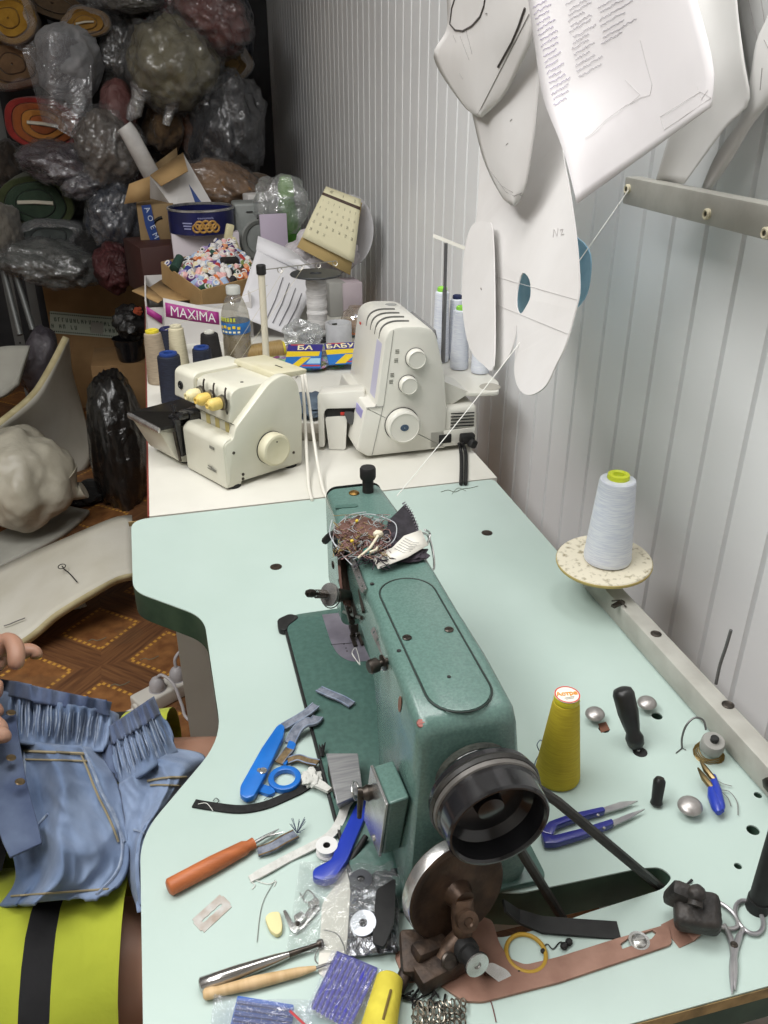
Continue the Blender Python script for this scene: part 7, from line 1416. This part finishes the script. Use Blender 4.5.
# grey knobbed disc on gold wires, and blue handled cutters
bc_ = thing('wire_cutters', 'small blue handled wire cutters lying by the steel bar', 'cutters', PT(713, 795))
for q in (((713, 776), (716, 790), (720, 806), (721, 811)), ((711, 785), (713, 797), (717, 808), (719, 813))): mb = MB(); mb.tube([PT(*a, .010) for a in q], [.003, .0052, .0050, .003], 12); build('blue_handle', mb, royal, bc_, W=True)
mb = MB(); mb.tube([PT(698, 768, .012), PT(704, 778, .012), PT(712, 788, .011)], [.001, .0032, .003], 8); mb.tube([PT(700, 760, .014), PT(706, 770, .013), PT(714, 780, .011)], [.001, .0032, .003], 8); build('jaws', mb, mat('brassy steel', '8f7c58', .35, .85, '6c5d40', vs=80), bc_, W=True)
kb = thing('nylon_disc', 'grey round knob with black centre tangled in wire beside the steel bar', 'disc', PT(712, 758)); F = frame(PT(711, 748, .012), (-.1, -.25, 1)); mb = MB(); mb.lathe([(.008, 0), (.0115, .001), (.012, .004), (.0115, .012), (.0105, .0135), (.004, .0138)], 28, F); build('grey_disc', mb, mat('grey nylon', '8e8d88', .5), kb, W=True)
mb = MB(); mb.lathe([(.004, .013), (.0042, .018), (.003, .019)], 14, F); build('black_centre', mb, black_m, kb, W=True)
mb = MB(); rg = random.Random(8)
for k in range(5): mb.tube([F @ V(((.0115+.001*k)*math.cos(t), (.0115+.0008*k)*math.sin(t), -.004-.0016*k+.001*math.sin(3*t+k))) for t in [j*.42 for j in range(15)]], .0006, 5)
build('gold_wire', mb, mat('gold wire', '8f7848', .35, .8), kb, W=True)
mb = MB(); mb.tube(smoothpath([PT(682, 748, .001), PT(682, 738, .012), PT(686, 726, .026), PT(694, 718, .034), PT(703, 720, .032), PT(706, 730, .024)], 6), .0011, 8); mb.tube([PT(676, 753, .0008), PT(682, 748, .001), PT(686, 750, .001)], .0006, 4); build('bent_wire', mb, mat('grey wire', '6d6d6c', .4, .6), None, W=True, label='arched grey wire rising from table to the grey knob', cat='wire')
mb = MB()
for q in (((722, 790), (730, 792), (737, 802), (738, 815)), ((722, 792), (728, 798), (731, 806)), ((716, 780), (724, 784), (732, 786))): mb.tube(smoothpath([PT(*a, .003) for a in q], 5), .0005, 4)
build('thread_scrap', mb, mat('grey loose thread', '7f807c', .8), None, W=True, label='loose grey thread hairs beside the blue handled cutters', cat='thread scrap')
# 17 small steel scissors
sc3 = thing('small_scissors', 'small steel nail scissors with two finger rings at right front of table', 'scissors', PT(735, 930)); ssm = mat('scissor steel', 'b5b4b3', .3, .65, '98969a', vs=40)
for (c, ro_, sx) in (((719, 914), .0125, 1), ((749, 917), .0125, -1)):
    cc = PT(*c, .003); mb = MB(); mb.tube([cc+V((.0125*math.cos(t)*.9+.0035*math.sin(t)*sx*-1, .0150*math.sin(t), .0)) for t in [k*.262 for k in range(24)]], .0019, 8, closed=True); build('finger_ring', mb, ssm, sc3, W=True)
for (q, w_) in ((((724, 925), (731, 940), (734, 960), (735, 990)), 1), (((744, 928), (738, 940), (733, 962), (732, 994)), -1)):
    mb = MB(); mb.tube(smoothpath([PT(*a, .003) for a in q], 5), [.0022]*4+[.0026]*4+[.0028]*4+[.0024, .0018, .0010, .0004], 8, flat=1); build('blade', mb, ssm, sc3, W=True)
mb = MB(); screw(mb, PT(734, 945, .005), .003); build('pivot_screw', mb, dsteel, sc3, W=True)
# 18 dark blue thread nippers
nip = thing('thread_nippers', 'dark blue thread nippers with steel blades behind the belt, near yellow cone', 'nippers', PT(590, 830))
for pts_, bl_ in ((((540, 838), (548, 828), (570, 820), (602, 813), (605, 817), (575, 825), (556, 832), (552, 842)), ((602, 812), (620, 806), (637, 805), (622, 812), (604, 817))), (((540, 838), (552, 842), (580, 835), (611, 825), (613, 830), (582, 842), (556, 850), (544, 850)), ((611, 825), (628, 818), (644, 813), (630, 822), (613, 830)))):
    flat('blue_arm', pts_, .007, navy_p, nip, z0=.002, r=.002, bev=.001); flat('steel_blade', bl_, .0018, ssm, nip, z0=.004)
for q in ((598, 815), (604, 828)): mb = MB(); mb.lathe([(.0015, 0), (.0012, .0006)], 10, TR(PT(*q, .0092))); build('rivet', mb, chrome, nip, W=True)
# 19 yellow rubber ring, beads, specks
rb = PT(526, 953, .0018); mb = MB(); mb.tube([rb+V((.0155*math.cos(t), .0165*math.sin(t), 0)) for t in [k*.21 for k in range(30)]], .0018, 8, closed=True); build('rubber_ring', mb, mat('yellow ochre rubber', 'a8862c', .5), None, W=True, label='thin ochre rubber ring lying against the copper coloured plate', cat='ring')
mb = MB(); mb.tube(smoothpath([PT(541, 950, .001), PT(547, 944, .001), PT(553, 949, .001), PT(560, 942, .001), PT(565, 945, .001)], 5), .0005, 4); mb.blob(PT(564, 946, .003), (.003, .003, .003), amp=.1); mb.blob(PT(569, 942, .003), (.003, .003, .003), amp=.1); mb.blob(PT(543, 951, .002), (.002, .002, .002), amp=.1); build('beaded_thread', mb, black_m, None, W=True, label='dark beaded thread wisp beside the ochre rubber ring', cat='thread scrap')
for (q, r, lab) in (((692, 880), .0025, 'tiny dark screw lying above the black clamp block'), ((687, 884), .0012, 'tiny dark pin lying near the black clamp block'), ((521, 970), .003, 'black lint clump on the copper coloured plate under rubber ring')):
    mb = MB(); mb.cyl(PT(*q, .002), PT(q[0]-5, q[1]+4, .0015), r*.5, r*.3); build('metal_bit', mb, black_m, None, W=True, label=lab, cat='metal bit')
mb = MB(); rg = random.Random(12)
for k in range(26): p = PT(rg.uniform(408, 440), rg.uniform(960, 1004), .003); mb.tube([p, p+V((rg.uniform(-.008, .008), rg.uniform(-.006, .006), rg.uniform(-.001, .004))), p+V((rg.uniform(-.012, .012), rg.uniform(-.010, .010), -.001))], .0009, 4)
build('black_lint', mb, black_m, None, W=True, label='greasy black lint gathered at the winder foot', cat='lint', kind='stuff')
mb = MB(); mb.tube(smoothpath([PT(486, 960, .006), PT(485, 985, .001), PT(492, 1005, .001), PT(496, 1022, .001)], 5), .0004, 4); build('thread_scrap', mb, mat('dark red thread', '6b3a38', .8), None, W=True, label='thin dark red thread trailing across copper plate to the front edge', cat='thread scrap')
for q in (((688, 547), (696, 548), (690, 545)), ):
    pass
mb = MB(); mb.tube(smoothpath([PT(*a, .0006) for a in ((441, 492), (448, 490), (455, 492), (462, 489), (470, 488), (478, 486))], 4), .0005, 4); mb.tube(smoothpath([PT(*a, .0006) for a in ((452, 494), (458, 488), (466, 491))], 4), .0004, 4); build('thread_scrap', mb, mat('dark olive thread', '4c5340', .8), None, W=True, label='dark thread wisps on the far edge of the mint table', cat='thread scrap')

# ================================================================== things lying on the machine arm
ZT = .2005
rg = random.Random(21); PTa = lambda u, v, h=0: PT(u, v, ZT+h)
brown_c = mat('reddish brown felt', '6d5046', .95, 0, '573e36', vs=60, bump=.3, bs=150)
mb = MB(); ribbon(mb, [PTa(372, 522, .006), PTa(352, 536, .008), PTa(344, 545, .006), PX(343, 560, .146), PX(346, 585, .145), PX(350, 605, .145)], [.030, .036, .028, .02, .018, .016], .003, side=(.5, 1, 0)); mb.blob(PTa(360, 534, .006), (.022, .032, .008), (0, 0, .5), .3, seed=71); build('felt_strip', mb, brown_c, None, W=True, label='reddish brown felt strip draped over left side of the machine arm', cat='felt')
lace = mat('black lace', '1c1a1e', .9, 0, '2b282e', vs=150)
mb = MB(); fan = [PTa(405, 505, .012), PTa(412, 514, .010), PTa(418, 528, .008), PTa(419, 540, .006), PTa(400, 546, .006), PTa(384, 540, .008), PTa(388, 522, .010)]; mb.add(fan, [tuple(range(7))]); fn_ = build('lace_fan', mb, lace, None, W=True, solid=.003, smooth=0, label='black fan shaped lace scrap with zigzag stitched edge on top of the machine', cat='fabric scrap')
mb = MB()
for k in range(15):
    f = k/14; p = fan[0].lerp(fan[1], f*3) if f < .33 else (fan[1].lerp(fan[2], f*3-1) if f < .66 else fan[2].lerp(fan[3], min(1, f*3-2))); mb.tube([p+V((-.003, 0, .002)), p+V((.0005, .001, .003)), p+V((-.003, -.002, .002))], .0006, 4)
build('zigzag_edge', mb, mat('grey zigzag stitch', '6f6c72', .9), fn_, W=True)
mb = MB()
for k in range(60):
    p = PTa(375+rg.uniform(-14, 20), 545+rg.uniform(-12, 20), .004+rg.uniform(0, .006)); mb.tube([p, p+V((rg.uniform(-.01, .01), rg.uniform(-.008, .008), rg.uniform(-.002, .003))), p+V((rg.uniform(-.014, .014), rg.uniform(-.01, .01), -.002))], .0006, 4)
mb.blob(PTa(412, 555, .003), (.016, .012, .004), amp=.4, seed=72); mb.blob(PTa(388, 540, .004), (.015, .02, .006), amp=.4, seed=73); build('lace_frays', mb, mat('violet black frays', '3a343c', .95), None, W=True, label='frayed dark lace heap under the white paper slip on the machine', cat='fabric scrap', kind='stuff')
pap = [PTa(371, 556, .008), PTa(392, 548, .010), PTa(404, 536, .014), PTa(421, 530, .013), PTa(428, 545, .010), PTa(408, 557, .010), PTa(378, 569, .006)]; mb = MB(); mb.add(pap, [(0, 1, 5, 6), (1, 2, 5), (2, 3, 4, 5)]); ps_ = build('paper_slip', mb, mat('white paper slip', 'd3d0c6', .7), None, W=True, solid=.0006, label='creased white paper slip lying on top of the machine arm', cat='paper')
mb = MB()
for k in range(6): a = pap[1].lerp(pap[2], k/6)+V((.002, -.003, .0012)); mb.tube([a, a+V((.006, -.010, -.0004)), a+V((.011, -.012, -.0006))], .0004, 4)
build('faint_print', mb, mat('faint print', '9a9a96', .8), ps_, W=True)
def hair(n, c, su, sv, h, seed):
    r_ = random.Random(seed); mb = MB()
    for k in range(n):
        u, v = c[0]+r_.uniform(-su, su), c[1]+r_.uniform(-sv, sv); pts = [PTa(u, v, h*r_.random()+.003)]
        for j in range(6): u += r_.uniform(-9, 9); v += r_.uniform(-6, 6); u = min(max(u, c[0]-su*1.3), c[0]+su*1.3); v = min(max(v, c[1]-sv*1.3), c[1]+sv*1.3); pts.append(PTa(u, v, h*r_.random()+.003))
        mb.tube(smoothpath(pts, 4), .00035, 4)
    return mb
for (nm, hexc, n, sd, lab) in (('mauve', '8a6a66', 60, 1, 'mauve thread tangle heaped on the far end of machine arm'), ('grey', '9aa0a0', 34, 2, 'pale grey thread tangle heaped on far end of the machine arm'), ('ochre', '8d7a4c', 26, 3, 'ochre thread tangle heaped on the far end of machine arm')):
    build('thread_tangle', hair(n, (362, 537), 22, 17, .016, sd), mat('thread '+nm, hexc, .8), None, W=True, label=lab, cat='thread tangle', kind='stuff')
mb = MB()
for q in (((345, 545), (342, 530), (352, 518), (368, 514), (385, 518), (396, 525), (394, 540), (380, 550), (364, 556)), ((350, 552), (340, 548), (333, 540), (338, 525), (350, 515), (366, 512)), ((332, 520), (330, 535), (340, 552), (352, 565))): mb.tube(smoothpath([PTa(*a, .012 if a[0] > 345 else .004) for a in q], 6), .00055, 5)
build('thread_loop', mb, mat('pale grey cord', 'a9adb0', .6), None, W=True, label='large pale loops of cord lying over the thread tangle', cat='thread')
mb = MB()
for (a, b) in (((378, 536), (358, 558)), ((370, 552), (378, 546))): mb.tube([PTa(*a, .018), PTa(*V(((a[0]+b[0])/2+2, (a[1]+b[1])/2+1)), .02), PTa(*b, .012)], .0013, 6)
mb.blob(PTa(378, 534, .018), (.005, .004, .004), amp=.2, seed=74); build('cream_string', mb, mat('cream cord', 'cfc9b2', .7), None, W=True, label='short knotted cream cord on top of the thread tangle', cat='string')
mb = MB(); mb.blob(PTa(369, 551, .012), (.007, .0045, .004), (0, 0, .4), .2, seed=75); build('teal_thread_bead', mb, mat('teal thread', '2f6f6a', .6), None, W=True, label='tiny teal thread wad on the machine arm beside cream cord', cat='thread scrap')
pinm = mat('pin head yellow', 'd0b63a', .4)
for k, (q, lab) in enumerate((((352, 541), 'yellow headed pin sticking from the thread tangle, near side'), ((357, 521), 'yellow headed pin sticking from the thread tangle, far side'))):
    mb = MB(); c = PTa(*q, .016); mb.blob(c, (.0018, .0018, .0018), amp=0); mb.cyl(c, c+V((.004, -.006, -.012)), .0003, seg=6); build('pin', mb, pinm, None, W=True, label=lab, cat='pin')
# dark handles and wire guard at the head's sides
mb = MB(); mb.tube(smoothpath([PX(344, 531, .152), PX(338, 532, .146), PX(330, 536, .138), PX(325, 541, .134)], 4), [.003]*6+[.004]*7, 8); mb.box((.006, .014, .022), PX(336, 545, .149), bev=.001); build('lifting_lever', mb, black_m, mc, W=True)
mb = MB(); mb.tube(smoothpath([PT(421, 533, .195), PT(428, 536, .18), PT(433, 552, .165), PT(434, 568, .16), PT(430, 570, .17)], 5), .0013, 8); mb.tube(smoothpath([PT(425, 530, .20), PT(430, 534, .19), PT(427, 545, .185)], 4), .0012, 8); build('wire_guard', mb, chrome, mc, W=True)
mb = MB(); mb.tube([PX(333, 565, .145)+V((0, .004*math.cos(t), .004*math.sin(t))) for t in [k*.6 for k in range(11)]], .0009, 6, closed=True); build('guide_ring', mb, dsteel, mc, W=True)
mb = MB(); mb.tube(smoothpath([PX(352, 653, .16), PX(360, 665, .158), PT(356, 648, .02), PT(352, 654, .010), PT(360, 664, .010)], 4), .0004, 4); build('needle_thread', mb, thr, mc, W=True)
